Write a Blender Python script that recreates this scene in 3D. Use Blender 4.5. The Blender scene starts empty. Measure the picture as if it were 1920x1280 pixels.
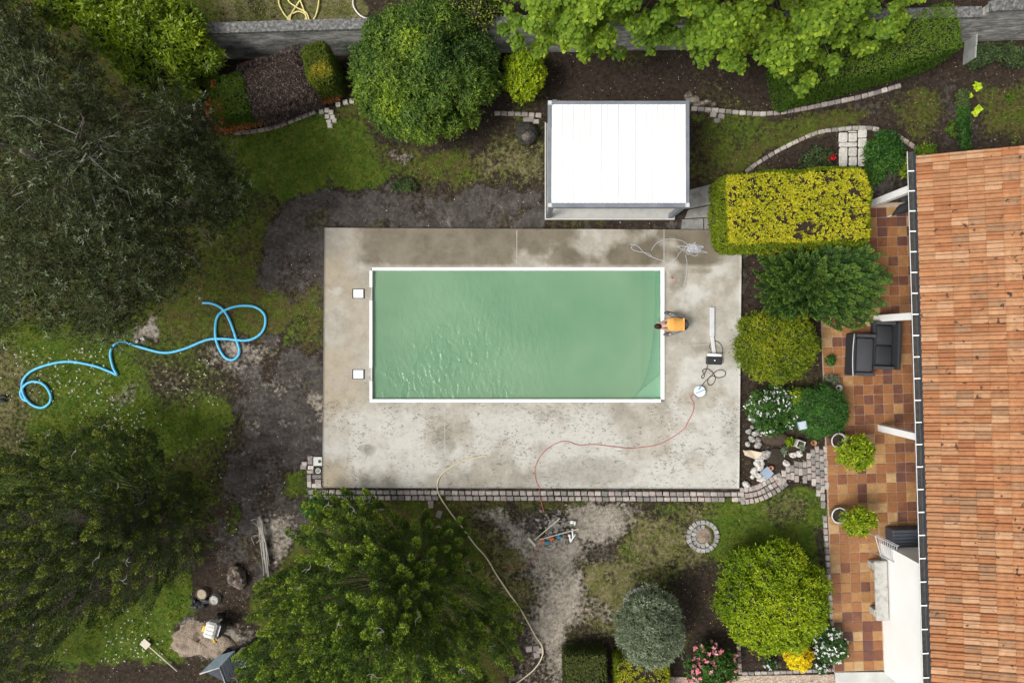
import bpy, math, random
import numpy as np
from mathutils import Vector, Matrix, Euler

rng = np.random.default_rng(11)
RR = random.Random(5)
C = bpy.context.scene.collection
H = 21.3333                      # drone height, metres: 60 photo pixels per metre on the ground
PI = math.pi

# ------------------------------------------------------------------ camera, sky, sun, exposure
sc = bpy.context.scene
cam = bpy.data.cameras.new('camera')
cam.lens = 24; cam.sensor_width = 36; cam.clip_end = 500; cam.clip_start = 0.1
co = bpy.data.objects.new('camera', cam); C.objects.link(co)
co.location = (0, 0, H); co.rotation_euler = (0, 0, 0)
sc.camera = co
SUN_EL, SUN_AZ = 54.0, 248.0     # soft light through cloud, from below-left of the picture
world = bpy.data.worlds.new('World'); sc.world = world; world.use_nodes = True
wn = world.node_tree; wn.nodes.clear()
sky = wn.nodes.new('ShaderNodeTexSky'); sky.sky_type = 'NISHITA'; sky.sun_disc = False
sky.sun_elevation = math.radians(SUN_EL); sky.sun_rotation = math.radians(SUN_AZ)
sky.air_density = 1.0; sky.dust_density = 6.0; sky.ozone_density = 1.0
hs = wn.nodes.new('ShaderNodeHueSaturation'); hs.inputs['Saturation'].default_value = 0.15
bg = wn.nodes.new('ShaderNodeBackground'); bg.inputs['Strength'].default_value = 0.113
wo = wn.nodes.new('ShaderNodeOutputWorld')
wn.links.new(sky.outputs[0], hs.inputs['Color']); wn.links.new(hs.outputs[0], bg.inputs['Color']); wn.links.new(bg.outputs[0], wo.inputs['Surface'])
sl = bpy.data.lights.new('sun', 'SUN'); sl.energy = 1.65; sl.angle = math.radians(20); sl.color = (1.0, 0.955, 0.88)
so = bpy.data.objects.new('sun', sl); C.objects.link(so)
az = math.radians(SUN_AZ); el = math.radians(SUN_EL)
sdir = Vector((math.sin(az) * math.cos(el), math.cos(az) * math.cos(el), math.sin(el)))
so.rotation_euler = sdir.to_track_quat('Z', 'Y').to_euler(); so.location = sdir * 40
sc.view_settings.view_transform = 'Standard'; sc.view_settings.look = 'None'
sc.view_settings.exposure = 0.5; sc.view_settings.gamma = 1.0
sc.view_settings.use_curve_mapping = False
sc.render.engine = 'CYCLES'
sc.cycles.max_bounces = 8; sc.cycles.transparent_max_bounces = 8
sc.cycles.use_denoising = True

# ------------------------------------------------------------------ helpers
def W(px, py, z=0.0):
    """world point at height z seen at photo pixel px, py"""
    s = 1 - z / H
    return Vector(((px - 960) / 60 * s, (640 - py) / 60 * s, z))

WM = {}
def link(name, me, mt=None, parent=None, mat4=None):
    o = bpy.data.objects.new(name, me); C.objects.link(o)
    if mt is not None and me is not None and len(me.materials) == 0:
        me.materials.append(mt)
    if parent is not None: o.parent = parent
    m = mat4 if mat4 is not None else Matrix.Identity(4)
    o.matrix_local = m
    WM[o] = (WM[parent] @ m) if parent is not None else m
    return o

def tag(o, label=None, cat=None, group=None, kind=None):
    if label: o['label'] = label
    if cat: o['category'] = cat
    if group: o['group'] = group
    if kind: o['kind'] = kind
    return o

def thing(name, label, cat, loc, rz=0.0, group=None):
    o = link(name, None, mat4=Matrix.Translation(Vector(loc)) @ Matrix.Rotation(rz, 4, 'Z'))
    o.empty_display_size = 0.2
    return tag(o, label, cat, group)

class MB:
    def __init__(s): s.v = []; s.f = []
    def add(s, vs, fs, m=None):
        b = len(s.v)
        s.v += [tuple(m @ Vector(v)) if m is not None else tuple(v) for v in vs]
        s.f += [tuple(i + b for i in f) for f in fs]
        return s
    def box(s, c, size, rz=0.0, m=None, bev=0.0):
        x, y, z = [a / 2 for a in size]
        mm = Matrix.Translation(Vector(c)) @ Matrix.Rotation(rz, 4, 'Z')
        if m is not None: mm = m @ mm
        if bev <= 0:
            vs = [(-x,-y,-z),(x,-y,-z),(x,y,-z),(-x,y,-z),(-x,-y,z),(x,-y,z),(x,y,z),(-x,y,z)]
            return s.add(vs, [(0,3,2,1),(4,5,6,7),(0,1,5,4),(1,2,6,5),(2,3,7,6),(3,0,4,7)], mm)
        b = min(bev, x*.9, y*.9, z*.9)
        def ring(xx, yy, cc, zz): return [(-xx+cc,-yy,zz),(xx-cc,-yy,zz),(xx,-yy+cc,zz),(xx,yy-cc,zz),(xx-cc,yy,zz),(-xx+cc,yy,zz),(-xx,yy-cc,zz),(-xx,-yy+cc,zz)]
        r = [ring(x-b,y-b,b*.6,-z), ring(x,y,b,-z+b), ring(x,y,b,z-b), ring(x-b,y-b,b*.6,z)]
        vs = sum(r, []); fs = [tuple(range(7,-1,-1)), tuple(range(24,32))]
        for k in range(3):
            for i in range(8):
                j = (i+1) % 8; fs.append((k*8+i, k*8+j, k*8+8+j, k*8+8+i))
        return s.add(vs, fs, mm)
    def prism(s, poly, z0, z1, m=None):
        n = len(poly)
        a = sum(poly[i][0]*poly[(i+1)%n][1]-poly[(i+1)%n][0]*poly[i][1] for i in range(n))
        if a < 0: poly = poly[::-1]
        vs = [(p[0],p[1],z0) for p in poly] + [(p[0],p[1],z1) for p in poly]
        fs = [tuple(range(n-1,-1,-1)), tuple(range(n,2*n))] + [(i,(i+1)%n,n+(i+1)%n,n+i) for i in range(n)]
        return s.add(vs, fs, m)
    def tube(s, pts, r, k=6, cap=True, m=None):
        pts = [Vector(p) for p in pts]; n = len(pts)
        rs = r if isinstance(r, (list, tuple)) else [r]*n
        vs = []; up = Vector((0,0,1)); prev = None
        for i, p in enumerate(pts):
            t = (pts[min(i+1,n-1)] - pts[max(i-1,0)])
            t = t.normalized() if t.length > 1e-9 else Vector((0,0,1))
            a = prev if prev is not None else (up if abs(t.z) < .95 else Vector((1,0,0)))
            a = (a - t*a.dot(t))
            if a.length < 1e-6: a = Vector((1,0,0)) - t*t.x
            a.normalize(); prev = a; b = t.cross(a)
            for j in range(k):
                q = 2*PI*j/k; vs.append(p + (a*math.cos(q)+b*math.sin(q))*rs[i])
        fs = []
        for i in range(n-1):
            for j in range(k):
                jj = (j+1) % k; fs.append((i*k+j, i*k+jj, (i+1)*k+jj, (i+1)*k+j))
        if cap: fs += [tuple(range(k-1,-1,-1)), tuple(range((n-1)*k, n*k))]
        return s.add(vs, fs, m)
    def lathe(s, prof, c=(0,0,0), k=20, m=None):
        vs = []; fs = []; n = len(prof)
        for r, z in prof:
            for j in range(k): vs.append((c[0]+r*math.cos(2*PI*j/k), c[1]+r*math.sin(2*PI*j/k), c[2]+z))
        for i in range(n-1):
            for j in range(k):
                jj = (j+1) % k; fs.append((i*k+j, i*k+jj, (i+1)*k+jj, (i+1)*k+j))
        fs += [tuple(range(k-1,-1,-1)), tuple(range((n-1)*k, n*k))]
        return s.add(vs, fs, m)
    def blob(s, c, r, seed=0, rough=.25, nu=9, nv=6, m=None):
        q = random.Random(seed); vs = []; fs = []
        ph = [q.uniform(0, 6.28) for _ in range(6)]
        for i in range(nv+1):
            th = PI*i/nv
            for j in range(nu):
                p = 2*PI*j/nu
                k = 1 + rough*(.5*math.sin(2*p+ph[0]+th)+.4*math.sin(3*p+ph[1])*math.sin(2*th+ph[2])+.5*(q.random()-.5))
                vs.append((c[0]+r[0]*k*math.sin(th)*math.cos(p), c[1]+r[1]*k*math.sin(th)*math.sin(p), c[2]+r[2]*k*math.cos(th)))
        for i in range(nv):
            for j in range(nu):
                jj=(j+1)%nu; fs.append((i*nu+j, (i+1)*nu+j, (i+1)*nu+jj, i*nu+jj))
        return s.add(vs, fs, m)
    def mesh(s, name, smooth=False):
        me = bpy.data.meshes.new(name); me.from_pydata([tuple(v) for v in s.v], [], s.f); me.update()
        if smooth: me.polygons.foreach_set('use_smooth', [True]*len(me.polygons))
        return me
    def build(s, name, mt, parent=None, smooth=False, local=False):
        """vertices are in world space unless local"""
        if parent is not None and not local:
            inv = WM[parent].inverted(); s.v = [tuple(inv @ Vector(v)) for v in s.v]
        return link(name, s.mesh(name, smooth), mt, parent)

def np_mesh(name, V, F, attrs=None, smooth=False):
    me = bpy.data.meshes.new(name)
    V = np.ascontiguousarray(V, dtype=np.float32); F = np.ascontiguousarray(F, dtype=np.int32)
    n, k = F.shape
    me.vertices.add(len(V)); me.vertices.foreach_set('co', V.ravel())
    me.loops.add(n*k); me.loops.foreach_set('vertex_index', F.ravel())
    me.polygons.add(n); me.polygons.foreach_set('loop_start', np.arange(0, n*k, k, dtype=np.int32))
    if smooth: me.polygons.foreach_set('use_smooth', np.ones(n, dtype=bool))
    for a, val in (attrs or {}).items():
        if val.ndim == 1:
            at = me.attributes.new(a, 'FLOAT', 'POINT'); at.data.foreach_set('value', val.astype(np.float32))
        else:
            at = me.attributes.new(a, 'FLOAT_COLOR', 'POINT'); at.data.foreach_set('color', val.astype(np.float32).ravel())
    me.update(calc_edges=True); me.validate()
    return me

def np_obj(name, V, F, mt, parent=None, attrs=None, smooth=False):
    V = np.asarray(V, dtype=np.float64)
    if parent is not None:
        inv = np.array(WM[parent].inverted()); V = V @ inv[:3,:3].T + inv[:3,3]
    return link(name, np_mesh(name, V, F, attrs, smooth), mt, parent)

# smooth value noise
def vnoise(x, y, scale, seed=0):
    x = np.asarray(x, float)/scale; y = np.asarray(y, float)/scale
    xi = np.floor(x).astype(np.int64); yi = np.floor(y).astype(np.int64); fx = x-xi; fy = y-yi
    fx = fx*fx*(3-2*fx); fy = fy*fy*(3-2*fy)
    def h(a, b):
        n = (a*374761393 + b*668265263 + seed*1274126177) & 0x7fffffff
        n = ((n ^ (n >> 13)) * 1274126177) & 0x7fffffff
        return ((n ^ (n >> 16)) & 0xffff) / 65535.0
    return (h(xi,yi)*(1-fx)+h(xi+1,yi)*fx)*(1-fy) + (h(xi,yi+1)*(1-fx)+h(xi+1,yi+1)*fx)*fy
def fbm(x, y, scale, seed=0, o=4):
    t = 0; a = .5; q = 0
    for i in range(o): t = t + a*vnoise(x, y, scale/2**i, seed+i*17); q += a; a *= .5
    return t/q

def poly_sd(poly, X, Y):
    """signed distance (positive inside), same units as the polygon"""
    X = np.asarray(X, float); Y = np.asarray(Y, float)
    d = np.full(X.shape, 1e9); ins = np.zeros(X.shape, bool); n = len(poly)
    for i in range(n):
        ax, ay = poly[i]; bx, by = poly[(i+1)%n]; ex, ey = bx-ax, by-ay
        t = np.clip(((X-ax)*ex+(Y-ay)*ey)/(ex*ex+ey*ey+1e-9), 0, 1)
        d = np.minimum(d, np.hypot(X-ax-t*ex, Y-ay-t*ey))
        c = ((ay > Y) != (by > Y)) & (X < (bx-ax)*(Y-ay)/((by-ay) if by != ay else 1e-9)+ax)
        ins ^= c
    return np.where(ins, d, -d)

# ------------------------------------------------------------------ materials
def new_mat(name):
    m = bpy.data.materials.new(name); m.use_nodes = True; nt = m.node_tree
    b = nt.nodes['Principled BSDF']; return m, nt, b
def nd(nt, t, **kw):
    n = nt.nodes.new(t)
    for k, v in kw.items(): setattr(n, k, v)
    return n
def ramp(nt, stops, fac, interp='LINEAR'):
    r = nd(nt, 'ShaderNodeValToRGB'); r.color_ramp.interpolation = interp
    e = r.color_ramp.elements
    while len(e) < len(stops): e.new(0.5)
    for i, (p, c) in enumerate(stops):
        e[i].position = p; e[i].color = (*c, 1) if len(c) == 3 else c
    if fac is not None: nt.links.new(fac, r.inputs[0])
    return r
def pos(nt): return nd(nt, 'ShaderNodeNewGeometry').outputs['Position']
def noise(nt, vec, scale, detail=4, rough=.55, dist=0.0):
    n = nd(nt, 'ShaderNodeTexNoise'); n.inputs['Scale'].default_value = scale; n.inputs['Detail'].default_value = detail
    n.inputs['Roughness'].default_value = rough; n.inputs['Distortion'].default_value = dist
    nt.links.new(vec, n.inputs['Vector']); return n.outputs['Fac']
def mix(nt, fac, a, b, blend='MIX'):
    n = nd(nt, 'ShaderNodeMix', data_type='RGBA', blend_type=blend)
    for s, v in ((0, fac), (6, a), (7, b)):
        if isinstance(v, (int, float)): n.inputs[s].default_value = v
        elif isinstance(v, tuple): n.inputs[s].default_value = (*v, 1) if len(v) == 3 else v
        else: nt.links.new(v, n.inputs[s])
    return n.outputs[2]
def mth(nt, op, a, b=None, clamp=False):
    n = nd(nt, 'ShaderNodeMath', operation=op); n.use_clamp = clamp
    for i, v in enumerate((a, b)):
        if v is None: continue
        if isinstance(v, (int, float)): n.inputs[i].default_value = v
        else: nt.links.new(v, n.inputs[i])
    return n.outputs[0]
def bump(nt, b, h, strength=.3, dist=.02):
    n = nd(nt, 'ShaderNodeBump'); n.inputs['Strength'].default_value = strength; n.inputs['Distance'].default_value = dist
    nt.links.new(h, n.inputs['Height']); nt.links.new(n.outputs[0], b.inputs['Normal']); return n

def pmat(name, cols, scale=3.0, rough=.8, bmp=.2, bscale=40, spec=.3, metal=0.0, dist=.01):
    """noise-varied plain material"""
    m, nt, b = new_mat(name); p = pos(nt)
    f = noise(nt, p, scale, 5)
    st = [(0.3 + .4*i/max(1,len(cols)-1), c) for i, c in enumerate(cols)]
    if len(st) == 1: st = [(0.3, tuple(x*.93 for x in cols[0])), (.7, tuple(min(1,x*1.05) for x in cols[0]))]
    nt.links.new(ramp(nt, st, f).outputs[0], b.inputs['Base Color'])
    b.inputs['Roughness'].default_value = rough; b.inputs['Specular IOR Level'].default_value = spec; b.inputs['Metallic'].default_value = metal
    if bmp > 0: bump(nt, b, noise(nt, p, bscale, 4), bmp, dist)
    return m

def leafmat(name, stops, trans=.28, rough=.55, spec=.2, tcol=None, gain=1.6):
    stops = [(p_, tuple(min(.85, x*gain) for x in c_)) for p_, c_ in stops]
    m, nt, b = new_mat(name)
    a = nd(nt, 'ShaderNodeAttribute', attribute_name='tint')
    r = ramp(nt, stops, a.outputs['Fac'])
    nt.links.new(r.outputs[0], b.inputs['Base Color'])
    b.inputs['Roughness'].default_value = rough; b.inputs['Specular IOR Level'].default_value = spec
    t = nd(nt, 'ShaderNodeBsdfTranslucent')
    nt.links.new(mix(nt, 1.0, r.outputs[0], tcol or (1.25, 1.3, .6), 'MULTIPLY'), t.inputs['Color'])
    mx = nd(nt, 'ShaderNodeMixShader'); mx.inputs[0].default_value = trans
    nt.links.new(b.outputs[0], mx.inputs[1]); nt.links.new(t.outputs[0], mx.inputs[2])
    nt.links.new(mx.outputs[0], nt.nodes['Material Output'].inputs['Surface'])
    return m

def piece_mat(name, scale=18, var=.25, rough=.8, bmp=.35, spots=None, island=None):
    """colour comes from each piece's own object colour, or from a ramp per loose piece (island)"""
    m, nt, b = new_mat(name); p = pos(nt)
    if island:
        rnd = nd(nt, 'ShaderNodeNewGeometry').outputs['Random Per Island']; base = ramp(nt, island, rnd, 'CONSTANT').outputs[0]
    else:
        base = nd(nt, 'ShaderNodeObjectInfo').outputs['Color']
    f = noise(nt, p, scale, 5, .6)
    g = ramp(nt, [(.3, (1-var,)*3), (.7, (1+var*.6,)*3)], f).outputs[0]
    col = mix(nt, 1.0, base, g, 'MULTIPLY')
    if spots:
        s = noise(nt, p, spots[0], 3, .6, .4)
        col = mix(nt, ramp(nt, [(spots[1], (0,0,0)), (spots[1]+.05, (1,1,1))], s).outputs[0], col, spots[2])
    nt.links.new(col, b.inputs['Base Color']); b.inputs['Roughness'].default_value = rough
    b.inputs['Specular IOR Level'].default_value = .25
    bump(nt, b, noise(nt, p, 60, 4), bmp, .006)
    return m

M = {}
M['white'] = pmat('white_paint', [(.78,.78,.76),(.84,.84,.83)], 2, .6, .05)
M['render'] = pmat('white_render', [(.76,.77,.76),(.82,.83,.82)], 1.2, .85, .15, 90)
M['sheet'] = pmat('white_sheet', [(.735,.745,.745),(.765,.775,.775)], 1.0, .4, 0)
M['frame'] = pmat('grey_steel', [(.14,.155,.18),(.20,.215,.24)], 3, .45, .05)
M['zinc'] = pmat('zinc', [(.22,.24,.26),(.32,.34,.36)], 4, .45, .05, metal=.3)
M['gutter'] = pmat('shade_dark_zinc', [(.045,.048,.052),(.075,.078,.082)], 4, .6, .05)  # grey zinc, coloured dark so the inside of the gutter looks shaded
M['rubble'] = pmat('rubble_stone', [(.09,.082,.072),(.22,.205,.185),(.40,.375,.345)], 9, .95, .6, 30, dist=.03)
M['gutter_shade'] = pmat('gutter_shade_fill', [(.03,.03,.028),(.07,.065,.055)], 9, .9, .4)  # near-black colour standing in for shade inside the gutter
M['charcoal'] = pmat('charcoal_cloth', [(.022,.024,.027),(.032,.034,.038)], 30, .8, .25, 200)
M['cushion'] = pmat('grey_cushion', [(.05,.052,.057),(.062,.064,.07)], 25, .9, .25, 220)
M['anthracite'] = pmat('anthracite_plastic', [(.045,.052,.068),(.06,.068,.085)], 8, .5, .08)
M['stone'] = pmat('cast_stone', [(.26,.25,.23),(.40,.39,.36),(.46,.45,.42)], 7, .9, .5, 60)
M['rock'] = pmat('grey_rock', [(.16,.15,.14),(.34,.32,.30),(.46,.44,.41)], 9, .9, .6, 30, dist=.03)
M['rock_white'] = pmat('white_rock', [(.40,.38,.35),(.62,.60,.56)], 10, .85, .6, 30, dist=.03)
M['sandstone'] = pmat('sandstone', [(.55,.45,.32),(.68,.58,.44)], 9, .9, .4, 40)
M['bark'] = pmat('bark', [(.06,.05,.04),(.14,.12,.10),(.20,.17,.14)], 14, .95, .8, 40, dist=.03)
M['twig'] = pmat('grey_twig', [(.22,.20,.18),(.36,.34,.31)], 20, .9, .3)
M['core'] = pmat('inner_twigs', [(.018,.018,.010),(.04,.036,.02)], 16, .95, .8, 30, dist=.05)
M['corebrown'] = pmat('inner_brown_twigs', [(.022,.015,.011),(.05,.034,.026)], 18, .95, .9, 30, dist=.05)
M['terracotta'] = pmat('terracotta_pot', [(.34,.14,.07),(.46,.21,.11)], 10, .85, .2)
M['potwhite'] = pmat('glazed_pot', [(.50,.49,.46),(.62,.61,.58)], 6, .35, .05)
M['soil'] = pmat('potting_soil', [(.02,.016,.012),(.05,.04,.03)], 30, .95, .8, 60)
M['hose_blue'] = pmat('blue_hose', [(.08,.42,.68),(.12,.50,.76)], 10, .35, .05)
M['hose_beige'] = pmat('beige_hose', [(.52,.46,.32),(.60,.54,.39)], 5, .5, .05)
M['hose_yellow'] = pmat('yellow_hose', [(.62,.54,.20),(.70,.62,.27)], 5, .5, .05)
M['hose_white'] = pmat('white_hose', [(.66,.64,.58)], 5, .5, .05)
M['cord_red'] = pmat('red_cord', [(.40,.09,.09),(.48,.13,.12)], 5, .5, 0)
M['cord_black'] = pmat('black_cord', [(.035,.033,.032)], 5, .5, 0)
M['wire'] = pmat('grey_wire', [(.34,.35,.38),(.48,.49,.52)], 12, .35, 0)
M['black'] = pmat('black_plastic', [(.018,.018,.02),(.03,.03,.033)], 12, .5, .1)
M['alu'] = pmat('grey_metal_bar', [(.46,.47,.48),(.56,.57,.58)], 5, .4, .05)
M['yellow'] = pmat('yellow_plastic', [(.68,.42,.03)], 5, .5, .05)
M['tub'] = pmat('pale_tub', [(.55,.55,.52),(.66,.66,.63)], 8, .6, .1)
M['wood'] = pmat('weathered_wood', [(.30,.25,.18),(.44,.37,.27)], 14, .9, .3)
M['wood_pale'] = pmat('pale_wood', [(.50,.45,.36),(.60,.55,.45)], 14, .85, .2)
M['slate'] = pmat('blue_grey_slab', [(.22,.29,.37),(.28,.35,.43)], 7, .7, .15)
M['blue'] = pmat('blue_plastic', [(.01,.26,.48)], 5, .5, 0)
M['orange'] = pmat('orange_plastic', [(.55,.12,.04)], 5, .5, 0)
M['green'] = pmat('green_print', [(.01,.38,.16)], 5, .6, 0)
M['red'] = pmat('red_grip', [(.62,.07,.04)], 5, .45, 0)
M['shedroof'] = pmat('blue_grey_sheet', [(.10,.14,.16),(.15,.19,.21)], 6, .5, .1)
M['shedwall'] = pmat('dark_shed_board', [(.035,.042,.055),(.06,.068,.082)], 9, .7, .2)
M['sand'] = pmat('sand', [(.14,.105,.08),(.26,.205,.155),(.36,.29,.225)], 5, .95, .9, 25, dist=.05)
M['concrete_slab'] = pmat('pale_concrete', [(.40,.41,.39),(.54,.54,.51)], 2.5, .85, .25, 70)
M['shutter'] = pmat('blue_grey_shutter', [(.10,.14,.19),(.13,.17,.22)], 6, .55, .05)
# ------------------------------------------------------------------ ground cover map
KIND = dict(grass=0, dark=1, brown=2, pale=3, moss=4, dry=5)
LAYERS = [
 ('brown', [(-400,-400),(2400,-400),(2400,1700),(-400,1700)], 1, 0.0),
 # lawn beyond the garden wall
 ('dry',   [(240,-300),(700,-300),(690,52),(330,60),(240,0)], 10, 1.0),
 ('grass', [(430,-100),(560,-100),(540,60),(430,50)], 60, .5),
 # under the big pine
 ('moss',  [(-500,-300),(300,-300),(470,200),(480,480),(330,600),(-500,700)], 40, 1.0),
 ('brown', [(-300,100),(300,150),(380,400),(250,560),(-300,500)], 60, .5),
 # lawn between the pine and the shelter
 ('grass', [(395,262),(520,222),(640,195),(720,260),(800,270),(1025,235),(1025,355),(760,352),(620,360),(540,385),(500,440),(430,470),(380,380)], 26, 1.0),
 ('moss',  [(700,265),(880,255),(1020,225),(1022,350),(840,352),(760,330),(700,310)], 34, .75),
 ('dry',   [(880,270),(1020,260),(1020,340),(900,340)], 30, .6),
 ('brown', [(740,262),(900,250),(960,240),(900,275),(790,300)], 18, .65),
 ('pale',  [(730,282),(790,290),(780,300),(735,298)], 9, .65),
 ('brown', [(740,335),(850,330),(860,365),(740,362)], 20, .7),
 # moss and brown strip left of the dark soil
 ('moss',  [(380,430),(520,390),(620,480),(600,640),(540,640),(420,640),(330,580)], 40, 1.0),
 ('brown', [(470,470),(520,400),(540,380),(560,520),(500,560)], 26, .4),
 ('grass', [(400,420),(470,400),(480,560),(400,600),(340,580)], 50, .45),
 # dark soil round the slab
 ('dark',  [(505,405),(560,360),(640,352),(1022,352),(1022,432),(1400,432),(1400,920),(590,920),(560,800),(600,700),(570,620),(540,560),(490,520)], 14, 1.0),
 ('dark',  [(480,640),(610,560),(610,930),(580,1000),(520,1080),(400,1200),(400,1000),(395,870),(420,740),(370,660)], 22, 1.0),
 ('moss',  [(545,560),(600,520),(604,640),(560,660),(530,620)], 22, .75),
 ('grass', [(520,600),(560,585),(560,660),(530,680)], 18, .6),
 ('grass', [(535,870),(575,880),(572,930),(535,925)], 16, .8),
 ('grass', [(412,950),(440,950),(440,1000),(420,1000)], 10, .7),
 ('pale',  [(380,650),(450,640),(560,650),(520,760),(400,740)], 40, .22),
 ('pale',  [(578,740),(606,735),(606,800),(585,800)], 14, .6),
 ('pale',  [(420,760),(520,720),(560,860),(500,960),(420,940)], 60, .16),
 # lawn with the blue hose
 ('grass', [(-400,600),(120,600),(290,600),(400,560),(470,590),(400,640),(405,700),(425,780),(410,900),(400,960),(-400,960)], 26, 1.0),
 ('moss',  [(240,570),(480,520),(540,560),(520,610),(400,640),(270,650)], 32, .7),
 ('dry',   [(-200,650),(60,650),(60,850),(-200,850)], 50, .5),
 ('moss',  [(250,660),(400,640),(420,740),(300,740)], 30, .5),
 ('pale',  [(255,665),(400,690),(420,745),(300,755),(270,700)], 34, .28),
 ('pale',  [(205,735),(255,705),(258,750),(215,775)], 18, .42),
 ('pale',  [(250,618),(290,610),(285,645),(255,645)], 10, .7),
 ('pale',  [(375,640),(455,630),(500,660),(440,700),(380,680)], 24, .42),
 ('moss',  [(300,860),(420,800),(410,960),(300,980)], 40, .6),
 # between the two dark conifers
 ('pale',  [(480,960),(540,955),(590,1040),(520,1075),(480,1000)], 20, .6),
 ('brown', [(300,1080),(480,1020),(500,1100),(440,1160),(340,1130)], 26, .7),
 ('grass', [(60,1170),(250,1120),(350,1075),(370,1140),(320,1180),(340,1240),(280,1260),(60,1270)], 20, 1.0),
 ('brown', [(60,1255),(200,1240),(400,1262),(500,1225),(560,1400),(-300,1400)], 14, .9),
 ('pale',  [(335,1160),(420,1150),(470,1190),(430,1240),(350,1225)], 18, .7),
 # below the slab
 ('moss',  [(600,935),(1220,930),(1220,1280),(1000,1300),(520,1300),(480,1150),(560,1000)], 24, 1.0),
 ('dry',   [(880,960),(1010,1000),(1020,1200),(960,1210)], 40, .6),
 ('dry',   [(950,1000),(1180,950),(1230,1100),(1150,1240),(1060,1180),(980,1090)], 46, .8),
 ('pale',  [(900,945),(1010,960),(1180,930),(1235,990),(1110,1040),(1000,1070),(940,1000)], 30, .72),
 ('pale',  [(1080,945),(1200,950),(1190,1010),(1110,1010)], 16, .55),
 ('dark',  [(960,940),(1060,945),(1080,1000),(1000,1005),(960,985)], 18, .6),
 ('dark',  [(1080,1000),(1150,1000),(1160,1050),(1090,1060)], 18, .5),
 ('pale',  [(1035,1030),(1065,1040),(1075,1130),(1065,1280),(950,1400),(960,1250),(1005,1180),(1025,1130)], 36, .72),
 ('pale',  [(985,1080),(1080,1080),(1090,1190),(1000,1190)], 40, .5),
 ('pale',  [(1100,1140),(1150,1150),(1140,1180),(1105,1175)], 16, .5),
 ('brown', [(1080,1190),(1165,1190),(1160,1300),(1060,1300)], 18, .7),
 ('dark',  [(950,1200),(1020,1195),(1040,1300),(950,1320)], 20, .5),
 # lawn under the round lime shrub
 ('grass', [(1240,938),(1430,932),(1470,908),(1500,896),(1530,915),(1545,960),(1548,1180),(1400,1200),(1290,1160),(1190,1100),(1160,1020)], 20, .95),
 ('dry',   [(1180,960),(1330,950),(1320,1080),(1200,1090)], 46, .6),
 ('dry',   [(1460,930),(1520,940),(1510,980),(1460,980)], 24, .5),
 ('brown', [(1260,1080),(1345,1060),(1390,1180),(1395,1260),(1250,1262),(1240,1150)], 22, .9),
 ('brown', [(1385,1190),(1420,1160),(1560,1160),(1562,1258),(1388,1260)], 6, 1.0),
 # bed between slab and terrace
 ('brown', [(1391,430),(1640,430),(1560,830),(1450,905),(1386,918)], 6, 1.0),
 ('brown', [(1310,300),(1440,290),(1640,235),(1725,270),(1725,400),(1560,440),(1310,330)], 8, .9),
 ('dark',  [(1630,330),(1725,300),(1725,390),(1630,385)], 12, .7),
 # bed behind the shelter, up to the wall
 ('brown', [(925,110),(1100,100),(1800,80),(1720,160),(1640,175),(1520,200),(1420,210),(1330,204),(1295,200),(930,210)], 10, 1.0),
 ('pale',  [(1283,178),(1310,178),(1345,185),(1340,200),(1290,192)], 9, .7),
 ('pale',  [(1335,140),(1360,135),(1350,165),(1330,165)], 10, .25),
 ('dark',  [(1470,160),(1760,120),(1760,145),(1480,185)], 16, .4),
 # strip right of the shelter
 ('moss',  [(1296,215),(1440,216),(1560,206),(1650,190),(1620,232),(1540,250),(1470,276),(1400,316),(1350,345),(1296,352)], 12, 1.0),
 ('grass', [(1300,215),(1420,220),(1540,215),(1500,250),(1400,280),(1300,260)], 26, .55),
 ('brown', [(1294,270),(1350,300),(1400,300),(1340,350),(1294,360)], 24, .8),
 ('dark',  [(1600,190),(1680,180),(1660,220),(1600,225)], 20, .6),
 # vegetable plot
 ('brown', [(1650,170),(1800,110),(2400,100),(2400,300),(1720,300)], 20, 1.0),
 ('moss',  [(1660,190),(1780,160),(1760,290),(1690,260)], 30, .6),
 ('moss',  [(1840,180),(2300,150),(2300,280),(1840,280)], 40, .5),
 ('dark',  [(1760,150),(1800,140),(1850,260),(1770,280)], 22, .5),
 # bed before the left part of the garden wall
 ('brown', [(340,100),(680,95),(680,180),(600,205),(520,235),(420,252),(330,235)], 8, 1.0),
 ('moss',  [(600,205),(690,190),(720,240),(620,220)], 14, .7),
]
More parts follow.
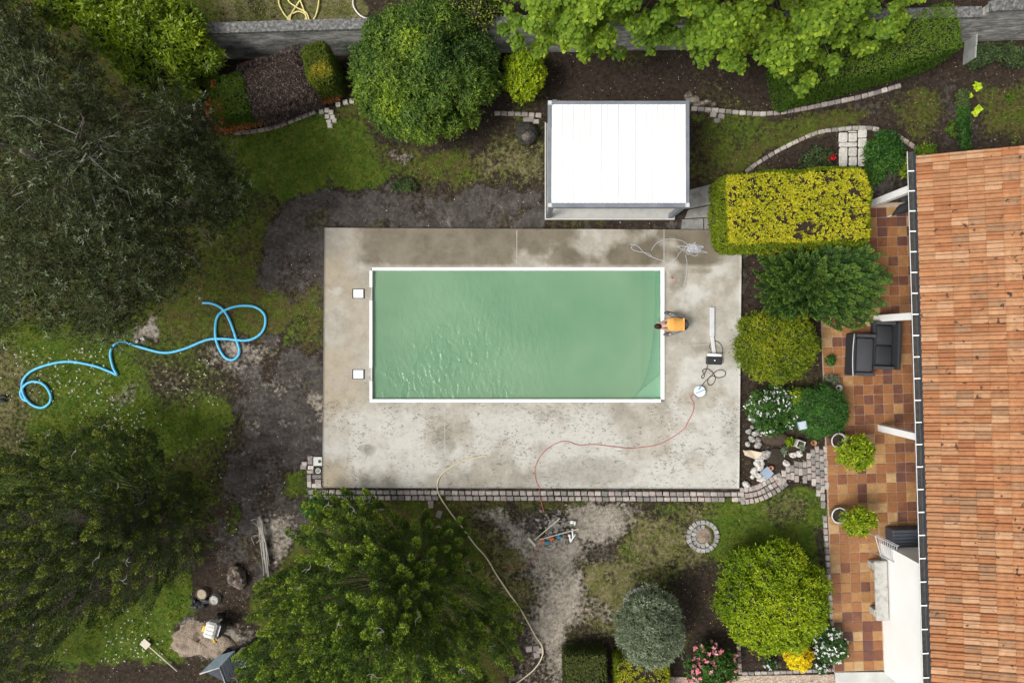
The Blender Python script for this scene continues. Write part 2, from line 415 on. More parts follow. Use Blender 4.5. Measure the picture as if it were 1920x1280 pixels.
def cover(x, y):
    PX = 960 + 60*np.asarray(x, float); PY = 640 - 60*np.asarray(y, float)
    X = PX + (fbm(PX, PY, 60, 3)-.5)*44 + (fbm(PX, PY, 14, 9)-.5)*30
    Y = PY + (fbm(PX, PY, 60, 5)-.5)*44 + (fbm(PX, PY, 14, 8)-.5)*30
    w = np.zeros(PX.shape + (6,)); w[..., 2] = 1
    for k, poly, soft, op in LAYERS[1:]:
        xs = [p[0] for p in poly]; ys = [p[1] for p in poly]
        sel = (X > min(xs)-soft) & (X < max(xs)+soft) & (Y > min(ys)-soft) & (Y < max(ys)+soft)
        if not sel.any(): continue
        d = poly_sd(poly, X[sel], Y[sel])
        a = np.clip(.5 + .5*d/soft, 0, 1); a = a*a*(3-2*a)*op
        ws = w[sel]*(1-a[:, None]); ws[:, KIND[k]] += a; w[sel] = ws
    def shift(a_, b_, t):
        m_ = w[..., a_]*t; w[..., a_] -= m_; w[..., b_] += m_
    shift(0, 5, np.clip((fbm(PX, PY, 80, 41)-.50)*3, 0, .22)); shift(0, 4, np.clip((fbm(PX, PY, 45, 43)-.58)*3, 0, .15))
    shift(1, 2, np.clip((fbm(PX, PY, 50, 47)-.54)*4, 0, .5)); shift(1, 3, np.clip((fbm(PX, PY, 24, 49)-.62)*4, 0, .3)); shift(1, 4, np.clip((fbm(PX, PY, 60, 53)-.60)*6, 0, .5))
    shift(2, 4, np.clip((fbm(PX, PY, 70, 57)-.58)*5, 0, .4)); shift(5, 3, np.clip((fbm(PX, PY, 30, 59)-.60)*5, 0, .4))
    return w
def relief(x, y):
    h = (fbm(x, y, 1.6, 21)-.5)*.07 + (fbm(x, y, .3, 22, 3)-.5)*.035 - .035
    return h
def near_hard(x, y):
    """flatten the soil where slabs and paving lie on it"""
    PX = 960+60*x; PY = 640-60*y
    q = np.zeros(PX.shape)
    for poly in ([(570,420),(1400,420),(1440,880),(1560,820),(1575,1400),(1380,1400),(1380,1180),(1545,1180),(1530,900),(1420,945),(570,945)],
                 [(1015,225),(1365,330),(1365,440),(1015,430)], [(1545,330),(1800,330),(2400,250),(2400,1700),(1560,1700)]):
        q = np.maximum(q, np.clip(.5+poly_sd(poly, PX, PY)/10, 0, 1))
    return q

xs = np.concatenate([np.linspace(-90,-20,8), np.linspace(-18.5,-16.6,8), np.arange(-16.5,16.55,.095), np.linspace(16.7,18.5,8), np.linspace(20,90,8)])
ys = np.concatenate([np.linspace(-90,-14,8), np.linspace(-12.5,-11.4,6), np.arange(-11.3,11.35,.095), np.linspace(11.5,12.6,6), np.linspace(14,90,8)])
GX, GY = np.meshgrid(xs, ys); nx, ny = len(xs), len(ys)
cw = cover(GX, GY)
GZ = relief(GX, GY); nh = near_hard(GX, GY); GZ = GZ*(1-nh) + (-.04)*nh
i0 = np.arange(nx*ny).reshape(ny, nx)
F = np.stack([i0[:-1,:-1], i0[:-1,1:], i0[1:,1:], i0[1:,:-1]], -1).reshape(-1, 4)
fx = GX.ravel()[F].mean(1); fy = GY.ravel()[F].mean(1)
PL, PR, PT, PB = -4.43, 4.72, 2.3, -1.9          # hole for the pool basin
F = F[~((fx > PL) & (fx < PR) & (fy < PT) & (fy > PB))]
V = np.stack([GX.ravel(), GY.ravel(), GZ.ravel()], -1)
c1 = np.ones((nx*ny, 4)); c1[:, :3] = cw.reshape(-1, 6)[:, :3]
c2 = np.ones((nx*ny, 4)); c2[:, :3] = cw.reshape(-1, 6)[:, 3:]

m, nt, b = new_mat('garden_ground'); p = pos(nt)
A1 = nd(nt, 'ShaderNodeAttribute', attribute_name='cover_a'); A2 = nd(nt, 'ShaderNodeAttribute', attribute_name='cover_b')
s1 = nd(nt, 'ShaderNodeSeparateColor'); nt.links.new(A1.outputs['Color'], s1.inputs[0])
s2 = nd(nt, 'ShaderNodeSeparateColor'); nt.links.new(A2.outputs['Color'], s2.inputs[0])
nf = noise(nt, p, 9, 6, .65); nm = noise(nt, p, 2.2, 5, .6); ng = noise(nt, p, 34, 5, .7)
def sharpen(w, k=1.1):
    t = mth(nt, 'ADD', w, mth(nt, 'MULTIPLY', mth(nt, 'SUBTRACT', nf, .5), k))
    n = nd(nt, 'ShaderNodeMapRange', interpolation_type='SMOOTHSTEP'); nt.links.new(t, n.inputs[0])
    n.inputs[1].default_value = .25; n.inputs[2].default_value = .75; return n.outputs[0]
def tone(c, k=.35):
    k = k*1.25; lo = tuple(x*(1-k) for x in c); hi = tuple(min(1, x*(1+k)) for x in c)
    return mix(nt, 1.0, ramp(nt, [(.3, lo), (.7, hi)], nf).outputs[0], ramp(nt, [(.28,(.62,.62,.62)),(.72,(1.35,1.35,1.35))], ng).outputs[0], 'MULTIPLY')
brown = tone((.040,.030,.023), .45)
moss = mix(nt, ramp(nt, [(.4,(0,0,0)),(.6,(1,1,1))], nm).outputs[0], tone((.080,.068,.024)), tone((.070,.092,.014)))
grass = mix(nt, ramp(nt, [(.38,(0,0,0)),(.62,(1,1,1))], nm).outputs[0], tone((.056,.098,.012)), tone((.092,.120,.017)))
dry = mix(nt, ramp(nt, [(.38,(0,0,0)),(.62,(1,1,1))], nm).outputs[0], tone((.105,.108,.034)), tone((.165,.142,.075)))
dark = mix(nt, ramp(nt, [(.35,(0,0,0)),(.65,(1,1,1))], nm).outputs[0], tone((.056,.048,.043), .4), tone((.095,.085,.077), .35))
pale = mix(nt, ramp(nt, [(.35,(0,0,0)),(.65,(1,1,1))], nm).outputs[0], tone((.21,.185,.15), .3), tone((.34,.305,.255), .25))
col = brown
for w, cc in ((s2.outputs[1], moss), (s1.outputs[1], dark), (s1.outputs[0], grass), (s2.outputs[2], dry), (s2.outputs[0], pale)):
    col = mix(nt, sharpen(w, 1.15), col, cc)
nt.links.new(col, b.inputs['Base Color']); b.inputs['Roughness'].default_value = .95; b.inputs['Specular IOR Level'].default_value = .1
bump(nt, b, mth(nt, 'ADD', mth(nt, 'MULTIPLY', nf, .6), mth(nt, 'MULTIPLY', ng, .5)), .9, .06)
M['ground'] = m
g = link('ground', np_mesh('ground', V, F, dict(cover_a=c1, cover_b=c2), True), M['ground'])
tag(g, 'bare soil and patchy lawn of the back garden', kind='structure')

# ------------------------------------------------------------------ concrete pool deck (an even-surfaced slab with damp and scuffed areas)
DZ = .12
dk = [W(608,427,DZ), W(1391,431,DZ), W(1386,916,DZ), W(604,914,DZ)]           # outer corners
hole = [W(697,503,DZ), W(1246,503,DZ), W(1243,751,DZ), W(696,751,DZ)]         # inner edge at the mortar band
def lerp2(q, u, v):
    return (q[0]*(1-u)+q[1]*u)*(1-v) + (q[3]*(1-u)+q[2]*u)*v
NU, NV = 160, 104
uu = np.linspace(0,1,NU); vv = np.linspace(0,1,NV)
# insert the hole's edges into the grid lines
u0 = (hole[0].x-dk[0].x)/(dk[1].x-dk[0].x); u1 = (hole[1].x-dk[0].x)/(dk[1].x-dk[0].x)
v0 = (dk[0].y-hole[0].y)/(dk[0].y-dk[3].y); v1 = (dk[0].y-hole[3].y)/(dk[0].y-dk[3].y)
for arr, t in ((uu,u0),(uu,u1),(vv,v0),(vv,v1)): arr[np.argmin(abs(arr-t))] = t
UU, VV = np.meshgrid(uu, vv)
q = [np.array(k) for k in dk]
P = ((q[0][None,None]*(1-UU[...,None])+q[1]*UU[...,None])*(1-VV[...,None]) + (q[3]*(1-UU[...,None])+q[2]*UU[...,None])*VV[...,None])
idx = np.arange(NU*NV).reshape(NV, NU)
F = np.stack([idx[:-1,:-1], idx[1:,:-1], idx[1:,1:], idx[:-1,1:]], -1).reshape(-1,4)
uc = UU.ravel()[F].mean(1); vc = VV.ravel()[F].mean(1)
F = F[~((uc>u0)&(uc<u1)&(vc>v0)&(vc<v1))]
PX = 960+P[...,0]/(1-DZ/H)*60; PY = 640-P[...,1]/(1-DZ/H)*60
nz = fbm(PX, PY, 70, 31, 5); nz2 = fbm(PX, PY, 30, 33, 5)
damp = np.clip((498-PY)/16+.5, 0, 1)*np.clip((PX-640)/60, 0, 1)*np.clip((1390-PX)/60, .15, 1)
damp = damp*np.clip((nz-.36)*4+.5, 0.25, 1)
damp = np.maximum(damp, .30*np.clip((nz2-.60)*4, 0, 1))
for (cx, cy, rx, ry, s) in ((1100,890,120,36,.6),(835,820,18,40,.7),(690,845,16,14,.7),(1380,820,40,70,.45),(1270,520,26,30,.75),(1330,650,60,14,.5),(1330,690,60,10,.45),(640,560,40,60,.35),(640,620,20,90,.3),(1310,512,30,8,.6)):
    d = ((PX-cx+40*(nz2-.5))/rx)**2+((PY-cy+30*(nz-.5))/ry)**2
    damp = np.maximum(damp, .8*s*np.clip((1.5-d)*.8, 0, 1))
light = np.clip((PY-745)/40, 0, 1)*np.clip((nz-.38)*5, 0, 1)
light = np.maximum(light, np.clip((PX-1245)/20, 0, 1)*np.clip((fbm(PX,PY,50,44)-.4)*5, 0, 1)*np.clip((PY-470)/30, 0, 1))
light = np.maximum(light, .8*np.clip((fbm(PX,PY,26,45)-.66)*8, 0, 1))
scuff = np.clip((PY-560)/200, .05, 1)
tanm = np.clip((fbm(PX,PY,90,46)-.45)*4, 0, 1)*np.clip((900-PX)/300, .2, 1)
at1 = np.stack([damp, light, scuff, np.ones_like(damp)], -1).reshape(-1,4)
at2 = np.stack([tanm, tanm, tanm, np.ones_like(damp)], -1).reshape(-1,4)
# skirt: outer and inner faces
V = P.reshape(-1,3).tolist(); FL = F.tolist(); nbase = len(V)
def skirt(ids):
    global V, FL
    for a_, b_ in zip(ids[:-1], ids[1:]):
        n0 = len(V); pa = V[a_]; pb = V[b_]
        V += [[pa[0],pa[1],-.25],[pb[0],pb[1],-.25]]; FL.append([a_, b_, n0+1, n0])
        for k in (a_, b_):
            extra1.append(at1[k]); extra2.append(at2[k])
extra1, extra2 = [], []
skirt(idx[0,::-1].tolist()); skirt(idx[-1,:].tolist()); skirt(idx[:,0].tolist()); skirt(idx[::-1,-1].tolist())
iu0, iu1 = int(np.argmin(abs(uu-u0))), int(np.argmin(abs(uu-u1))); iv0, iv1 = int(np.argmin(abs(vv-v0))), int(np.argmin(abs(vv-v1)))
skirt(idx[iv0,iu0:iu1+1].tolist()); skirt(idx[iv1,iu0:iu1+1][::-1].tolist()); skirt(idx[iv0:iv1+1,iu0][::-1].tolist()); skirt(idx[iv0:iv1+1,iu1].tolist())
at1 = np.concatenate([at1, np.array(extra1)]); at2 = np.concatenate([at2, np.array(extra2)])

m, nt, b = new_mat('pool_deck_concrete'); p = pos(nt)
A = nd(nt, 'ShaderNodeAttribute', attribute_name='wear'); s = nd(nt, 'ShaderNodeSeparateColor'); nt.links.new(A.outputs['Color'], s.inputs[0])
A2 = nd(nt, 'ShaderNodeAttribute', attribute_name='tan')
n1 = noise(nt, p, 1.3, 7, .62, .3); n2 = noise(nt, p, 7, 6, .65); n3 = noise(nt, p, 60, 4, .6)
base = ramp(nt, [(.32,(.262,.240,.196)),(.5,(.335,.313,.266)),(.68,(.41,.39,.345))], n1).outputs[0]
base = mix(nt, A2.outputs['Fac'], base, (.345,.295,.22))
wl = mth(nt, 'ADD', s.outputs[1], mth(nt, 'MULTIPLY', mth(nt, 'SUBTRACT', n2, .5), .9))
base = mix(nt, ramp(nt, [(.15,(0,0,0)),(.95,(1,1,1))], wl).outputs[0], base, (.45,.44,.40))
wd = mth(nt, 'ADD', s.outputs[0], mth(nt, 'MULTIPLY', mth(nt, 'SUBTRACT', n2, .5), .45))
dampf = ramp(nt, [(.25,(0,0,0)),(.75,(1,1,1))], wd).outputs[0]
base = mix(nt, dampf, base, ramp(nt, [(.35,(.120,.100,.068)),(.65,(.185,.16,.118))], n1).outputs[0])
# scuffed fragments of old coating: short dark flecks in groups
mp = nd(nt, 'ShaderNodeMapping'); nt.links.new(p, mp.inputs['Vector']); mp.inputs['Rotation'].default_value = (0,0,.5); mp.inputs['Scale'].default_value = (1,1.7,1)
fl = noise(nt, mp.outputs[0], 7.5, 4, .62, 1.1)
grp = noise(nt, p, 1.1, 3, .5)
thr = mth(nt, 'SUBTRACT', fl, mth(nt, 'MULTIPLY', mth(nt, 'SUBTRACT', .66, grp), .30))
thr = mth(nt, 'SUBTRACT', thr, mth(nt, 'MULTIPLY', mth(nt, 'SUBTRACT', 1.0, s.outputs[2]), .2))
fk = ramp(nt, [(.525,(0,0,0)),(.585,(1,1,1))], thr).outputs[0]
base = mix(nt, mth(nt, 'MULTIPLY', fk, .7), base, (.14,.132,.112))
base = mix(nt, 1.0, base, ramp(nt, [(.3,(.84,.83,.81)),(.5,(1,1,1)),(.7,(1.10,1.10,1.10))], noise(nt, p, 4.2, 6, .7)).outputs[0], 'MULTIPLY')
base = mix(nt, 1.0, base, ramp(nt, [(.3,(.9,.9,.9)),(.7,(1.08,1.08,1.08))], n3).outputs[0], 'MULTIPLY')
nt.links.new(base, b.inputs['Base Color']); b.inputs['Specular IOR Level'].default_value = .3
nt.links.new(ramp(nt, [(0,(.9,.9,.9)),(1,(.55,.55,.55))], dampf).outputs[0], b.inputs['Roughness'])
bump(nt, b, mth(nt, 'ADD', n3, mth(nt, 'MULTIPLY', fk, -.6)), .25, .006)
M['deck'] = m
d = link('pool_deck', np_mesh('pool_deck', np.array(V), np.array(FL), dict(wear=at1, tan=at2)), M['deck'])
tag(d, 'bare concrete slab round the pool, damp and stained', kind='structure')
# expansion joints cut in the slab as thin raised mortar lines
M['mortar'] = pmat('mortar_band', [(.30,.29,.275),(.42,.41,.39)], 5, .85, .4, 50)
for (a_, c_) in (((834,760),(834,912)),((1247,557+95),(1388,641)),((1245,768),(1388,770)),((969,432),(969,498)),((1245,500),(1245,430))):
    pa, pc = W(*a_, DZ), W(*c_, DZ); dd = (pc-pa); L = dd.length; ang = math.atan2(dd.y, dd.x); mid = (pa+pc)/2
    MB().box((mid.x, mid.y, DZ+.001), (L, .022, .006), ang).build('joint', M['mortar'], d)

# ------------------------------------------------------------------ the pool
pool = link('swimming_pool', None); tag(pool, kind='structure')
tag(pool, 'rectangular pool with white coping let into the concrete slab')
M['liner'] = pmat('pool_liner', [(.42,.56,.56),(.50,.63,.62)], 2, .6, 0)
WL, WR, WT, WB = W(699,0).x, W(1239,0).x, W(0,507).y, W(0,748).y
bs = MB(); fd = -1.5
# floor, four walls (thickness outward), a shelf along the far end and a corner step
bs.box(((WL+WR)/2, (WT+WB)/2, fd-.1), (WR-WL+.3, WT-WB+.3, .2))
for c, sz in ((((WL-.08), (WT+WB)/2, (fd+.05)/2), (.16, WT-WB, .05-fd)), (((WR+.08), (WT+WB)/2, (fd+.05)/2), (.16, WT-WB, .05-fd)),
              (((WL+WR)/2, WT+.08, (fd+.05)/2), (WR-WL+.32, .16, .05-fd)), (((WL+WR)/2, WB-.08, (fd+.05)/2), (WR-WL+.32, .16, .05-fd))): bs.box(c, sz)
bs.build('basin', M['liner'], pool)
bs = MB(); bs.box((WR-.30, (WT+WB)/2, -.75), (.598, WT-WB-.004, .9)); bs.build('bench_step', M['liner'], pool)
a = W(1184,0).x; bq = W(0,702).y
bs = MB(); bs.prism([(WR-.003, WB+.003), (WR-.003, bq), (a, WB+.003)], -1.2, -.10); bs.build('corner_step', M['white'], pool)
# mortar band and coping strips
mb = MB(); mw = .085
hx0, hx1, hy0, hy1 = hole[0].x, hole[1].x, hole[3].y, hole[0].y
ix0, ix1, iy1, iy0 = WL-.075, WR+.09, WT+.085, WB-.09
zt = DZ-.012
for x0, x1, y0, y1 in ((hx0-.02,ix0,hy0-.02,hy1+.02),(ix1,hx1+.02,hy0-.02,hy1+.02),(ix0,ix1,iy1,hy1+.02),(ix0,ix1,hy0-.02,iy0)):
    mb.box(((x0+x1)/2,(y0+y1)/2,zt/2-.05), (x1-x0,y1-y0,zt+.1))
mb.build('mortar_band', M['mortar'], pool)
def bar(name, x0, x1, y0, y1, z0, z1, mt, par, bev=.008):
    o = MB().box(((x0+x1)/2,(y0+y1)/2,(z0+z1)/2), (abs(x1-x0),abs(y1-y0),z1-z0), bev=bev).build(name, mt, par); return o
cz = DZ+.012
bar('coping_strip', WL-.002, ix1-.002, WT-.01, iy1, -.02, cz, M['white'], pool)                    # top edge
bar('coping_strip', ix0+.002, ix1-.11, iy0, WB+.01, -.02, cz-.001, M['white'], pool)              # bottom edge
bar('coping_strip', WR-.012, ix1, WB-.002, WT-.014, -.02, cz+.002, M['white'], pool)               # house end
sk1, sk2 = W(0,551).y, W(0,701).y
for y0, y1 in ((sk1+.20, WT-.014), (sk2+.20, sk1-.21), (WB+.012, sk2-.21)):
    bar('coping_strip', ix0, WL+.010, y0, y1, -.02, cz+.001, M['white'], pool)
for yy in (sk1, sk2):
    bar('skimmer_throat', W(687,0).x, WL+.004, yy-.20, yy+.20, -.02, DZ-.004, M['alu'], pool)
    fr = bar('skimmer', W(662,0).x, W(686,0).x, yy-.155, yy+.155, 0.0, DZ+.006, M['black'], pool)
    bar('lid', W(664.5,0).x, W(683,0).x, yy-.13, yy+.13, DZ+.004, DZ+.02, M['white'], fr)
# water
nxw, nyw = 180, 82
xw = np.linspace(WL, WR-.001, nxw); yw = np.linspace(WB+.001, WT, nyw); XW, YW = np.meshgrid(xw, yw)
rip = (fbm(XW, YW*.8, .42, 51, 3)-.5)*.008*np.clip(.25+1.5*np.exp(-((XW+1.5)/2.4)**2), 0, 1.3)
iw = np.arange(nxw*nyw).reshape(nyw, nxw)
F = np.stack([iw[:-1,:-1], iw[:-1,1:], iw[1:,1:], iw[1:,:-1]], -1).reshape(-1,4)
act = np.exp(-(((XW+1.2)/2.3)**2 + ((YW+.2)/2.2)**2)) + .8*np.exp(-(((XW+2.2)/1.8)**2 + ((YW+1.6)/.9)**2))
act = np.clip(act*1.1*(.5+fbm(XW, YW, .9, 55)), .06, 1)
shelf = np.clip((XW-(WR-.62))/.06+.5, 0, 1); stepx = W(1184,0).x; stepy = W(0,702).y
corner = np.clip(((XW-stepx)*(stepy-WB)-(WR-XW)*(YW-WB))/.10+.5, 0, 1)*(XW > stepx-.1)
clear = .22+.08*shelf+.30*corner*(1-.25*shelf)
m, nt, b = new_mat('pool_water'); p = pos(nt)
nt.nodes.remove(b)
A = nd(nt, 'ShaderNodeAttribute', attribute_name='ripple')
mp = nd(nt, 'ShaderNodeMapping'); nt.links.new(p, mp.inputs['Vector']); mp.inputs['Rotation'].default_value = (0,0,.7); mp.inputs['Scale'].default_value = (1,.55,1)
r1 = noise(nt, mp.outputs[0], 6.5, 1.2, .4, .5); r2 = noise(nt, p, 14, 1.5, .5, .4)
hgt = mth(nt, 'MULTIPLY', mth(nt, 'ADD', r1, mth(nt, 'MULTIPLY', r2, .35)), A.outputs['Fac'])
bm = nd(nt, 'ShaderNodeBump'); bm.inputs['Strength'].default_value = 1.0; bm.inputs['Distance'].default_value = .030; nt.links.new(hgt, bm.inputs['Height'])
df = nd(nt, 'ShaderNodeBsdfDiffuse'); nt.links.new(bm.outputs[0], df.inputs['Normal'])
nt.links.new(ramp(nt, [(.35,(.148,.285,.165)),(.65,(.205,.335,.205))], noise(nt, p, .35, 3)).outputs[0], df.inputs['Color'])
tr = nd(nt, 'ShaderNodeBsdfTransparent'); tr.inputs['Color'].default_value = (.42,.78,.60,1)
m1 = nd(nt, 'ShaderNodeMixShader'); CL = nd(nt, 'ShaderNodeAttribute', attribute_name='clear'); nt.links.new(CL.outputs['Fac'], m1.inputs[0]); nt.links.new(mix(nt, CL.outputs['Fac'], (.40,.80,.58), (.86,1.0,.94)), tr.inputs['Color']); nt.links.new(df.outputs[0], m1.inputs[1]); nt.links.new(tr.outputs[0], m1.inputs[2])
gl = nd(nt, 'ShaderNodeBsdfGlossy'); gl.inputs['Roughness'].default_value = .15; nt.links.new(bm.outputs[0], gl.inputs['Normal'])
fn = nd(nt, 'ShaderNodeFresnel'); fn.inputs['IOR'].default_value = 1.33; nt.links.new(bm.outputs[0], fn.inputs['Normal'])
m2 = nd(nt, 'ShaderNodeMixShader'); nt.links.new(fn.outputs[0], m2.inputs[0]); nt.links.new(m1.outputs[0], m2.inputs[1]); nt.links.new(gl.outputs[0], m2.inputs[2])
nt.links.new(m2.outputs[0], nt.nodes['Material Output'].inputs['Surface'])
M['water'] = m
w_ = link('pool_water', np_mesh('pool_water', np.stack([XW.ravel(), YW.ravel(), rip.ravel()+.0], -1), F, dict(ripple=act.ravel(), clear=clear.ravel()), True), M['water'])
tag(w_, 'milky green pool water, rippled towards one side', kind='structure')

# ------------------------------------------------------------------ setts (small paving stones): a few shared shapes, one object each
M['sett'] = piece_mat('sett_stone', 16, .3, .9, .6)
M['slabpiece'] = piece_mat('pale_paving', 10, .12, .9, .3)
def rough_block(seed, lx, ly, lz, jit=.012, bev=.016):
    q = random.Random(seed); mb = MB(); mb.box((0,0,-lz/2), (lx,ly,lz), bev=bev)
    vs = [(x+q.uniform(-jit,jit), y+q.uniform(-jit,jit), z+q.uniform(-jit*.4,jit*.4)) for x,y,z in mb.v]; mb.v = vs
    return mb.mesh('sett')
SETTS = [rough_block(k, 1, 1, .5, .05, .10) for k in range(6)]
for me in SETTS: me.materials.append(M['sett'])
SC = [(.29,.262,.242),(.34,.302,.278),(.39,.352,.318),(.24,.222,.208),(.335,.278,.262),(.42,.386,.35),(.21,.196,.182),(.37,.315,.285)]
SC_PALE = [(.50,.47,.42),(.56,.53,.47),(.46,.43,.39)]
def sett(par, x, y, lx, ly, rz, top=.03, cols=SC, name='sett'):
    me = SETTS[RR.randrange(6)]
    mt = Matrix.Translation((x, y, top+RR.uniform(-.008,.008))) @ Euler((RR.uniform(-.02,.02), RR.uniform(-.02,.02), rz+RR.uniform(-.05,.05))).to_matrix().to_4x4() @ Matrix.Diagonal((lx, ly, .2, 1))
    o = link(name, me, None, par, mt)
    c = cols[RR.randrange(len(cols))]; k = RR.uniform(.88,1.12); o.color = (c[0]*k, c[1]*k, c[2]*k, 1)
    return o
def polyline(pts):
    L = [0]
    for a_, c_ in zip(pts[:-1], pts[1:]): L.append(L[-1]+math.dist(a_, c_))
    def at(t):
        for i in range(len(pts)-1):
            if t <= L[i+1] or i == len(pts)-2:
                u = (t-L[i])/max(1e-6, L[i+1]-L[i]); a_, c_ = pts[i], pts[i+1]
                return (a_[0]+(c_[0]-a_[0])*u, a_[1]+(c_[1]-a_[1])*u), math.atan2(c_[1]-a_[1], c_[0]-a_[0])
    return at, L[-1]
def smooth_px(pts, n=12):
    out = []
    P_ = [pts[0]]+list(pts)+[pts[-1]]
    for i in range(1, len(P_)-2):
        for k in range(n):
            t = k/n; a_, b_, c_, d_ = P_[i-1], P_[i], P_[i+1], P_[i+2]
            out.append(tuple(.5*((2*b_[j])+(-a_[j]+c_[j])*t+(2*a_[j]-5*b_[j]+4*c_[j]-d_[j])*t*t+(-a_[j]+3*b_[j]-3*c_[j]+d_[j])*t**3) for j in range(2)))
    out.append(pts[-1]); return out
def row_of_setts(par, px_pts, pitch, depth, top=.03, cols=SC, off=0.0, curve=True, skip=0.0):
    w_pts = [tuple(W(*p_)[:2]) for p_ in (smooth_px(px_pts) if curve and len(px_pts) > 2 else px_pts)]
    at, L = polyline(w_pts); t = pitch/2
    while t < L:
        (x, y), an = at(t); lx = pitch*RR.uniform(.82,.95)
        if RR.random() >= skip:
            sett(par, x-math.sin(an)*off, y+math.cos(an)*off, lx, depth*RR.uniform(.86,.97), an, top, cols)
        t += pitch
edging = tag(link('deck_edging', None), 'two rows of grey setts along the bottom of the pool slab', kind='structure')
row_of_setts(edging, [(578,922),(1392,926)], .213, .155, curve=False, skip=.02)
row_of_setts(edging, [(580,932.5),(1392,936)], .213, .15, curve=False, skip=.03)
for (x, y, l, h) in ((582,859,10,10),(571,869,10,8),(582,866,10,8),(569,875,11,9),(583,876,11,8),(582,884,12,7),(580,895,8,12),(594,893,18,8),(597,902,12,8),(580,907,8,12),(590,910,10,8),(599,910,9,9)):
    v = W(x, y); sett(edging, v.x, v.y, l/60, h/60, 0, .03, SC+SC_PALE)
for (x, y, r) in ((808,945,.1),(823.5,963,-.35)):
    v = W(x, y); o = sett(link('loose_sett', None) if False else None, v.x, v.y, .17, .23, r, .07, [(.30,.25,.22)], 'loose_sett')
    tag(o, 'loose sett lying just below the double row' if y < 950 else 'loose sett lying farther from the double row, by the conifer', 'paving stone', 'loose paving stones')
path = tag(link('cobble_path', None), 'curving cobbled path between the slab corner and the tiled terrace', kind='structure')
for off in (-.02, .155, .33):
    pass
# curved band, three rows deep, from the slab corner up to the terrace
for k, off in enumerate((.19, .0, -.19)):
    row_of_setts(path, [(1388,930),(1420,925),(1450,910),(1468,900-2*k)], .135, .175, .03, SC, off)
# straight part: staggered columns that follow the terrace edge
reg = [(1454,908),(1468,882),(1500,862),(1527,845),(1533,838),(1549,838),(1553,968),(1546,968),(1541,944),(1533,926),(1518,906),(1500,897)]
for ci in range(12):
    px = 1460+ci*8.0; py = 800+RR.uniform(0,12)
    while py < 975:
        l = RR.uniform(12,16); cx, cy = px+(py-838)*.034, py+l/2
        if poly_sd(reg, np.array([cx]), np.array([cy]))[0] > 1.0:
            v = W(cx, cy); sett(path, v.x, v.y, 7.4/60, (l-1.2)/60, -.034)
        py += l
row_of_setts(path, [(1547,965),(1549,1010),(1554,1080),(1560,1172)], .205, .13, .03, SC, 0, False)
row_of_setts(path, [(1553.5,1150),(1560,1195)], .2, .12, .03, SC, .13, False)
gedge = tag(link('bed_edging', None), 'single rows of weathered setts edging the planted beds', kind='structure')
row_of_setts(gedge, [(926,212),(975,214),(1022,217)], .215, .15, .03, SC+[(.40,.35,.30)])
row_of_setts(gedge, [(1296,203),(1340,207),(1400,212),(1440,213),(1500,205),(1560,193),(1620,180),(1690,160)], .215, .15, .03, SC+SC_PALE[2:])
for (x, y) in ((1338,215),(1353,218),(1345,226),(987,225),(996,224),(1005,228)):
    v = W(x, y); sett(gedge, v.x, v.y, .19, .15, RR.uniform(-.2,.2), .03, SC)
row_of_setts(gedge, [(1398,322),(1430,300),(1470,277),(1530,250),(1580,242),(1625,240),(1655,245)], .215, .14, .03, SC)
row_of_setts(gedge, [(1682,254),(1706,270),(1726,286)], .215, .14, .03, SC+[(.36,.30,.25)])
row_of_setts(gedge, [(440,250),(480,246),(520,237),(560,222),(598,207)], .24, .13, .04, SC)
for (x, y) in ((603,210),(613,207),(621,211),(614,219),(624,220),(617,229),(627,226),(619,236),(634,196),(648,192),(660,190)):
    v = W(x, y); sett(gedge, v.x, v.y, .15, .14, RR.uniform(-.2,.2), .04, SC_PALE)
row_of_setts(gedge, [(1384.5,1197),(1386,1225),(1388,1262)], .185, .12, .03, SC, 0, False)
row_of_setts(gedge, [(1391,1262),(1480,1259),(1566,1255)], .2, .12, .03, SC, 0, False)
row_of_setts(gedge, [(1005,1209),(1007,1230)], .2, .2, .03, SC, 0, False)
for (x, y, c_) in ((992,1216,SC),(1012,1219,SC),):
    v = W(x, y); sett(gedge, v.x, v.y, .2, .18, .2, .03, c_)
def stone_ring(name, label, cx, cy, rad, a0=0, a1=2*PI):
    t = tag(link(name, None, mat4=Matrix.Translation(W(cx, cy))), label, 'stone ring', 'rings of setts in the lawn')
    for k, (r, n) in enumerate(((rad, 20), (rad-.155, 14))):
        for i in range(n):
            a_ = 2*PI*(i+.5*k)/n
            if not (a0 <= a_ % (2*PI) <= a1) or (k == 1 and -.7 < (a_ if a_ < PI else a_-2*PI) < 1.25): continue
            sett(t, r*math.cos(a_), r*math.sin(a_), 2*PI*r/n*.9, .14, a_+PI/2, .04, [(.29,.28,.265),(.34,.33,.31),(.25,.24,.225)])
    mb = MB(); mb.blob((0,0,-.02), (rad-.12, rad-.12, .045), 3, .1, 14, 5); mb.build('sand_fill', M['sand'], t, True, True)
    return t
stone_ring('stone_ring', 'ring of pale setts round bare sand, open in the lawn', 1318, 1005, .445)
stone_ring('stone_ring', 'ring of pale setts half hidden by the silvery shrub', 1199, 1132, .445)
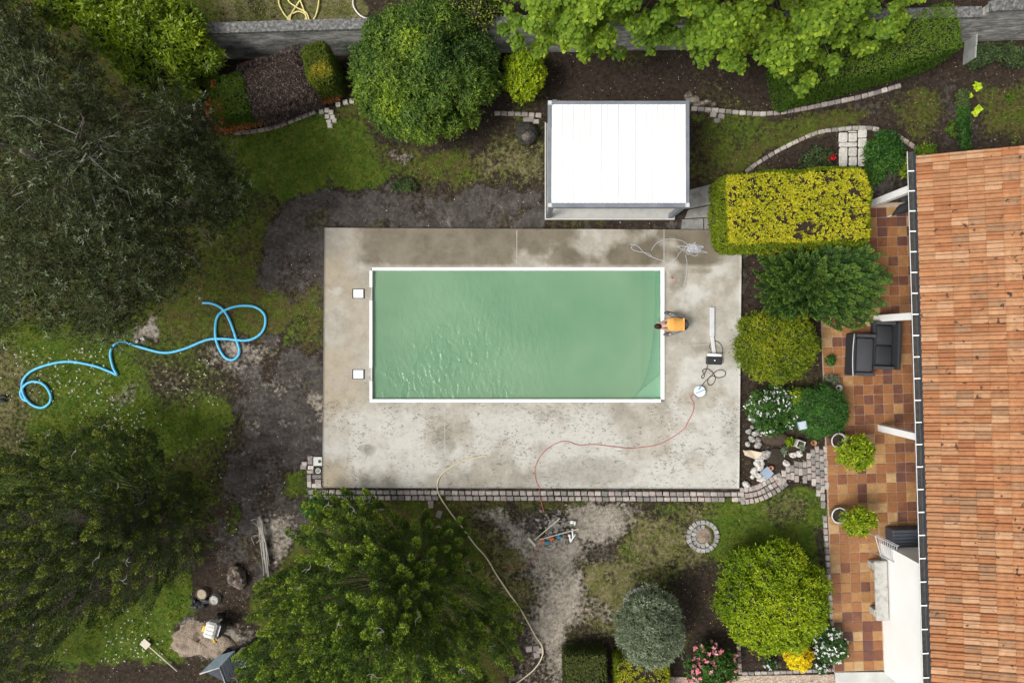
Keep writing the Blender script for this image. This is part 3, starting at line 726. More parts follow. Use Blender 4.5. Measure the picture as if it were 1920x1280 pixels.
# pale stepping slabs
sp = tag(link('slab_path', None), 'pale stone slabs between the curved edging and the golden hedge', kind='structure')
for (x0, y0, x1, y1) in ((1571.5,249,1589,266.5),(1590,249.5,1606.5,266),(1589.5,246,1606,248.6),(1607.5,243.5,1625,258.5),(1572,267.5,1606.5,276),(1608,259.5,1625,276),(1572,277,1588.5,311),(1590,277,1606.5,293),(1590.5,294.2,1606.5,311),(1608,277,1625,311)):
    a_, c_ = W(x0, y0), W(x1, y1)
    o = link('slab', SETTS[0], None, sp, Matrix.Translation(((a_.x+c_.x)/2, (a_.y+c_.y)/2, .035+RR.uniform(-.004,.004))) @ Matrix.Diagonal((abs(c_.x-a_.x)-.012, abs(c_.y-a_.y)-.012, .1, 1)))
    k = RR.uniform(.94,1.05); o.color = (.54*k,.515*k,.47*k,1)
# cracked concrete path beside the shelter, cut by irregular joints
cp = tag(link('concrete_path', None), 'old grey concrete path between the shelter and the golden hedge', kind='structure')
M['oldcon'] = pmat('old_concrete', [(.14,.135,.125),(.21,.205,.195),(.26,.25,.24)], 4, .9, .6, 40)
for poly in ([(1294,356),(1362,338),(1360,378),(1290,392)], [(1290,394),(1360,380),(1362,405),(1284,410)], [(1279,412),(1318,410),(1318,430),(1277,430)], [(1320,409.5),(1362,407),(1362,430),(1320,430)]):
    MB().prism([tuple(W(*p_)[:2]) for p_ in poly], -.2, .03+RR.uniform(0,.006)).build('slab', M['oldcon'], cp)
# ------------------------------------------------------------------ the house: tiled roof, gutter, porch and white block
TH = math.radians(1.7)
E0 = W(1718.5, 290, 2.62)                                   # eave corner at the verge
dS = Vector((math.sin(TH), -math.cos(TH), 0)); dE = Vector((math.cos(TH), math.sin(TH), 0))
ALPHA = math.atan(.30); up_s = dE*math.cos(ALPHA)+Vector((0,0,math.sin(ALPHA))); nrm = up_s.cross(-dS); 
if nrm.z < 0: nrm = -nrm
def HP(s, e, z=0.0): return Vector((E0.x, E0.y, 0)) + dS*s + dE*e + Vector((0,0,z))   # s along the eave, e inwards
house = thing('house', 'low house with orange canal tile roof, white walls and open porch', 'house', HP(0, 0), 0)
NROW, NCOL, TW, TL = 70, 11, .2215, .402
# roof deck under the tiles (two slopes)
mb = MB()
r0 = HP(.03, .05, 2.58); L = NROW*TW
top = r0 + up_s*(NCOL*TL); far = top + (dE*math.cos(ALPHA)-Vector((0,0,math.sin(ALPHA))))*(NCOL*TL)
th = Vector((0,0,-.09))
for a_, c_ in ((r0, top), (top, far)):
    q = [a_, a_+dS*L, c_+dS*L, c_]
    mb.add(q+[x+th for x in q], [(0,1,2,3),(7,6,5,4),(0,4,5,1),(1,5,6,2),(2,6,7,3),(3,7,4,0)])
M['underlay'] = pmat('roof_batten_clay', [(.16,.08,.05),(.22,.11,.07)], 6, .9, .2)
roof = mb.build('roof', M['underlay'], house)
# one canal tile: a shallow pan and a roll, lower end lifted over the next tile
def tile_arrays():
    prof = [(0,-.010),(.010,.002),(.035,.010),(.075,.012),(.116,.010),(.129,-.018),(.138,.004),(.147,.040),(.162,.056),(.188,.058),(.206,.044),(.2195,-.004)]
    vs = []; fs = []; n = len(prof)
    for x, lift, dz in ((0,.036,0),(TL*.5,.018,0),(TL+.05,0,0)):
        for y, z in prof: vs.append((x, y-TW/2, z+lift))
    for r in range(2):
        for j in range(n-1): fs.append((r*n+j, (r+1)*n+j, (r+1)*n+j+1, r*n+j+1))
    b0 = len(vs)
    for y, z in prof: vs.append((.004, y-TW/2, z+.010))
    for j in range(n-1): fs.append((b0+j, j, j+1, b0+j+1))
    return vs, fs
tv, tf = tile_arrays()
tile_me = bpy.data.meshes.new('tile'); tile_me.from_pydata(tv, [], [f[::-1] for f in tf]); tile_me.update()
M['tile'] = piece_mat('clay_roof_tile', 7, .20, .85, .35, (5.2, .640, (.075,.045,.034)))
TCOL = [(.345,.152,.068),(.375,.188,.092),(.325,.138,.062),(.41,.225,.118),(.365,.170,.079),(.435,.255,.145),(.345,.168,.083),(.30,.168,.092),(.385,.180,.082),(.39,.200,.100),(.355,.172,.084)]
M['tile_far'] = piece_mat('clay_roof_tile_far', 7, .20, .85, .35, (5.2, .625, (.05,.032,.026)), [(i/len(TCOL), c) for i, c in enumerate(TCOL)])
tile_me.materials.append(M['tile'])
B3 = Matrix((up_s, -dS, nrm)).transposed().to_4x4()
def tile_m(r, c):
    o = HP(.03+TW*(r+.5), -.03, 2.60) + up_s*(c*TL) + nrm*(.012+RR.uniform(0,.007))
    return Matrix.Translation(o) @ B3 @ Euler((RR.uniform(-.012,.012), 0, RR.uniform(-.012,.012))).to_matrix().to_4x4()
rinv = WM[roof].inverted(); cnt = 0; rest_v, rest_f = [], []
TV = np.array(tv); TF = np.array([f[::-1] for f in tf])
for c in range(NCOL):
    for r in range(NROW):
        mt = tile_m(r, c)
        if cnt < 300 and c < 5 and r < 67:
            o = link('tile', tile_me, None, roof, rinv @ mt); k = RR.uniform(.90,1.08); cc = TCOL[RR.randrange(len(TCOL))]
            o.color = (cc[0]*k, cc[1]*k, cc[2]*k, 1); cnt += 1
        else:
            A = np.array(mt); rest_f.append(TF+len(rest_v)*len(TV)); rest_v.append(TV@A[:3,:3].T+A[:3,3])
up2 = dE*math.cos(ALPHA)-Vector((0,0,math.sin(ALPHA)))
rt = np_obj('tile_rows', np.concatenate(rest_v), np.concatenate(rest_f), M['tile_far'], roof); rt['kind'] = 'stuff'
# gutter
gz = 2.50; gs0, gs1 = -.12, L+.1; ge = -.10; gr = .085
vs, fs = [], []; K = 9
for i, s_ in enumerate((gs0, gs1)):
    for j in range(K+1):
        a_ = PI+PI*j/K; p_ = HP(s_, ge+gr*math.cos(a_), gz+gr*math.sin(a_)); vs.append(p_)
    for j in range(K+1):
        a_ = PI+PI*j/K; p_ = HP(s_, ge+(gr-.006)*math.cos(a_), gz+(gr-.006)*math.sin(a_)+.001); vs.append(p_)
n = K+1
for j in range(K):
    fs.append((j, j+1, 2*n+j+1, 2*n+j)); 
mb = MB(); mb.add(vs, fs)
for j in range(K): mb.f.append((n+j, 3*n+j, 3*n+j+1, n+j+1))
mb.f += [(0, 2*n, 3*n, n), (K, n+K, 3*n+K, 2*n+K)]
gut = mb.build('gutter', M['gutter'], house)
lip = MB(); lip.tube([HP(gs0, ge-gr, gz+.004), HP(gs1, ge-gr, gz+.004)], .011, 6); lip.build('lip', M['alu'], gut)
shade_strip = MB(); shade_strip.box(HP((gs0+gs1)/2, ge, gz-.048), (.10, gs1-gs0-.04, .02), TH); shade_strip.build('shade_strip', M['gutter_shade'], gut)  # added dark strip: painted shade along the gutter's inside
s_ = .42
while s_ < L:
    b_ = MB().box(HP(s_, ge+.005, gz+.012), (.165, .035, .010), TH); b_.build('bracket', M['white'], gut); s_ += .545+.14*(s_/L)
MB().box(HP((gs0+gs1)/2, .012, 2.49), (.022, gs1-gs0-.2, .19), TH).build('fascia', M['shedwall'], house)
# walls: white block, porch back wall, north wall
BL = 11.40; s_b = (E0.y - W(0,1017).y)/math.cos(TH)
def wall_box(s0, s1, e0, e1, z0, z1): 
    c = HP((s0+s1)/2, (e0+e1)/2, (z0+z1)/2); return MB().box(c, (abs(e1-e0), abs(s1-s0), z1-z0), TH)
eb = (W(1651,1017)-Vector((E0.x,E0.y,0))).dot(dE)
wall_box(s_b, s_b+4.05, eb, eb+3.4, -.1, 2.36).build('wall', M['render'], house)
wall_box(s_b+4.05, L-.05, eb+1.1, eb+3.4, -.1, 2.60).build('wall', M['render'], house)
wall_box(.5, s_b-.004, 1.75, 5.2, -.1, 2.62).build('wall', M['render'], house)
# posts that carry the eave
for (px, py) in ((1636,380.5),(1639,597),(1647,801.5)):
    v = W(px, py); MB().box((v.x+.06, v.y, 1.22), (.19, .205, 2.44), TH, bev=.012).build('post', M['white'], house)
pb = W(1636,380.5); bm_ = MB().box((pb.x+.25, pb.y+.05, 2.36), (.55, .16, .2), TH); 
MB().box(HP(s_b/2+.0, .42, 2.50), (.14, s_b-.3, .12), TH).build('eave_beam', M['wood'], house)
# shutters and door leaves against the porch back wall
for py, w_ in ((470,.85),(628,1.0),(757,.95)):
    s_ = (E0.y-W(0,py).y)
    wall_box(s_-w_/2, s_+w_/2, 1.66, 1.745, .02, 2.1).build('shutter', M['shutter'], house)
# concrete ledge beyond the terrace
mb = MB(); mb.prism([tuple(W(*p_)[:2]) for p_ in ((1565,1259),(1900,1256),(1900,1500),(1575,1500))], -.2, .035); 
tag(mb.build('concrete_strip', M['concrete_slab']), 'pale concrete strip beyond the end of the terrace', kind='structure')
mb = MB(); mb.prism([tuple(W(*p_)[:2]) for p_ in ((1255,1268.5),(1564,1263),(1572,1500),(1255,1500))], -.2, .02)
m, nt, b = new_mat('exposed_gravel_path'); p = pos(nt)
vo = nd(nt, 'ShaderNodeTexVoronoi'); vo.inputs['Scale'].default_value = 34; nt.links.new(p, vo.inputs['Vector'])
sp_ = nd(nt, 'ShaderNodeSeparateColor'); nt.links.new(vo.outputs['Color'], sp_.inputs[0])
nt.links.new(ramp(nt, [(0,(.19,.135,.10)),(.3,(.33,.25,.19)),(.6,(.42,.33,.25)),(1,(.56,.48,.38))], sp_.outputs[0]).outputs[0], b.inputs['Base Color'])
b.inputs['Roughness'].default_value = .9; bump(nt, b, vo.outputs['Distance'], .6, .02)
tag(mb.build('gravel_path', m), 'washed gravel path along the bottom of the garden', kind='structure')

# ------------------------------------------------------------------ tiled terrace
terr = tag(link('terrace', None), 'terrace of mottled brown and ochre quarry tiles in front of the house', kind='structure')
T0 = W(1548.5, 835); tS = Vector((math.sin(math.radians(2.1)), -math.cos(math.radians(2.1)), 0)); tE = Vector((-tS.y, tS.x, 0))
PT_ = .3065
def TP(i, j): return Vector((T0.x, T0.y, 0)) + tE*(PT_*(i+.5)) + tS*(PT_*(j+.5))
rot = math.atan2(tE.y, tE.x)
M['grout'] = pmat('tile_grout', [(.36,.27,.20),(.46,.36,.28)], 5, .9, .2)
q = [Vector((T0.x,T0.y,0))+tE*a_+tS*c_ for a_, c_ in ((-.01,-7.5),(4.4,-7.5),(4.4,7.06),(-.01,7.06))]
MB().prism([tuple(v[:2]) for v in q], -.2, .012).build('screed', M['grout'], terr)
mq, nt, b = new_mat('quarry_tile'); p = pos(nt)
oc = nd(nt, 'ShaderNodeObjectInfo').outputs['Color']
f = noise(nt, p, 3.4, 3, .55, .6); 
colr = mix(nt, ramp(nt, [(.40,(0,0,0)),(.66,(1,1,1))], f).outputs[0], oc, (.26,.115,.048))
colr = mix(nt, .45, oc, colr)
colr = mix(nt, 1.0, colr, ramp(nt, [(.3,(.82,.82,.82)),(.7,(1.15,1.15,1.15))], noise(nt, p, 16, 4)).outputs[0], 'MULTIPLY')
nt.links.new(colr, b.inputs['Base Color']); b.inputs['Roughness'].default_value = .42; b.inputs['Specular IOR Level'].default_value = .35
bump(nt, b, noise(nt, p, 30, 3), .15, .004); M['quarry'] = mq
QC = [(.225,.092,.042),(.28,.122,.05),(.165,.066,.038),(.335,.175,.07),(.385,.225,.095),(.135,.058,.040),(.30,.142,.058),(.42,.275,.135),(.25,.112,.05),(.12,.055,.044)]
qt = MB().box((0,0,-.012), (PT_-.016, PT_-.016, .024), bev=.005).mesh('tile'); qt.materials.append(M['quarry'])
cells = []
for j in range(-24, 23):
    for i in range(0, 14):
        v = TP(i, j); px, py = 960+60*v.x, 640-60*v.y
        if py < 392: continue
        edge = 1714+ (py-290)*.027
        if v.x > HP(v.y and (E0.y-v.y), eb).x and py > 1017: continue
        hid = px > edge+8 or (py < 470 and px < 1628) or (py < 600 and px < 1600) or (690 < py < 815 and px < 1560 and False)
        hid = hid or (600 < py < 700 and 1590 < px < 1672)
        cells.append((hid, abs(py-800)+abs(px-1600)*.5, i, j, v))
cells.sort(key=lambda c_: (c_[0], c_[1]))
tr_v, tr_f = [], []
qv = np.array([tuple(v.co) for v in qt.vertices]); qf = [tuple(p_.vertices) for p_ in qt.polygons]
mbr = MB()
for k, (hid, _, i, j, v) in enumerate(cells):
    mt = Matrix.Translation((v.x, v.y, .032+RR.uniform(-.002,.002))) @ Matrix.Rotation(rot+RR.uniform(-.006,.006), 4, 'Z')
    if k < 300:
        o = link('tile', qt, None, terr, mt)
        yy = 640-60*v.y
        # paler ochres in the middle of the terrace, deeper reds near the house
        wts = [1,1.3,1,1.2,.5,.7,1.2,.35,1.2,.6]
        if yy > 985: wts = [.5,1.0,.6,1.6,1.6,.25,1.5,.5,1.0,.3]
        elif yy > 840 and i < 7: wts = [.6,1,.6,1.3,1.2,.5,1.3,.7,1,.5]
        elif 690 < yy < 830: wts = [1.2,1,1.5,.5,.5,1.1,.8,.2,1,1.0]
        cc = QC[RR.choices(range(10), wts)[0]]; kk = RR.uniform(.9,1.1); o.color = (cc[0]*kk, cc[1]*kk, cc[2]*kk, 1)
    else:
        mbr.box((v.x, v.y, .02), (PT_-.016, PT_-.016, .024), rot)
M['quarry_far'] = piece_mat('quarry_tile_far', 6, .2, .5, .1, None, [(i/10, c) for i, c in enumerate(QC)])
o = mbr.build('tile_rows', M['quarry_far'], terr); o['kind'] = 'stuff'

# ------------------------------------------------------------------ white roofed shelter beside the pool
shz = 2.45
shel = thing('pool_shelter', 'open poolside shelter with white sheet roof in a grey steel frame', 'shelter', W(1160,300))
a_, c_ = W(1027.5,189,shz), W(1293,388.5,shz); X0, X1, Y1, Y0 = a_.x, c_.x, a_.y, c_.y
fw = .09
for nm, x0, x1, y0, y1 in (('beam',X0,X1,Y1-fw,Y1),('beam',X0,X1,Y0,Y0+fw+.03),('beam',X0,X0+fw,Y0+fw+.034,Y1-fw-.004),('beam',X1-fw,X1,Y0+fw+.034,Y1-fw-.004)):
    MB().box(((x0+x1)/2,(y0+y1)/2,shz-.11), (x1-x0,y1-y0,.22), bev=.01).build(nm, M['frame'], shel)
# corner caps with bolts
for x_, y_ in ((X0+.055,Y0+.06),(X1-.055,Y0+.06),(X0+.055,Y1-.055)):
    cp_ = MB().box((x_, y_, shz+.006), (.115,.115,.012), bev=.004).build('corner_plate', M['alu'], shel)
    for dx, dy in ((-.035,-.035),(.035,-.035),(-.035,.035),(.035,.035)):
        MB().lathe([(.009,0),(.009,.008),(.004,.012)], (x_+dx, y_+dy, shz+.012), 8).build('bolt', M['zinc'], cp_)
# ribbed sheets: each panel a strip 0.5 m wide with small ribs, falling slightly towards the beds
nP = 8; pw = (X1-X0-2*fw-.01)/nP
for k in range(nP):
    x0 = X0+fw+.005+k*pw; vs = []; fs = []
    prof = []
    for r in range(3):
        u = r*pw/3; prof += [(u+.002,0),(u+pw/3-.040,0),(u+pw/3-.026,.016),(u+pw/3-.014,.016),(u+pw/3-.0,0)]
    for yy, zz in ((Y0+fw+.028, shz-.012),(Y1-fw+.01, shz-.045)):
        for u, h in prof: vs.append((x0+u, yy, zz+h))
    n = len(prof)
    for j in range(n-1): fs.append((j, j+1, n+j+1, n+j))
    mb = MB(); mb.add(vs, fs); mb.build('roof_panel', M['sheet'], shel)
# posts and base
bx0, bx1, by0, by1 = W(1021.5,0).x, W(1265,0).x, W(0,412.5).y, W(0,232).y
for x_, y_ in ((W(1028.5,0).x, W(0,406).y), (W(1256,0).x, W(0,406).y), (W(1032,0).x, W(0,238).y), (W(1256,0).x, W(0,238).y)):
    MB().box((x_, y_, (shz-.22)/2+.03), (.13,.13,shz-.28), bev=.008).build('post', M['frame'], shel)
for x_ in (X0+.05, X1-.05):
    pass
slab = MB().box(((bx0+bx1)/2+.0, (by0+by1)/2, -.04), (bx1-bx0, by1-by0, .22), bev=.01)
slab.build('base_slab', pmat('shelter_base', [(.36,.355,.335),(.44,.435,.415),(.40,.39,.36)], 3, .85, .25, 40), shel)
MB().box((bx0+.012, (by0+by1)/2, .10), (.024, by1-by0, .06)).build('base_trim', M['tub'], shel)
MB().box(((bx0+bx1)/2, by0+.012, .095), (bx1-bx0-.06, .024, .05)).build('base_trim', M['tub'], shel)
br = MB(); br.tube([(W(1254,0).x, W(0,405).y, 1.6), (X1-.15, W(0,405).y, shz-.2)], .05, 6); br.build('brace', M['frame'], shel)

# ------------------------------------------------------------------ garden wall
m, nt, b = new_mat('old_wall_render'); p = pos(nt)
mp = nd(nt, 'ShaderNodeMapping'); nt.links.new(p, mp.inputs['Vector']); mp.inputs['Rotation'].default_value = (0,.7,0); mp.inputs['Scale'].default_value = (.8,1,1.9)
n1 = noise(nt, mp.outputs[0], 2.2, 6, .65, .5); n2 = noise(nt, p, 9, 5, .6)
base = ramp(nt, [(.34,(.14,.14,.135)),(.46,(.28,.28,.265)),(.56,(.42,.42,.40)),(.68,(.66,.65,.62))], n1).outputs[0]
base = mix(nt, ramp(nt, [(.45,(0,0,0)),(.7,(.6,.6,.6))], n2).outputs[0], base, (.10,.10,.075))
nt.links.new(base, b.inputs['Base Color']); b.inputs['Roughness'].default_value = .95; bump(nt, b, n2, .5, .02); M['wall'] = m
m, nt, b = new_mat('pale_wall_render'); p = pos(nt)
mp = nd(nt, 'ShaderNodeMapping'); nt.links.new(p, mp.inputs['Vector']); mp.inputs['Rotation'].default_value = (0,.6,0); mp.inputs['Scale'].default_value = (1,1,3.4)
n1 = noise(nt, mp.outputs[0], 2.6, 6, .65, .5)
nt.links.new(ramp(nt, [(.34,(.14,.135,.125)),(.48,(.28,.27,.25)),(.60,(.46,.45,.42)),(.72,(.68,.67,.63))], n1).outputs[0], b.inputs['Base Color']); b.inputs['Roughness'].default_value = .95; bump(nt, b, n1, .4, .02); M['wall_pale'] = m
M['coping'] = pmat('lichened_coping', [(.05,.05,.05),(.125,.125,.12),(.26,.26,.25)], 12, .95, .7, 50)
def garden_wall(label, base_px, ztop, mt='wall'):
    t = thing('garden_wall', label, 'wall', W(*base_px[0]), 0, 'stretches of the old garden wall')
    for k in range(len(base_px)-1):
        a_, c_ = W(*base_px[k]), W(*base_px[k+1]); d_ = c_-a_; n_ = Vector((-d_.y, d_.x, 0)).normalized()
        q = [a_, c_, c_+n_*.22, a_+n_*.22]
        MB().prism([tuple(v[:2]) for v in q], -.3, ztop).build('wall_panel', M[mt], t)
        q = [a_-n_*.035, c_-n_*.035, c_+n_*.27, a_+n_*.27]
        MB().prism([tuple(v[:2]) for v in q], ztop+.002, ztop+.11).build('coping', M['coping'], t)
    return t
garden_wall('grey rendered garden wall with lichened coping between the laurel and the round bush', [(250,116),(605,105),(760,101)], 1.72)
garden_wall('shaded stretch of garden wall behind the round bush and the maple', [(760,101),(1100,96),(1440,90),(1766,82)], 1.72)
garden_wall('pale streaked garden wall above the vegetable plot', [(1770,80),(1960,72),(2300,60)], 2.0, 'wall_pale')
M['fence'] = pmat('fence_concrete', [(.24,.25,.24),(.34,.35,.34)], 3, .9, .3)
# leaning concrete fence panel in front of the wall
fp = thing('fence_panel', 'narrow pale concrete panel standing out from the wall by the hedge end', 'fence', W(1816,120))
a_, c_ = W(1812,122), W(1823,80)
MB().box((14.16, 9.44, .32), (.08, .08, .66)).build('post', M['oldcon'], fp)
MB().box((14.13, 8.82, .26), (.045, .36, .56), -.06).build('panel', M['fence'], fp)
MB().box((14.16, 9.20, .26), (.045, .37, .56), -.06).build('panel', M['fence'], fp)

# ------------------------------------------------------------------ furniture on the terrace
def sofa(label, x0, x1, y0, y1, back, seat_h=.36, back_h=.62, arm_h=.5, div=True):
    t = thing('garden_sofa', label, 'garden sofa', ((x0+x1)/2, (y0+y1)/2, .033), -.035, 'two garden sofas pushed together')
    cx, cy = 0, 0; w, l = x1-x0, y1-y0; ar = .10
    MB().box((0,0,.15), (w-.02, l-.02, .24), bev=.03).build('base', M['charcoal'], t, local=True)
    bx = -w/2+.05 if back < 0 else w/2-.05
    MB().box((bx, 0, back_h/2), (.10, l, back_h), bev=.03).build('backrest', M['charcoal'], t, local=True)
    for sy in (-1, 1):
        MB().box((-.05*back*0 + (.06 if back < 0 else -.06), sy*(l/2-ar/2), arm_h/2), (w-.13, ar, arm_h), bev=.02).build('armrest', M['anthracite'] if False else M['cushion'], t, local=True)
    n = 2 if div else 1; cl = (l-2*ar-.03)/n
    for k in range(n):
        yc = -l/2+ar+.015+cl*(k+.5)
        mb = MB(); mb.box((.05 if back < 0 else -.05, yc, seat_h-.03), (w-.22, cl-.012, .13), bev=.045); mb.build('seat_cushion', M['cushion'] if back < 0 else M['charcoal'], t, True, True)
    if back < 0:
        pp = [(-w/2+.015+.03*math.sin(PI*k/10)*-1, -l/2+l*k/10, back_h+.008) for k in range(11)]
        mb = MB(); mb.tube(pp, .014, 6); mb.build('piping', M['alu'], t, True, True)
    return t
v0, v1 = W(1583,626), W(1636,704)
sofa('low grey garden sofa with pale piped back, nearer the bushes', v0.x, v1.x-.13, v1.y+.02, v0.y, -1, .36, .52, .44, False)
v0, v1 = W(1634,606,.4), W(1678,696,.4)
sofa('dark two-seat garden sofa, nearer the house, partly over the first', v0.x+.10, v1.x+.10, v1.y+.06, v0.y+.06, 1, .34, .56, .46, True)
# storage box against the white wall
cb = thing('storage_box', 'anthracite plastic storage box with ribbed lid in the corner of the white wall', 'storage box', HP(s_b-.28, eb+.85, .033), TH)
MB().box((0,0,.24), (1.45,.50,.46), bev=.02).build('body', M['anthracite'], cb, local=True)
for k in range(5): MB().box((0, -.205+.1025*k, .495), (1.47,.098,.045), bev=.012).build('lid_plank', M['anthracite'], cb, local=True)
# concrete bench
bv = W(1653,1107,.45)
bn = thing('stone_bench', 'weathered concrete bench against the white house wall', 'bench', (bv.x, bv.y, .033), math.radians(2.0))
mb = MB(); mb.box((0,0,.40), (.39,1.83,.11), bev=.03); mb.build('seat', M['stone'], bn, local=True)
for sy in (-.72,.72): MB().box((-.02,sy,.17), (.36,.22,.34), bev=.02).build('leg', M['stone'], bn, local=True)
# wire rack
wr = thing('wire_rack', 'small white wire rack standing in front of the house corner above the bench', 'rack', W(1652,1026), 0)
mb = MB(); q = [W(1641,1004,.75), W(1682,1024,.75), W(1677,1054,.75), W(1652,1042,.75)]
def qp(u, v): return (q[0]*(1-u)+q[1]*u)*(1-v)+(q[3]*(1-u)+q[2]*u)*v
for a_, c_ in zip(q, q[1:]+q[:1]): mb.tube([a_, c_], .016, 5)
mb.build('frame', M['wire'], wr)
for k in range(9):
    mb = MB(); u = .08+k*.105; mb.tube([qp(u,0), qp(u,.05)+Vector((0,0,-.05)), qp(u,.95)+Vector((0,0,-.05)), qp(u,1)], .009, 5); mb.build('rod', M['wire'], wr)
for k in range(4):
    mb = MB(); e_ = q[k]; mb.tube([e_, Vector((e_.x-.02, e_.y, .033))], .012, 5); mb.build('leg', M['wire'], wr)
mb = MB(); mb.tube([q[0]+Vector((-.02,.0,.02)), q[0]+Vector((.0,.05,.1)), q[1]+Vector((.0,.05,.1)), q[1]], .010, 5); mb.build('handle', M['wire'], wr)
# dark cover leaning under the porch end
dc = thing('folded_parasol', 'dark folded parasol lying under the porch beside the first white post', 'parasol', W(1690,396), 0)
mb = MB(); mb.tube([W(1672,404,.12), W(1690,392,.2), W(1712,384,.2), W(1735,380,.15)], [.02,.14,.17,.10], 9); mb.build('canopy', M['charcoal'], dc, True)
mb = MB(); mb.tube([W(1664,407,.1), W(1673,403,.12)], .02, 6); mb.build('pole', M['alu'], dc)

# ------------------------------------------------------------------ things on the pool deck
def tube_px(name, pts, r, mt, label, cat, z=0.0, group=None, k=6, wob=0.0, n=10, zf=None):
    P_ = smooth_px(pts, n); ww = []
    for i, p_ in enumerate(P_):
        zz = (zf(p_) if zf else z)+r + (wob*math.sin(i*.9) if wob else 0); v = W(p_[0], p_[1], max(zz, 0)); ww.append((v.x, v.y, zz))
    mb = MB(); mb.tube(ww, r, k); o = mb.build(name, mt, None, True)
    if label: tag(o, label, cat, group)
    return o
def gz_px(p_):
    x, y = (p_[0]-960)/60, (640-p_[1])/60
    return float(relief(np.array([x]), np.array([y]))[0])
def deck_or_ground(p_):
    return DZ if poly_sd([(608,427),(1391,431),(1386,916),(604,914)], np.array([p_[0]]), np.array([p_[1]]))[0] > -1.5 else .045
tube_px('pool_hose', [(380,568),(398,569),(418,580),(432,604),(443,636),(449,660),(438,674),(420,668),(406,640),(404,610),(412,588),(440,575),(474,574),(495,588),(497,610),(486,628),(462,638),(420,635),(388,637),(345,654),(308,661),(268,652),(235,642),(216,645),(207,662),(212,688),(219,702),(207,697),(178,686),(135,678),(100,681),(62,694),(43,714),(44,738),(58,757),(78,764),(93,755),(95,740),(84,722),(66,715),(49,720),(39,735),(44,748),(54,752)],
        .042, M['hose_blue'], 'light blue pool hose snaking in loops over the lawn beside the dark soil', 'hose', 0, None, 8, 0, 8, lambda p_: max(gz_px(p_), -.03)+.005)
tube_px('garden_hose', [(912,854),(900,856),(870,863),(838,880),(823,897),(820,916),(828,936),(848,965),(868,990),(890,1020),(912,1045),(930,1075),(950,1105),(975,1140),(990,1166),(1004,1192),(1016,1210),(1017,1228),(1005,1250),(985,1268),(955,1290)],
        .022, M['hose_beige'], 'thin beige hose running from the slab down past the conifer', 'hose', 0, None, 6, 0, 8, deck_or_ground)
tube_px('coiled_hose', [(522,-20),(524,10),(540,35),(560,46),(580,44),(592,30),(598,0),(592,-20),(575,-18),(560,5),(545,30),(548,42),(566,45),(574,30),(560,22),(543,30),(540,42),(556,48),(576,46),(570,20),(558,-10),(548,-20),(540,0),(556,14),(574,24),(580,40),(582,52)],
        .026, M['hose_yellow'], 'tangled pale yellow hose on the lawn beyond the garden wall', 'hose', .0, None, 6, .01, 8)
tube_px('garden_hose', [(664,-14),(662,8),(670,24),(684,34),(700,36)], .026, M['hose_white'], 'short curve of whitish hose beyond the wall next to the round bush', 'hose', 0.0, None, 6, 0)
tube_px('extension_cord', [(1311,742),(1297,740),(1296,746),(1301,757),(1299,772),(1290,790),(1284,802),(1272,812),(1250,826),(1230,834),(1205,838),(1180,840),(1150,837),(1115,833),(1085,834),(1064,827),(1045,830),(1025,842),(1010,860),(1003,880),(1005,900),(1011,914),(1012,930),(1016,945),(1020,960)],
        .011, M['cord_red'], 'thin red extension cord winding across the concrete slab', 'cord', DZ, None, 5, 0, 8, deck_or_ground)
tube_px('power_cord', [(1327,684),(1322,698),(1315,706),(1318,709),(1321,703),(1317,695),(1324,691),(1333,695),(1340,704),(1341,712),(1335,721),(1328,720),(1327,712),(1334,704),(1346,708),(1358,705),(1360,697),(1352,693),(1342,696),(1332,706),(1322,715),(1315,724)],
        .012, M['cord_black'], 'black power cord looping between the pump box and the round reel', 'cord', DZ, None, 5, 0, 8)
tube_px('power_cord', [(1333,655),(1330,650),(1333,643),(1341,639),(1350,644),(1355,654),(1354,661),(1351,666)],
        .011, M['cord_black'], 'thin black cord looped round the foot of the grey metal bar', 'cord', DZ, None, 5, 0, 8)
# tangle of grey wire
q = random.Random(4); pts = [(1182,459),(1188,458),(1198,463),(1206,472),(1218,480),(1222,480),(1215,475),(1200,472),(1188,469),(1184,463),(1192,457)]
tube_px('cable', [(1220,481),(1226,483),(1240,488),(1256,490),(1268,484),(1274,474),(1287,463),(1290,460),(1280,452),(1262,448),(1246,449),(1230,457),(1221,470)]+[], .010, M['wire'], 'big open loop of pale cable beside the wire tangle', 'cable', DZ, None, 5)
tube_px('cable', pts, .010, M['wire'], 'small oval loop of pale cable at the end of the wire', 'cable', DZ, None, 5)
tang = []
for k in range(60):
    a_ = q.uniform(0, 6.28); tang.append((1298+q.gauss(0,1)*9+12*math.cos(k*1.9), 466+4*math.sin(k*1.3)+q.gauss(0,1)*5))
tube_px('wire_tangle', tang, .009, M['wire'], 'dense tangle of grey wire on the damp end of the slab', 'wire', DZ, None, 5, .012, 6)
tube_px('cable', [(1285,478),(1288,490),(1288,510),(1284,530),(1279,543)], .009, M['wire'], 'loose strand of pale cable trailing down from the tangle', 'cable', DZ, None, 5)
# red pliers
pl = thing('pliers', 'small red handled pliers lying near the pool corner', 'pliers', W(1262,523,DZ), -.9)
MB().tube([(-.09,.012,.013),(-.03,.02,.013),(0,0,.013)], .010, 6).build('handle', M['red'], pl, True, True)
MB().tube([(-.09,-.012,.013),(-.03,-.02,.013),(0,0,.013)], .010, 6).build('handle', M['red'], pl, True, True)
MB().box((.03,0,.012), (.06,.022,.016), bev=.004).build('jaws', M['alu'], pl, local=True)
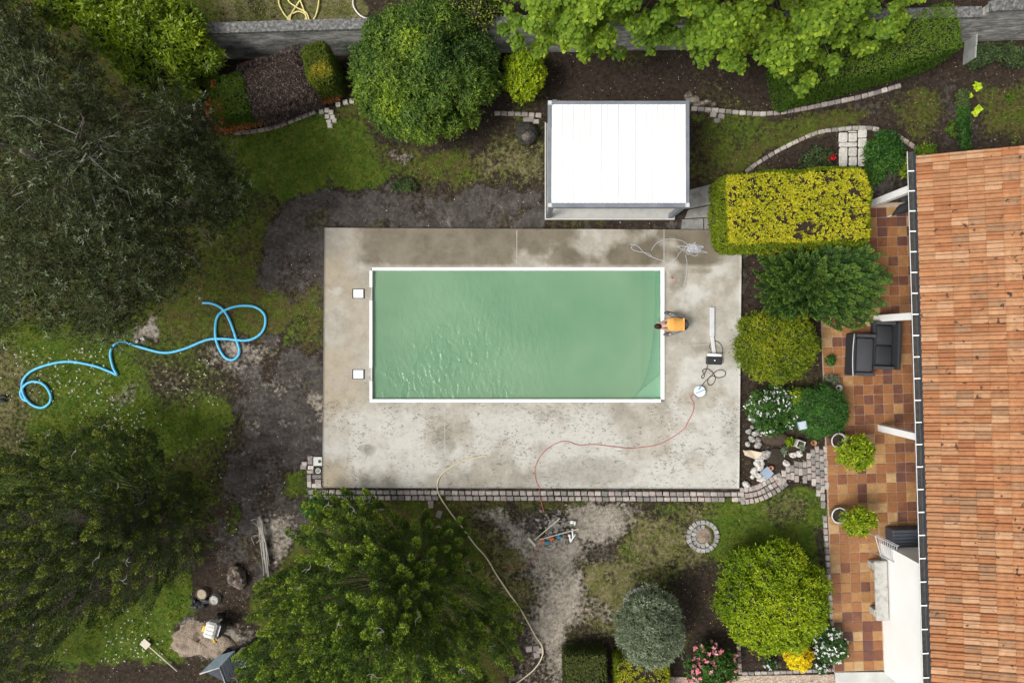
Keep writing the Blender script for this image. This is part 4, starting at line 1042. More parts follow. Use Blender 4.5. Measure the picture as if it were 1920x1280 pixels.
# grey metal bar with a bend
mb = MB()
for (a_, c_) in (((1334.5,576),(1334.5,630)), ((1334.5,630),(1338.5,663))):
    u, v = W(*a_, DZ), W(*c_, DZ); d_ = v-u; mid = (u+v)/2
    mb.box((mid.x, mid.y, DZ+.035), (d_.length, .145 if a_[1] < 600 else .11, .07), math.atan2(d_.y, d_.x), bev=.012)
tag(mb.build('metal_bar', M['alu']), 'pale grey metal bar bent near its foot, lying by the pump box', 'metal bar')
# black box with white bar
mc = thing('pump_box', 'black power unit with a white bar and a light dot, standing on the slab', 'machine', W(1337,674,DZ), -.03)
MB().box((0,-.03,.09), (.46,.24,.18), bev=.02).build('body', M['black'], mc, local=True)
MB().box((-.12,-.03,.186), (.19,.19,.014), bev=.004).build('panel', M['charcoal'], mc, local=True)
MB().box((.13,-.03,.186), (.15,.19,.014), bev=.004).build('panel', M['charcoal'], mc, local=True)
MB().lathe([(.022,0),(.022,.01),(.012,.016)], (0,-.02,.185), 10).build('button', M['white'], mc, True, True)
mb = MB(); mb.tube([(-.20,.14,.15),(-.19,.15,.17),(.19,.15,.17),(.20,.14,.15)], .045, 8); mb.build('handle', M['white'], mc, True, True)
# round pale reel
rl = thing('cable_reel', 'round pale blue cable reel lying flat where the red cord ends', 'cable reel', W(1311,733,DZ), .4)
M['reel'] = pmat('pale_reel', [(.56,.66,.70),(.68,.76,.79)], 8, .5, .05)
MB().lathe([(.165,0),(.165,.02),(.06,.02),(.06,.10),(.165,.10),(.165,.12),(.15,.125),(.03,.125)], (0,0,0), 24).build('drum', M['reel'], rl, False, True)
MB().box((0,0,.135), (.30,.03,.018), bev=.005).build('crossbar', M['slate'], rl, local=True)
MB().box((.02,.10,.135), (.10,.05,.02), .6, bev=.005).build('handle', M['slate'], rl, local=True)
MB().tube([(-.17,-.06,.02),(-.20,-.1,.02),(-.14,-.2,.02),(-.05,-.2,.02)], .012, 5).build('foot', M['wire'], rl, True, True)
# drain cover
dcv = thing('drain_cover', 'white concrete cover with a dark round hole beside the slab corner', 'drain cover', W(596.5,864))
MB().box((.0,0,.03), (.27,.275,.05), bev=.008).build('slab', M['tub'], dcv, local=True)
MB().lathe([(.052,0),(.052,.004)], (.065,-.0,.0555), 16).build('hole', M['black'], dcv, False, True)
rg = thing('pipe_end', 'round pipe end full of stones set between the setts', 'pipe', W(597,882))
MB().lathe([(.085,-.05),(.085,.035),(.062,.035),(.062,-.02)], (0,0,0), 16).build('rim', M['tub'], rg, True, True)
mb = MB(); mb.blob((0,0,0), (.05,.05,.02), 5, .2); mb.build('stone_fill', M['rock'], rg, True, True)
# black sprinkler-like thing cut by the picture's edge
sh = thing('pair_of_shoes', 'black shoes lying in the grass beside the blue hose end', 'shoes', W(6,747))
for k, (dx, dy, r_) in enumerate(((0,.06,.25),(-.02,-.07,.1))):
    mb = MB(); mb.blob((dx,dy,.05), (.17,.055,.05), k+3, .12, 12, 7); mb.build('shoe', M['black'], sh, True, True)

# ------------------------------------------------------------------ rubbish heap below the slab
q = random.Random(9); mb = MB()
for k in range(230):
    a_ = q.uniform(0, 6.28); r_ = abs(q.gauss(0, .5)); c = W(1040,983)
    x, y = c.x+.36*r_*math.cos(a_)*1.5, c.y+.36*r_*math.sin(a_)*1.4; z = .10*math.exp(-r_*r_*3)
    s_ = q.uniform(.02,.075); mb.blob((x,y,z), (s_,s_*q.uniform(.5,1),s_*q.uniform(.4,.8)), k, .35, 5, 4)
o = mb.build('rubble', M['rubble'], None); tag(o, 'low heap of grey rubble and broken stones below the slab', 'rubble', None, 'stuff')
br_ = thing('broom', 'wide squeegee broom lying across the rubble heap', 'broom', W(998,1016))
mb = MB(); a_, c_ = W(1002,1012,.12), W(1050,971,.16); mb.tube([a_, c_], .017, 6); mb.build('handle', M['wood_pale'], br_)
mb = MB(); u, v = W(990.5,1008,.06), W(1004,1023,.06); d_ = v-u; mid = (u+v)/2; mb.box((mid.x,mid.y,.06), (d_.length,.075,.06), math.atan2(d_.y,d_.x), bev=.01); mb.build('head', M['wood_pale'], br_)
st = thing('long_stick', 'pale straight stick lying below the rubble heap', 'stick', W(1045,1004))
mb = MB(); mb.tube([W(1012,1011,.14), W(1085,991,.12)], .018, 6); mb.build('shaft', M['wood_pale'], st)
tb = thing('paint_tub', 'white plastic tub with green print lying at the edge of the rubble', 'tub', W(1073.5,978))
mt_ = Matrix.Translation(W(1073.5,978)+Vector((0,0,.07))) @ Matrix.Rotation(-.3,4,'Z') @ Matrix.Rotation(PI/2,4,'Y')
mb = MB(); mb.lathe([(.052,-.08),(.060,.07),(.064,.07),(.064,.085),(.0,.085)], (0,0,0), 16, mt_); mb.build('body', M['white'], tb, True)
mb = MB(); mb.box((W(1074,979.5).x, W(1074,979.5).y, .133), (.05,.04,.004), -.3, bev=.001); mb.build('print', M['green'], tb)
for k, (a_, c_, lab) in enumerate((((1067,1001),(1070,1016),'upright white pipe fitting at the left of three beside the stick'),((1073,991),(1074,1006),'thin white pipe fitting nearest the stick tip'),((1070,1014),(1079,1001),'short slanting white pipe fitting right of the others'))):
    t = thing('pipe_fitting', lab, 'pipe', W((a_[0]+c_[0])/2, (a_[1]+c_[1])/2), 0, 'white pipe fittings by the stick')
    mb = MB(); mb.tube([W(*a_,.05), W(*c_,.05)], .026, 8); mb.build('pipe', M['white'], t, True)
    mb = MB(); u = W(*c_,.05); v = W(*a_,.05); mb.tube([v, v+(u-v).normalized()*.07], .038, 8); mb.build('collar', M['white'], t, True)
for (x, y, mt_, lab) in ((1024.5,1016,'blue','bright blue plastic scrap at the left end of the stick'),(1048.5,1005,'blue','bright blue plastic scrap under the middle of the stick'),(1018,1013,'orange','orange plastic scrap next to the left blue scrap'),(1034,1009,'orange','orange red plastic scrap between the two blue scraps')):
    v = W(x, y); mb = MB(); mb.blob((v.x,v.y,.06), (.075,.055,.035), int(x), .5, 7, 5); tag(mb.build('plastic_scrap', M[mt_]), lab, 'plastic scrap', 'coloured plastic scraps')
tube_px('hoop', [(1021,1026),(1027,1029),(1035,1028),(1040,1022),(1038,1018)], .012, M['wire'], 'bent pale wire hoop at the bottom of the rubbish heap', 'hoop', .03, None, 5)
tube_px('red_cord', [(1012,1020),(1004,1040),(990,1056),(968,1064),(940,1062)], .010, M['cord_red'], 'thin red cord trailing from the rubbish heap towards the conifer', 'cord', .0, None, 5)
# ------------------------------------------------------------------ foliage tools
def nrmz(v): return v/np.maximum(np.linalg.norm(v, axis=-1, keepdims=True), 1e-9)
def rvec(n): return nrmz(rng.normal(size=(n,3)))
def leaf_quads(P, A, Nn, L, Wd, fold=.18, six=False):
    """P base, A axis, Nn leaf normal; L, Wd arrays; returns V, F"""
    n = len(P); A = nrmz(A); S = nrmz(np.cross(A, Nn)); Nn = np.cross(S, A)
    L = np.broadcast_to(L, (n,))[:,None]; Wd = np.broadcast_to(Wd, (n,))[:,None]
    if six:
        V = np.stack([P, P+A*.28*L+S*Wd*.5+Nn*fold*Wd, P+A*.68*L+S*Wd*.46+Nn*fold*Wd*.7, P+A*L-Nn*.12*L, P+A*.68*L-S*Wd*.46+Nn*fold*Wd*.7, P+A*.28*L-S*Wd*.5+Nn*fold*Wd], 1)
    else:
        V = np.stack([P, P+A*.45*L+S*Wd*.5+Nn*fold*Wd, P+A*L, P+A*.45*L-S*Wd*.5+Nn*fold*Wd], 1)
    k = V.shape[1]
    return V.reshape(-1,3), np.arange(n*k).reshape(n,k), k
def lobe_pts(lobes, n, zmin=-.25, depth=.3, cull=.8):
    L = np.array(lobes, float); c, r = L[:,:3], L[:,3:6]
    ar = (r[:,0]*r[:,1]+r[:,0]*r[:,2]+r[:,1]*r[:,2]); pk = rng.choice(len(L), n, p=ar/ar.sum())
    u = rvec(n); bad = u[:,2] < zmin; u[bad,2] *= -1
    rad = 1-depth*rng.random(n)**2
    P = c[pk]+r[pk]*u*rad[:,None]; N = nrmz(u/r[pk])
    keep = np.ones(n, bool)
    if cull:
        for i in range(len(L)):
            d = (((P-c[i])/r[i])**2).sum(1); keep &= ~((d < cull*cull) & (pk != i))
    keep &= P[:,2] > .02
    return P[keep], N[keep], pk[keep]
def whorl(P, N, k, L, Wd, elev=.55, jit=.5, tint=None, six=False, fold=.18):
    """k leaves round each shoot tip"""
    n = len(P); ref = np.where(np.abs(N[:,2:3]) < .9, np.array([[0,0,1.]]), np.array([[1.,0,0]]))
    T = nrmz(np.cross(N, ref)); B = np.cross(N, T); a0 = rng.random(n)*2*PI
    Vs, Fs, Ts, off = [], [], [], 0
    for i in range(k):
        a = a0+2*PI*i/k+rng.normal(0,.25,n); e = elev+rng.normal(0,.3,n)
        rad = T*np.cos(a)[:,None]+B*np.sin(a)[:,None]
        A = rad*np.cos(e)[:,None]+N*np.sin(e)[:,None]+rng.normal(0,jit*.3,(n,3))
        Nn = N*np.cos(e)[:,None]-rad*np.sin(e)[:,None]
        V, F, kk = leaf_quads(P+rng.normal(0,.01,(n,3)), A, Nn, L*rng.uniform(.55,1.4,n), Wd*rng.uniform(.7,1.25,n), fold, six)
        Vs.append(V); Fs.append(F+off); off += len(V)
        t = (tint if tint is not None else rng.random(n))+rng.normal(0,.10,n); Ts.append(np.repeat(t, kk))
    return np.concatenate(Vs), np.concatenate(Fs), np.clip(np.concatenate(Ts),0,1)
def single(P, N, L, Wd, out=.5, jit=.6, tint=None, six=False, fold=.18):
    n = len(P); T = nrmz(np.cross(N, rvec(n)))
    A = T*(1-out)+N*out+rng.normal(0,jit*.4,(n,3)); Nn = N+rng.normal(0,jit*.5,(n,3))
    V, F, k = leaf_quads(P, A, Nn, L*rng.uniform(.7,1.3,n), Wd*rng.uniform(.75,1.25,n), fold, six)
    t = (tint if tint is not None else rng.random(n))+rng.normal(0,.12,n)
    return V, F, np.clip(np.repeat(t, k),0,1)
ICO = None
def core(lobes, mt, parent, s=.8, name='stems', seed=0):
    mb = MB()
    for i, l in enumerate(lobes): mb.blob(l[:3], (l[3]*s,l[4]*s,l[5]*s), seed+i, .12, 10, 7)
    return mb.build(name, mt, parent)
def bumpy(c, r, n, rb, seed, squash=1.0, zmin=-.1, out=.82, base=.9):
    """one big ellipsoid plus n lobes spread on its surface"""
    q = random.Random(seed); out_ = [(*c, r[0]*base, r[1]*base, r[2]*base)]
    for i in range(n):
        z = 1-(1-zmin)*(i+.5)/n; a = i*2.39996+q.uniform(-.25,.25); s = math.sqrt(max(0,1-z*z)); k = rb*q.uniform(.75,1.25)
        out_.append((c[0]+r[0]*s*math.cos(a)*out, c[1]+r[1]*s*math.sin(a)*out, c[2]+r[2]*z*out, k, k, k*squash))
    return out_
def vn3(P, scale, seed): return (vnoise(P[:,0]+P[:,2]*.7, P[:,1]-P[:,2]*.6, scale, seed)+vnoise(P[:,0]*.8-P[:,1]*.6, P[:,2]+P[:,1]*.3, scale, seed+7))/2
def bush(name, label, cat, loc, lobes, mt, n, L, Wd, k=0, elev=.5, depth=.3, cmat='core', cs=.8, zmin=-.25, group=None, tscale=.5, tmix=.5, six=False, out=.45, jit=.6, gaps=None, tintfn=None, cull=.8, pname='foliage'):
    t = thing(name, label, cat, loc, 0, group)
    P, N, pk = lobe_pts(lobes, n, zmin, depth, cull)
    if gaps:
        g_ = vn3(P, gaps[0], 71); kp = g_ > gaps[1]*rng.uniform(.85,1.1,len(P)); P, N, pk = P[kp], N[kp], pk[kp]
    tint = np.clip((vn3(P, tscale, 61)-.5)*1.4+.5, 0, 1)*tmix+rng.random(len(P))*(1-tmix)
    tint = np.clip(tint+(np.random.default_rng(3).random(len(lobes))[pk]-.5)*.30, 0, 1)
    if tintfn is not None: tint = tintfn(P, N, tint)
    P = P+N*(rng.random(len(P))**7*.17*min(1, max(l[3] for l in lobes)))[:,None]
    N2 = nrmz(N+rng.normal(0,.35,N.shape))
    if k: V, F, T = whorl(P, N2, k, L, Wd, elev, jit, tint, six)
    else: V, F, T = single(P, N2, L, Wd, out, jit, tint, six)
    np_obj(pname, V, F, mt, t, dict(tint=T))
    core(lobes, M[cmat], t, cs)
    return t
def box_pts(cx, cy, lx, ly, h, rz, n, rnd=.12, zlow=.05, wob=.04):
    a = np.array([lx*ly, ly*h, ly*h, lx*h, lx*h]); f = rng.choice(5, n, p=a/a.sum())
    u, v = rng.uniform(-.5,.5,n), rng.uniform(-.5,.5,n); P = np.zeros((n,3)); N = np.zeros((n,3))
    for i in range(5):
        s = f == i
        if i == 0: P[s] = np.stack([u[s]*lx, v[s]*ly, np.full(s.sum(), h)],1); N[s] = (0,0,1)
        elif i < 3: sg = 1 if i == 1 else -1; P[s] = np.stack([np.full(s.sum(), sg*lx/2), u[s]*ly, zlow+(v[s]+.5)*(h-zlow)],1); N[s] = (sg,0,0)
        else: sg = 1 if i == 3 else -1; P[s] = np.stack([u[s]*lx, np.full(s.sum(), sg*ly/2), zlow+(v[s]+.5)*(h-zlow)],1); N[s] = (0,sg,0)
    # round the edges: clamp into a rounded box
    q = np.array([lx/2-rnd, ly/2-rnd]); cen = np.stack([np.clip(P[:,0],-q[0],q[0]), np.clip(P[:,1],-q[1],q[1]), np.minimum(P[:,2], h-rnd)],1)
    d = P-cen; ln = np.linalg.norm(d, axis=1, keepdims=True); m_ = ln[:,0] > rnd
    P[m_] = cen[m_]+d[m_]/ln[m_]*rnd; N = np.where(ln > 1e-6, nrmz(.5*N+d/np.maximum(ln,1e-6)*.5), N)
    w_ = (vn3(P, .5, 81)-.5)*2*wob+rng.normal(0, .012, n); P = P+N*w_[:,None]
    R_ = np.array(Matrix.Rotation(rz,3,'Z')); P = P@R_.T+np.array([cx,cy,0]); N = N@R_.T
    return P, N, f
def hedge(name, label, cat, cx, cy, lx, ly, h, rz, mt, n, L, Wd, k, group=None, cmat='core', top=(.55,1.0), side=(0,.5), gaps=None, rnd=.12, wob=.04, elev=.7):
    t = thing(name, label, cat, (cx,cy,0), 0, group)
    P, N, f = box_pts(cx, cy, lx, ly, h, rz, n, rnd, .05, wob)
    if gaps:
        g_ = vnoise(P[:,0], P[:,1], gaps[0], 73)*.6+vnoise(P[:,0], P[:,1], gaps[0]*.45, 74)*.4; kp = ~((N[:,2] > .6) & (g_ < gaps[1])); P, N, f = P[kp], N[kp], f[kp]
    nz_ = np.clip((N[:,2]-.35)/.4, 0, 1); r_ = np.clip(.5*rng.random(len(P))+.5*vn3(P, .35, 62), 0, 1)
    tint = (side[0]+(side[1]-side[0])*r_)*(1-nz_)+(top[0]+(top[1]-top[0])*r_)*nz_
    V, F, T = whorl(P, nrmz(N+rng.normal(0,.35,N.shape)), k, L, Wd, elev, .5, tint)
    np_obj('foliage', V, F, mt, t, dict(tint=T))
    MB().box((cx,cy,h/2-.03), (lx-.16,ly-.16,h-.14), rz, bev=.1).build('stems', M[cmat], t)
    return t
def in_poly_samples(poly, n):
    xs_ = [p[0] for p in poly]; ys_ = [p[1] for p in poly]; out = np.zeros((0,2))
    while len(out) < n:
        c = np.stack([rng.uniform(min(xs_),max(xs_),n*2), rng.uniform(min(ys_),max(ys_),n*2)],1)
        out = np.concatenate([out, c[poly_sd(poly, c[:,0], c[:,1]) > 0]])
    return out[:n]
def poisson_poly(poly, n, tries=12):
    pts = []
    cand = in_poly_samples(poly, n*tries); area_r = math.sqrt((max(p[0] for p in poly)-min(p[0] for p in poly))*(max(p[1] for p in poly)-min(p[1] for p in poly))/n)*.62
    for c in cand:
        if all((c[0]-p[0])**2+(c[1]-p[1])**2 > area_r*area_r for p in pts[-400:]): pts.append(c)
        if len(pts) >= n: break
    return np.array(pts)
def W3(px, py, z):
    s = 1-z/H; return np.stack([(px-960)/60*s, (640-py)/60*s, z], -1)
def radial_frac(poly, apex, pts):
    """distance from the apex over the outline's distance along that ray"""
    d = pts-np.array(apex); r = np.hypot(d[:,0], d[:,1]); u = d/np.maximum(r,1e-6)[:,None]; B = np.full(len(pts), 1e9)
    for i in range(len(poly)):
        a_ = np.array(poly[i])-np.array(apex); e_ = np.array(poly[(i+1)%len(poly)])-np.array(poly[i])
        den = u[:,0]*e_[1]-u[:,1]*e_[0]; den = np.where(abs(den) < 1e-9, 1e-9, den)
        t = (a_[0]*e_[1]-a_[1]*e_[0])/den; s_ = (a_[0]*u[:,1]-a_[1]*u[:,0])/den
        ok = (t > 0) & (s_ >= 0) & (s_ <= 1); B = np.where(ok & (t < B), t, B)
    return np.clip(r/B, 0, 1)
def plumes(tips, dirs, Ls, Rs, per, lf, lw, tipcol=.25, pw=.7):
    """tapering sprays covered in small leaves, lighter growth at the ends"""
    n = len(tips); k = np.repeat(np.arange(n), per); m_ = len(k)
    s = rng.random(m_)**.75; a = rng.random(m_)*2*PI; D = nrmz(dirs)[k]
    ref = np.where(np.abs(D[:,2:3]) < .9, np.array([[0,0,1.]]), np.array([[1.,0,0]])); T = nrmz(np.cross(D, ref)); B = np.cross(D, T)
    rad = Rs[k]*np.minimum((1.02-s)**pw, .35+s*2.2)*np.sqrt(rng.uniform(.25,1,m_))
    rd = T*np.cos(a)[:,None]+B*np.sin(a)[:,None]
    P = tips[k]-D*((1-s)*Ls[k])[:,None]+rd*rad[:,None]
    A = D*.7+rd*.6+rng.normal(0,.3,(m_,3)); Nn = rd*.35+np.array([0,0,1.0])+rng.normal(0,.35,(m_,3))
    V, F, q = leaf_quads(P, A, Nn, lf*rng.uniform(.7,1.3,m_), lw*rng.uniform(.8,1.2,m_))
    tb = rng.random(n)[k]
    t = np.clip(.06+.34*rng.random(m_)+.22*tb+np.where(s > 1-tipcol*(.4+tb), .55*rng.random(m_), 0), 0, 1)
    return V, F, np.repeat(t, q)
def limbs(mt, parent, base, tips, r0, name='limb', k=5, sag=.0, one=True, rt=.012):
    mb = MB()
    for tp in tips:
        b_ = Vector(base); t_ = Vector(tp); mid = b_*.45+t_*.55+Vector((RR.uniform(-.3,.3),RR.uniform(-.3,.3),RR.uniform(-.3,.2)-sag))
        mid2 = b_*.2+t_*.8+Vector((RR.uniform(-.2,.2),RR.uniform(-.2,.2),RR.uniform(-.1,.2)-sag*.5))
        mb.tube([b_, mid, mid2, t_], [r0, r0*.5, r0*.25, rt], k)
    return mb.build(name, mt, parent, True)

# ------------------------------------------------------------------ leaf materials
LM = {}
M['stumpbark'] = pmat('black_bark', [(.022,.02,.018),(.055,.05,.045)], 8, .95, .8, 30, dist=.03)
LM['pine'] = leafmat('pine_needles', [(0,(.014,.017,.007)),(.4,(.029,.035,.014)),(.7,(.058,.074,.034)),(1,(.18,.21,.135))], .15, .75, .08, gain=1.75)
LM['conifer'] = leafmat('conifer_sprays', [(0,(.016,.028,.007)),(.4,(.036,.064,.012)),(.68,(.078,.122,.018)),(1,(.25,.31,.03))], .25, .65, .15, gain=1.85)
LM['conifer_dull'] = leafmat('dull_conifer_sprays', [(0,(.014,.022,.007)),(.45,(.032,.046,.013)),(.72,(.060,.078,.017)),(1,(.20,.22,.028))], .2, .7, .15, gain=1.9)
LM['cypress'] = leafmat('cypress_fans', [(0,(.012,.030,.008)),(.5,(.032,.070,.012)),(.8,(.068,.118,.018)),(1,(.14,.195,.03))], .2, .55)
LM['laurel'] = leafmat('laurel_leaves', [(0,(.035,.058,.006)),(.40,(.090,.140,.009)),(.75,(.165,.225,.012)),(1,(.27,.32,.02))], .25, .45, .3)
LM['rhodo'] = leafmat('round_bush_leaves', [(0,(.024,.050,.012)),(.45,(.055,.100,.018)),(.75,(.105,.160,.020)),(1,(.20,.27,.022))], .25, .5, .22)
LM['maple'] = leafmat('maple_leaves', [(0,(.040,.082,.012)),(.4,(.082,.145,.014)),(.75,(.145,.215,.020)),(1,(.26,.34,.028))], .34, .6, .15, gain=1.4)
LM['lime'] = leafmat('lime_leaves', [(0,(.06,.105,.006)),(.4,(.13,.195,.007)),(.75,(.205,.265,.010)),(1,(.34,.37,.018))], .3, .5, .22)
LM['golden'] = leafmat('golden_hedge_leaves', [(0,(.050,.082,.007)),(.4,(.115,.155,.009)),(.65,(.23,.24,.011)),(1,(.43,.375,.025))], .28, .5, .22)
LM['box'] = leafmat('dense_green_leaves', [(0,(.010,.036,.008)),(.5,(.028,.085,.014)),(1,(.065,.15,.025))], .2, .5, .22)
LM['hedge'] = leafmat('clipped_green_leaves', [(0,(.022,.048,.006)),(.5,(.050,.095,.009)),(1,(.105,.155,.012))], .22, .6, .2)
LM['darkhedge'] = leafmat('dark_hedge_leaves', [(0,(.018,.026,.008)),(.5,(.045,.062,.012)),(1,(.10,.115,.022))], .2, .5)
LM['silver'] = leafmat('silvery_leaves', [(0,(.050,.070,.040)),(.45,(.10,.125,.075)),(.8,(.19,.22,.15)),(1,(.36,.39,.31))], .15, .5)
LM['perennial'] = leafmat('perennial_leaves', [(0,(.012,.035,.008)),(.5,(.030,.082,.014)),(1,(.075,.145,.022))], .25, .45)
LM['weed'] = leafmat('weed_leaves', [(0,(.022,.036,.014)),(.5,(.042,.066,.024)),(1,(.085,.115,.035))], .25, .5)
LM['lettuce'] = leafmat('lettuce_leaves', [(0,(.24,.34,.015)),(1,(.42,.50,.03))], .35, .45)
LM['deadtwig'] = leafmat('dead_twigs', [(0,(.026,.018,.015)),(.5,(.060,.042,.036)),(.85,(.105,.078,.068)),(1,(.20,.17,.155))], .05, .9, .1)
LM['rust'] = leafmat('rusty_dead_leaves', [(0,(.10,.03,.010)),(.5,(.25,.085,.025)),(1,(.40,.18,.07))], .15, .7, .2)
LM['thuja'] = leafmat('thuja_sprays', [(0,(.020,.040,.008)),(.45,(.060,.088,.010)),(.75,(.16,.155,.014)),(1,(.36,.26,.02))], .2, .55)
LM['yellowbush'] = leafmat('yellow_leaves', [(0,(.36,.24,.008)),(.5,(.62,.42,.012)),(1,(.78,.58,.03))], .3, .4)
LM['petal_white'] = leafmat('white_petals', [(0,(.66,.66,.60)),(1,(.84,.84,.82))], .2, .6, .2, (1,1,1))
LM['petal_pink'] = leafmat('pink_petals', [(0,(.58,.08,.12)),(.6,(.74,.20,.24)),(1,(.85,.58,.55))], .2, .6, .2, (1,1,1))
LM['petal_red'] = leafmat('red_petals', [(0,(.45,.01,.02)),(1,(.60,.03,.04))], .2, .6, .2, (1,1,1))
LM['grassb'] = leafmat('grass_blades', [(0,(.032,.052,.006)),(.35,(.060,.092,.010)),(.7,(.115,.145,.018)),(1,(.25,.235,.08))], .3, .7, .1, gain=1.9)
LM['litter'] = leafmat('dry_leaf_litter', [(0,(.035,.020,.012)),(.5,(.095,.055,.03)),(.85,(.19,.125,.075)),(1,(.33,.26,.18))], .05, .85, .15)

# ------------------------------------------------------------------ trees
# the big pine, upper left
PINE = [(-260,-120),(-30,-60),(30,0),(90,20),(150,70),(215,150),(300,178),(352,168),(392,205),(400,262),(452,320),(478,372),(438,420),(376,440),(372,500),(330,545),(255,590),(245,640),(120,652),(-40,660),(-260,640)]
t = thing('pine_tree', 'huge dark pine with grey green needles and bare twigs filling the upper left', 'tree', (-10.2,3.9,0))
apex = (90,330)
anch = in_poly_samples(PINE, 2300)
fr_ = radial_frac(PINE, apex, anch); z = 2.6+4.2*(1-fr_**1.6)**.8*rng.uniform(.55,1.06,len(anch))
dens = fbm(anch[:,0], anch[:,1], 110, 91)
kp = (dens > .30+.10*rng.random(len(anch))+.9*np.clip(fr_-.80,0,1)); anch, z, fr_ = anch[kp], z[kp], fr_[kp]
AP = W3(anch[:,0], anch[:,1], z)
# tufts: several whorls of needles at each shoot
k = np.repeat(np.arange(len(AP)), 11); P = AP[k]+rng.normal(0,1,(len(k),3))*np.array([.20,.20,.12])
ax = np.array([-10.2,3.9,4.5]); D = nrmz(P-ax); D = nrmz(D*.35+np.array([0,0,.9])+rng.normal(0,.25,P.shape))
nn = 9; anb = (rng.random(len(AP))**2.2)[k]; kk = np.repeat(np.arange(len(P)), nn); Dk = D[kk]
A = nrmz(Dk*.42+rng.normal(0,.6,(len(kk),3))); 
V, F, q4 = leaf_quads(P[kk]+A*.01, A, Dk+rng.normal(0,.4,A.shape), .115*rng.uniform(.7,1.25,len(kk)), .021)
tt = np.clip(.10+.30*anb+.5*rng.random(len(P))*rng.random(len(P))+(rng.random(len(P)) < .13)*.42+.22*(vn3(P,.8,14)-.3), 0, 1)
tt = np.repeat(np.clip(tt[kk]+rng.normal(0,.07,len(kk)),0,1), q4)
np_obj('crown', V, F, LM['pine'], t, dict(tint=tt))
mb = MB(); mb.tube([(-10.2,3.9,-.1),(-10.25,3.95,2.2),(-10.15,3.85,4.4),(-10.3,4.0,7.0)], [.30,.26,.18,.05], 10); trk = mb.build('trunk', M['bark'], t, True)
sel = rng.choice(len(AP), 120, replace=False)
mb = MB(); mbt = MB(); HUBS = []
for i in range(26):
    a_ = i*2.39996; zz = 2.2+4.2*((i*.618)%1); r_ = 3.9*(1-(zz-2.2)/7.0)
    e_ = Vector((-10.2+r_*math.cos(a_)*.66, 3.9+r_*math.sin(a_)*.66, zz+.3+RR.uniform(-.2,.3)))
    b_ = Vector((-10.2,3.9,zz-.5)); m1_ = b_.lerp(e_,.5)+Vector((RR.uniform(-.3,.3),RR.uniform(-.3,.3),-.1))
    mb.tube([b_, m1_, e_], [.055,.030,.010], 6); HUBS += [m1_, m1_.lerp(e_,.5), e_]
HA = np.array([tuple(h) for h in HUBS])
for i in rng.choice(len(AP), min(560, len(AP)), replace=False):
    p_ = AP[i]; h = HA[np.argmin(((HA-p_)**2).sum(1))]; h = Vector(h); p2 = Vector(p_)+Vector((0,0,RR.uniform(-.05,.10)))
    if (p2-h).length > 1.1: h = p2+(h-p2).normalized()*RR.uniform(.4,.9)
    mbt.tube([h, h.lerp(p2,.55)+Vector((RR.uniform(-.15,.15),RR.uniform(-.15,.15),RR.uniform(-.08,.08))), p2], [.013,.009,.004], 4)
mb.build('limb', M['bark'], t, True); mbt.build('twig', M['twig'], t)['kind'] = 'stuff'

def conifer(label, poly, apex, zlo, zhi, n, Lr, Rr, per, lf, lw, mat, trunk, group=None, upk=1.0, name='conifer_tree', tipcol=.25, grey=True, dens=None, pw=.7, hs=1.0):
    t = thing(name, label, 'tree', (trunk[0], trunk[1], 0), 0, group)
    pts = poisson_poly(poly, n); fr_ = radial_frac(poly, apex, pts)
    if dens is not None:
        kp = fbm(pts[:,0], pts[:,1], dens[0], 95) > dens[1]*rng.uniform(.8,1.1,len(pts)); pts, fr_ = pts[kp], fr_[kp]
    z = zlo+(zhi-zlo)*(1-fr_**1.5)*rng.uniform(.86,1.08,len(pts)); tips = W3(pts[:,0], pts[:,1], z)
    hz = tips-np.array([trunk[0],trunk[1],0]); hz[:,2] = 0; hz = nrmz(hz)
    D = nrmz(hz*(.35+.75*fr_[:,None])*hs+np.array([0,0,1.0])*upk*(1.15-.75*fr_[:,None])+rng.normal(0,.16,tips.shape))
    Ls = rng.uniform(*Lr, len(tips)); Rs = rng.uniform(*Rr, len(tips))*(.8+.3*rng.random(len(tips)))
    V, F, T = plumes(tips, D, Ls, Rs, per, lf, lw, tipcol, pw)
    np_obj('crown', V, F, mat, t, dict(tint=T))
    mb = MB(); mb.tube([(trunk[0],trunk[1],-.1),(trunk[0],trunk[1],zhi*.5),(trunk[0]+.05,trunk[1],zhi*.9)], [.24,.16,.03], 9); mb.build('trunk', M['bark'], t, True)
    mb = MB()
    for i in range(0, len(tips), 2):
        p_ = Vector(tips[i])-Vector(D[i])*Ls[i]*.5; b_ = Vector((trunk[0], trunk[1], max(.5, p_.z-.9)))
        mb.tube([b_, b_.lerp(p_,.6)+Vector((0,0,-.25)), p_], [.028,.014,.004], 5)
    mb.build('limb', M['stumpbark'], t, True)
    if grey:   # bare silvery twigs showing between the sprays
        mb = MB()
        for i in rng.choice(len(tips), min(len(tips), 34), replace=False):
            p_ = Vector(tips[i])+Vector((RR.uniform(-.3,.3),RR.uniform(-.3,.3),RR.uniform(-.45,.02)))
            for j in range(3):
                a_ = RR.uniform(0,6.28); l = RR.uniform(.10,.24); mb.tube([p_, p_+Vector((math.cos(a_)*l*.5, math.sin(a_)*l*.5, .03)), p_+Vector((math.cos(a_+.4)*l, math.sin(a_+.4)*l, .05))], [.010,.007,.004], 4)
        o_ = mb.build('bare_twig', M['twig'], t); o_['kind'] = 'stuff'
    return t
C1 = [(-180,830),(10,850),(60,815),(130,795),(165,775),(190,768),(225,790),(262,800),(290,800),(322,850),(372,880),(410,930),(418,985),(400,1020),(402,1052),(350,1062),(345,1095),(300,1105),(285,1150),(215,1165),(130,1190),(85,1230),(70,1300),(-180,1330)]
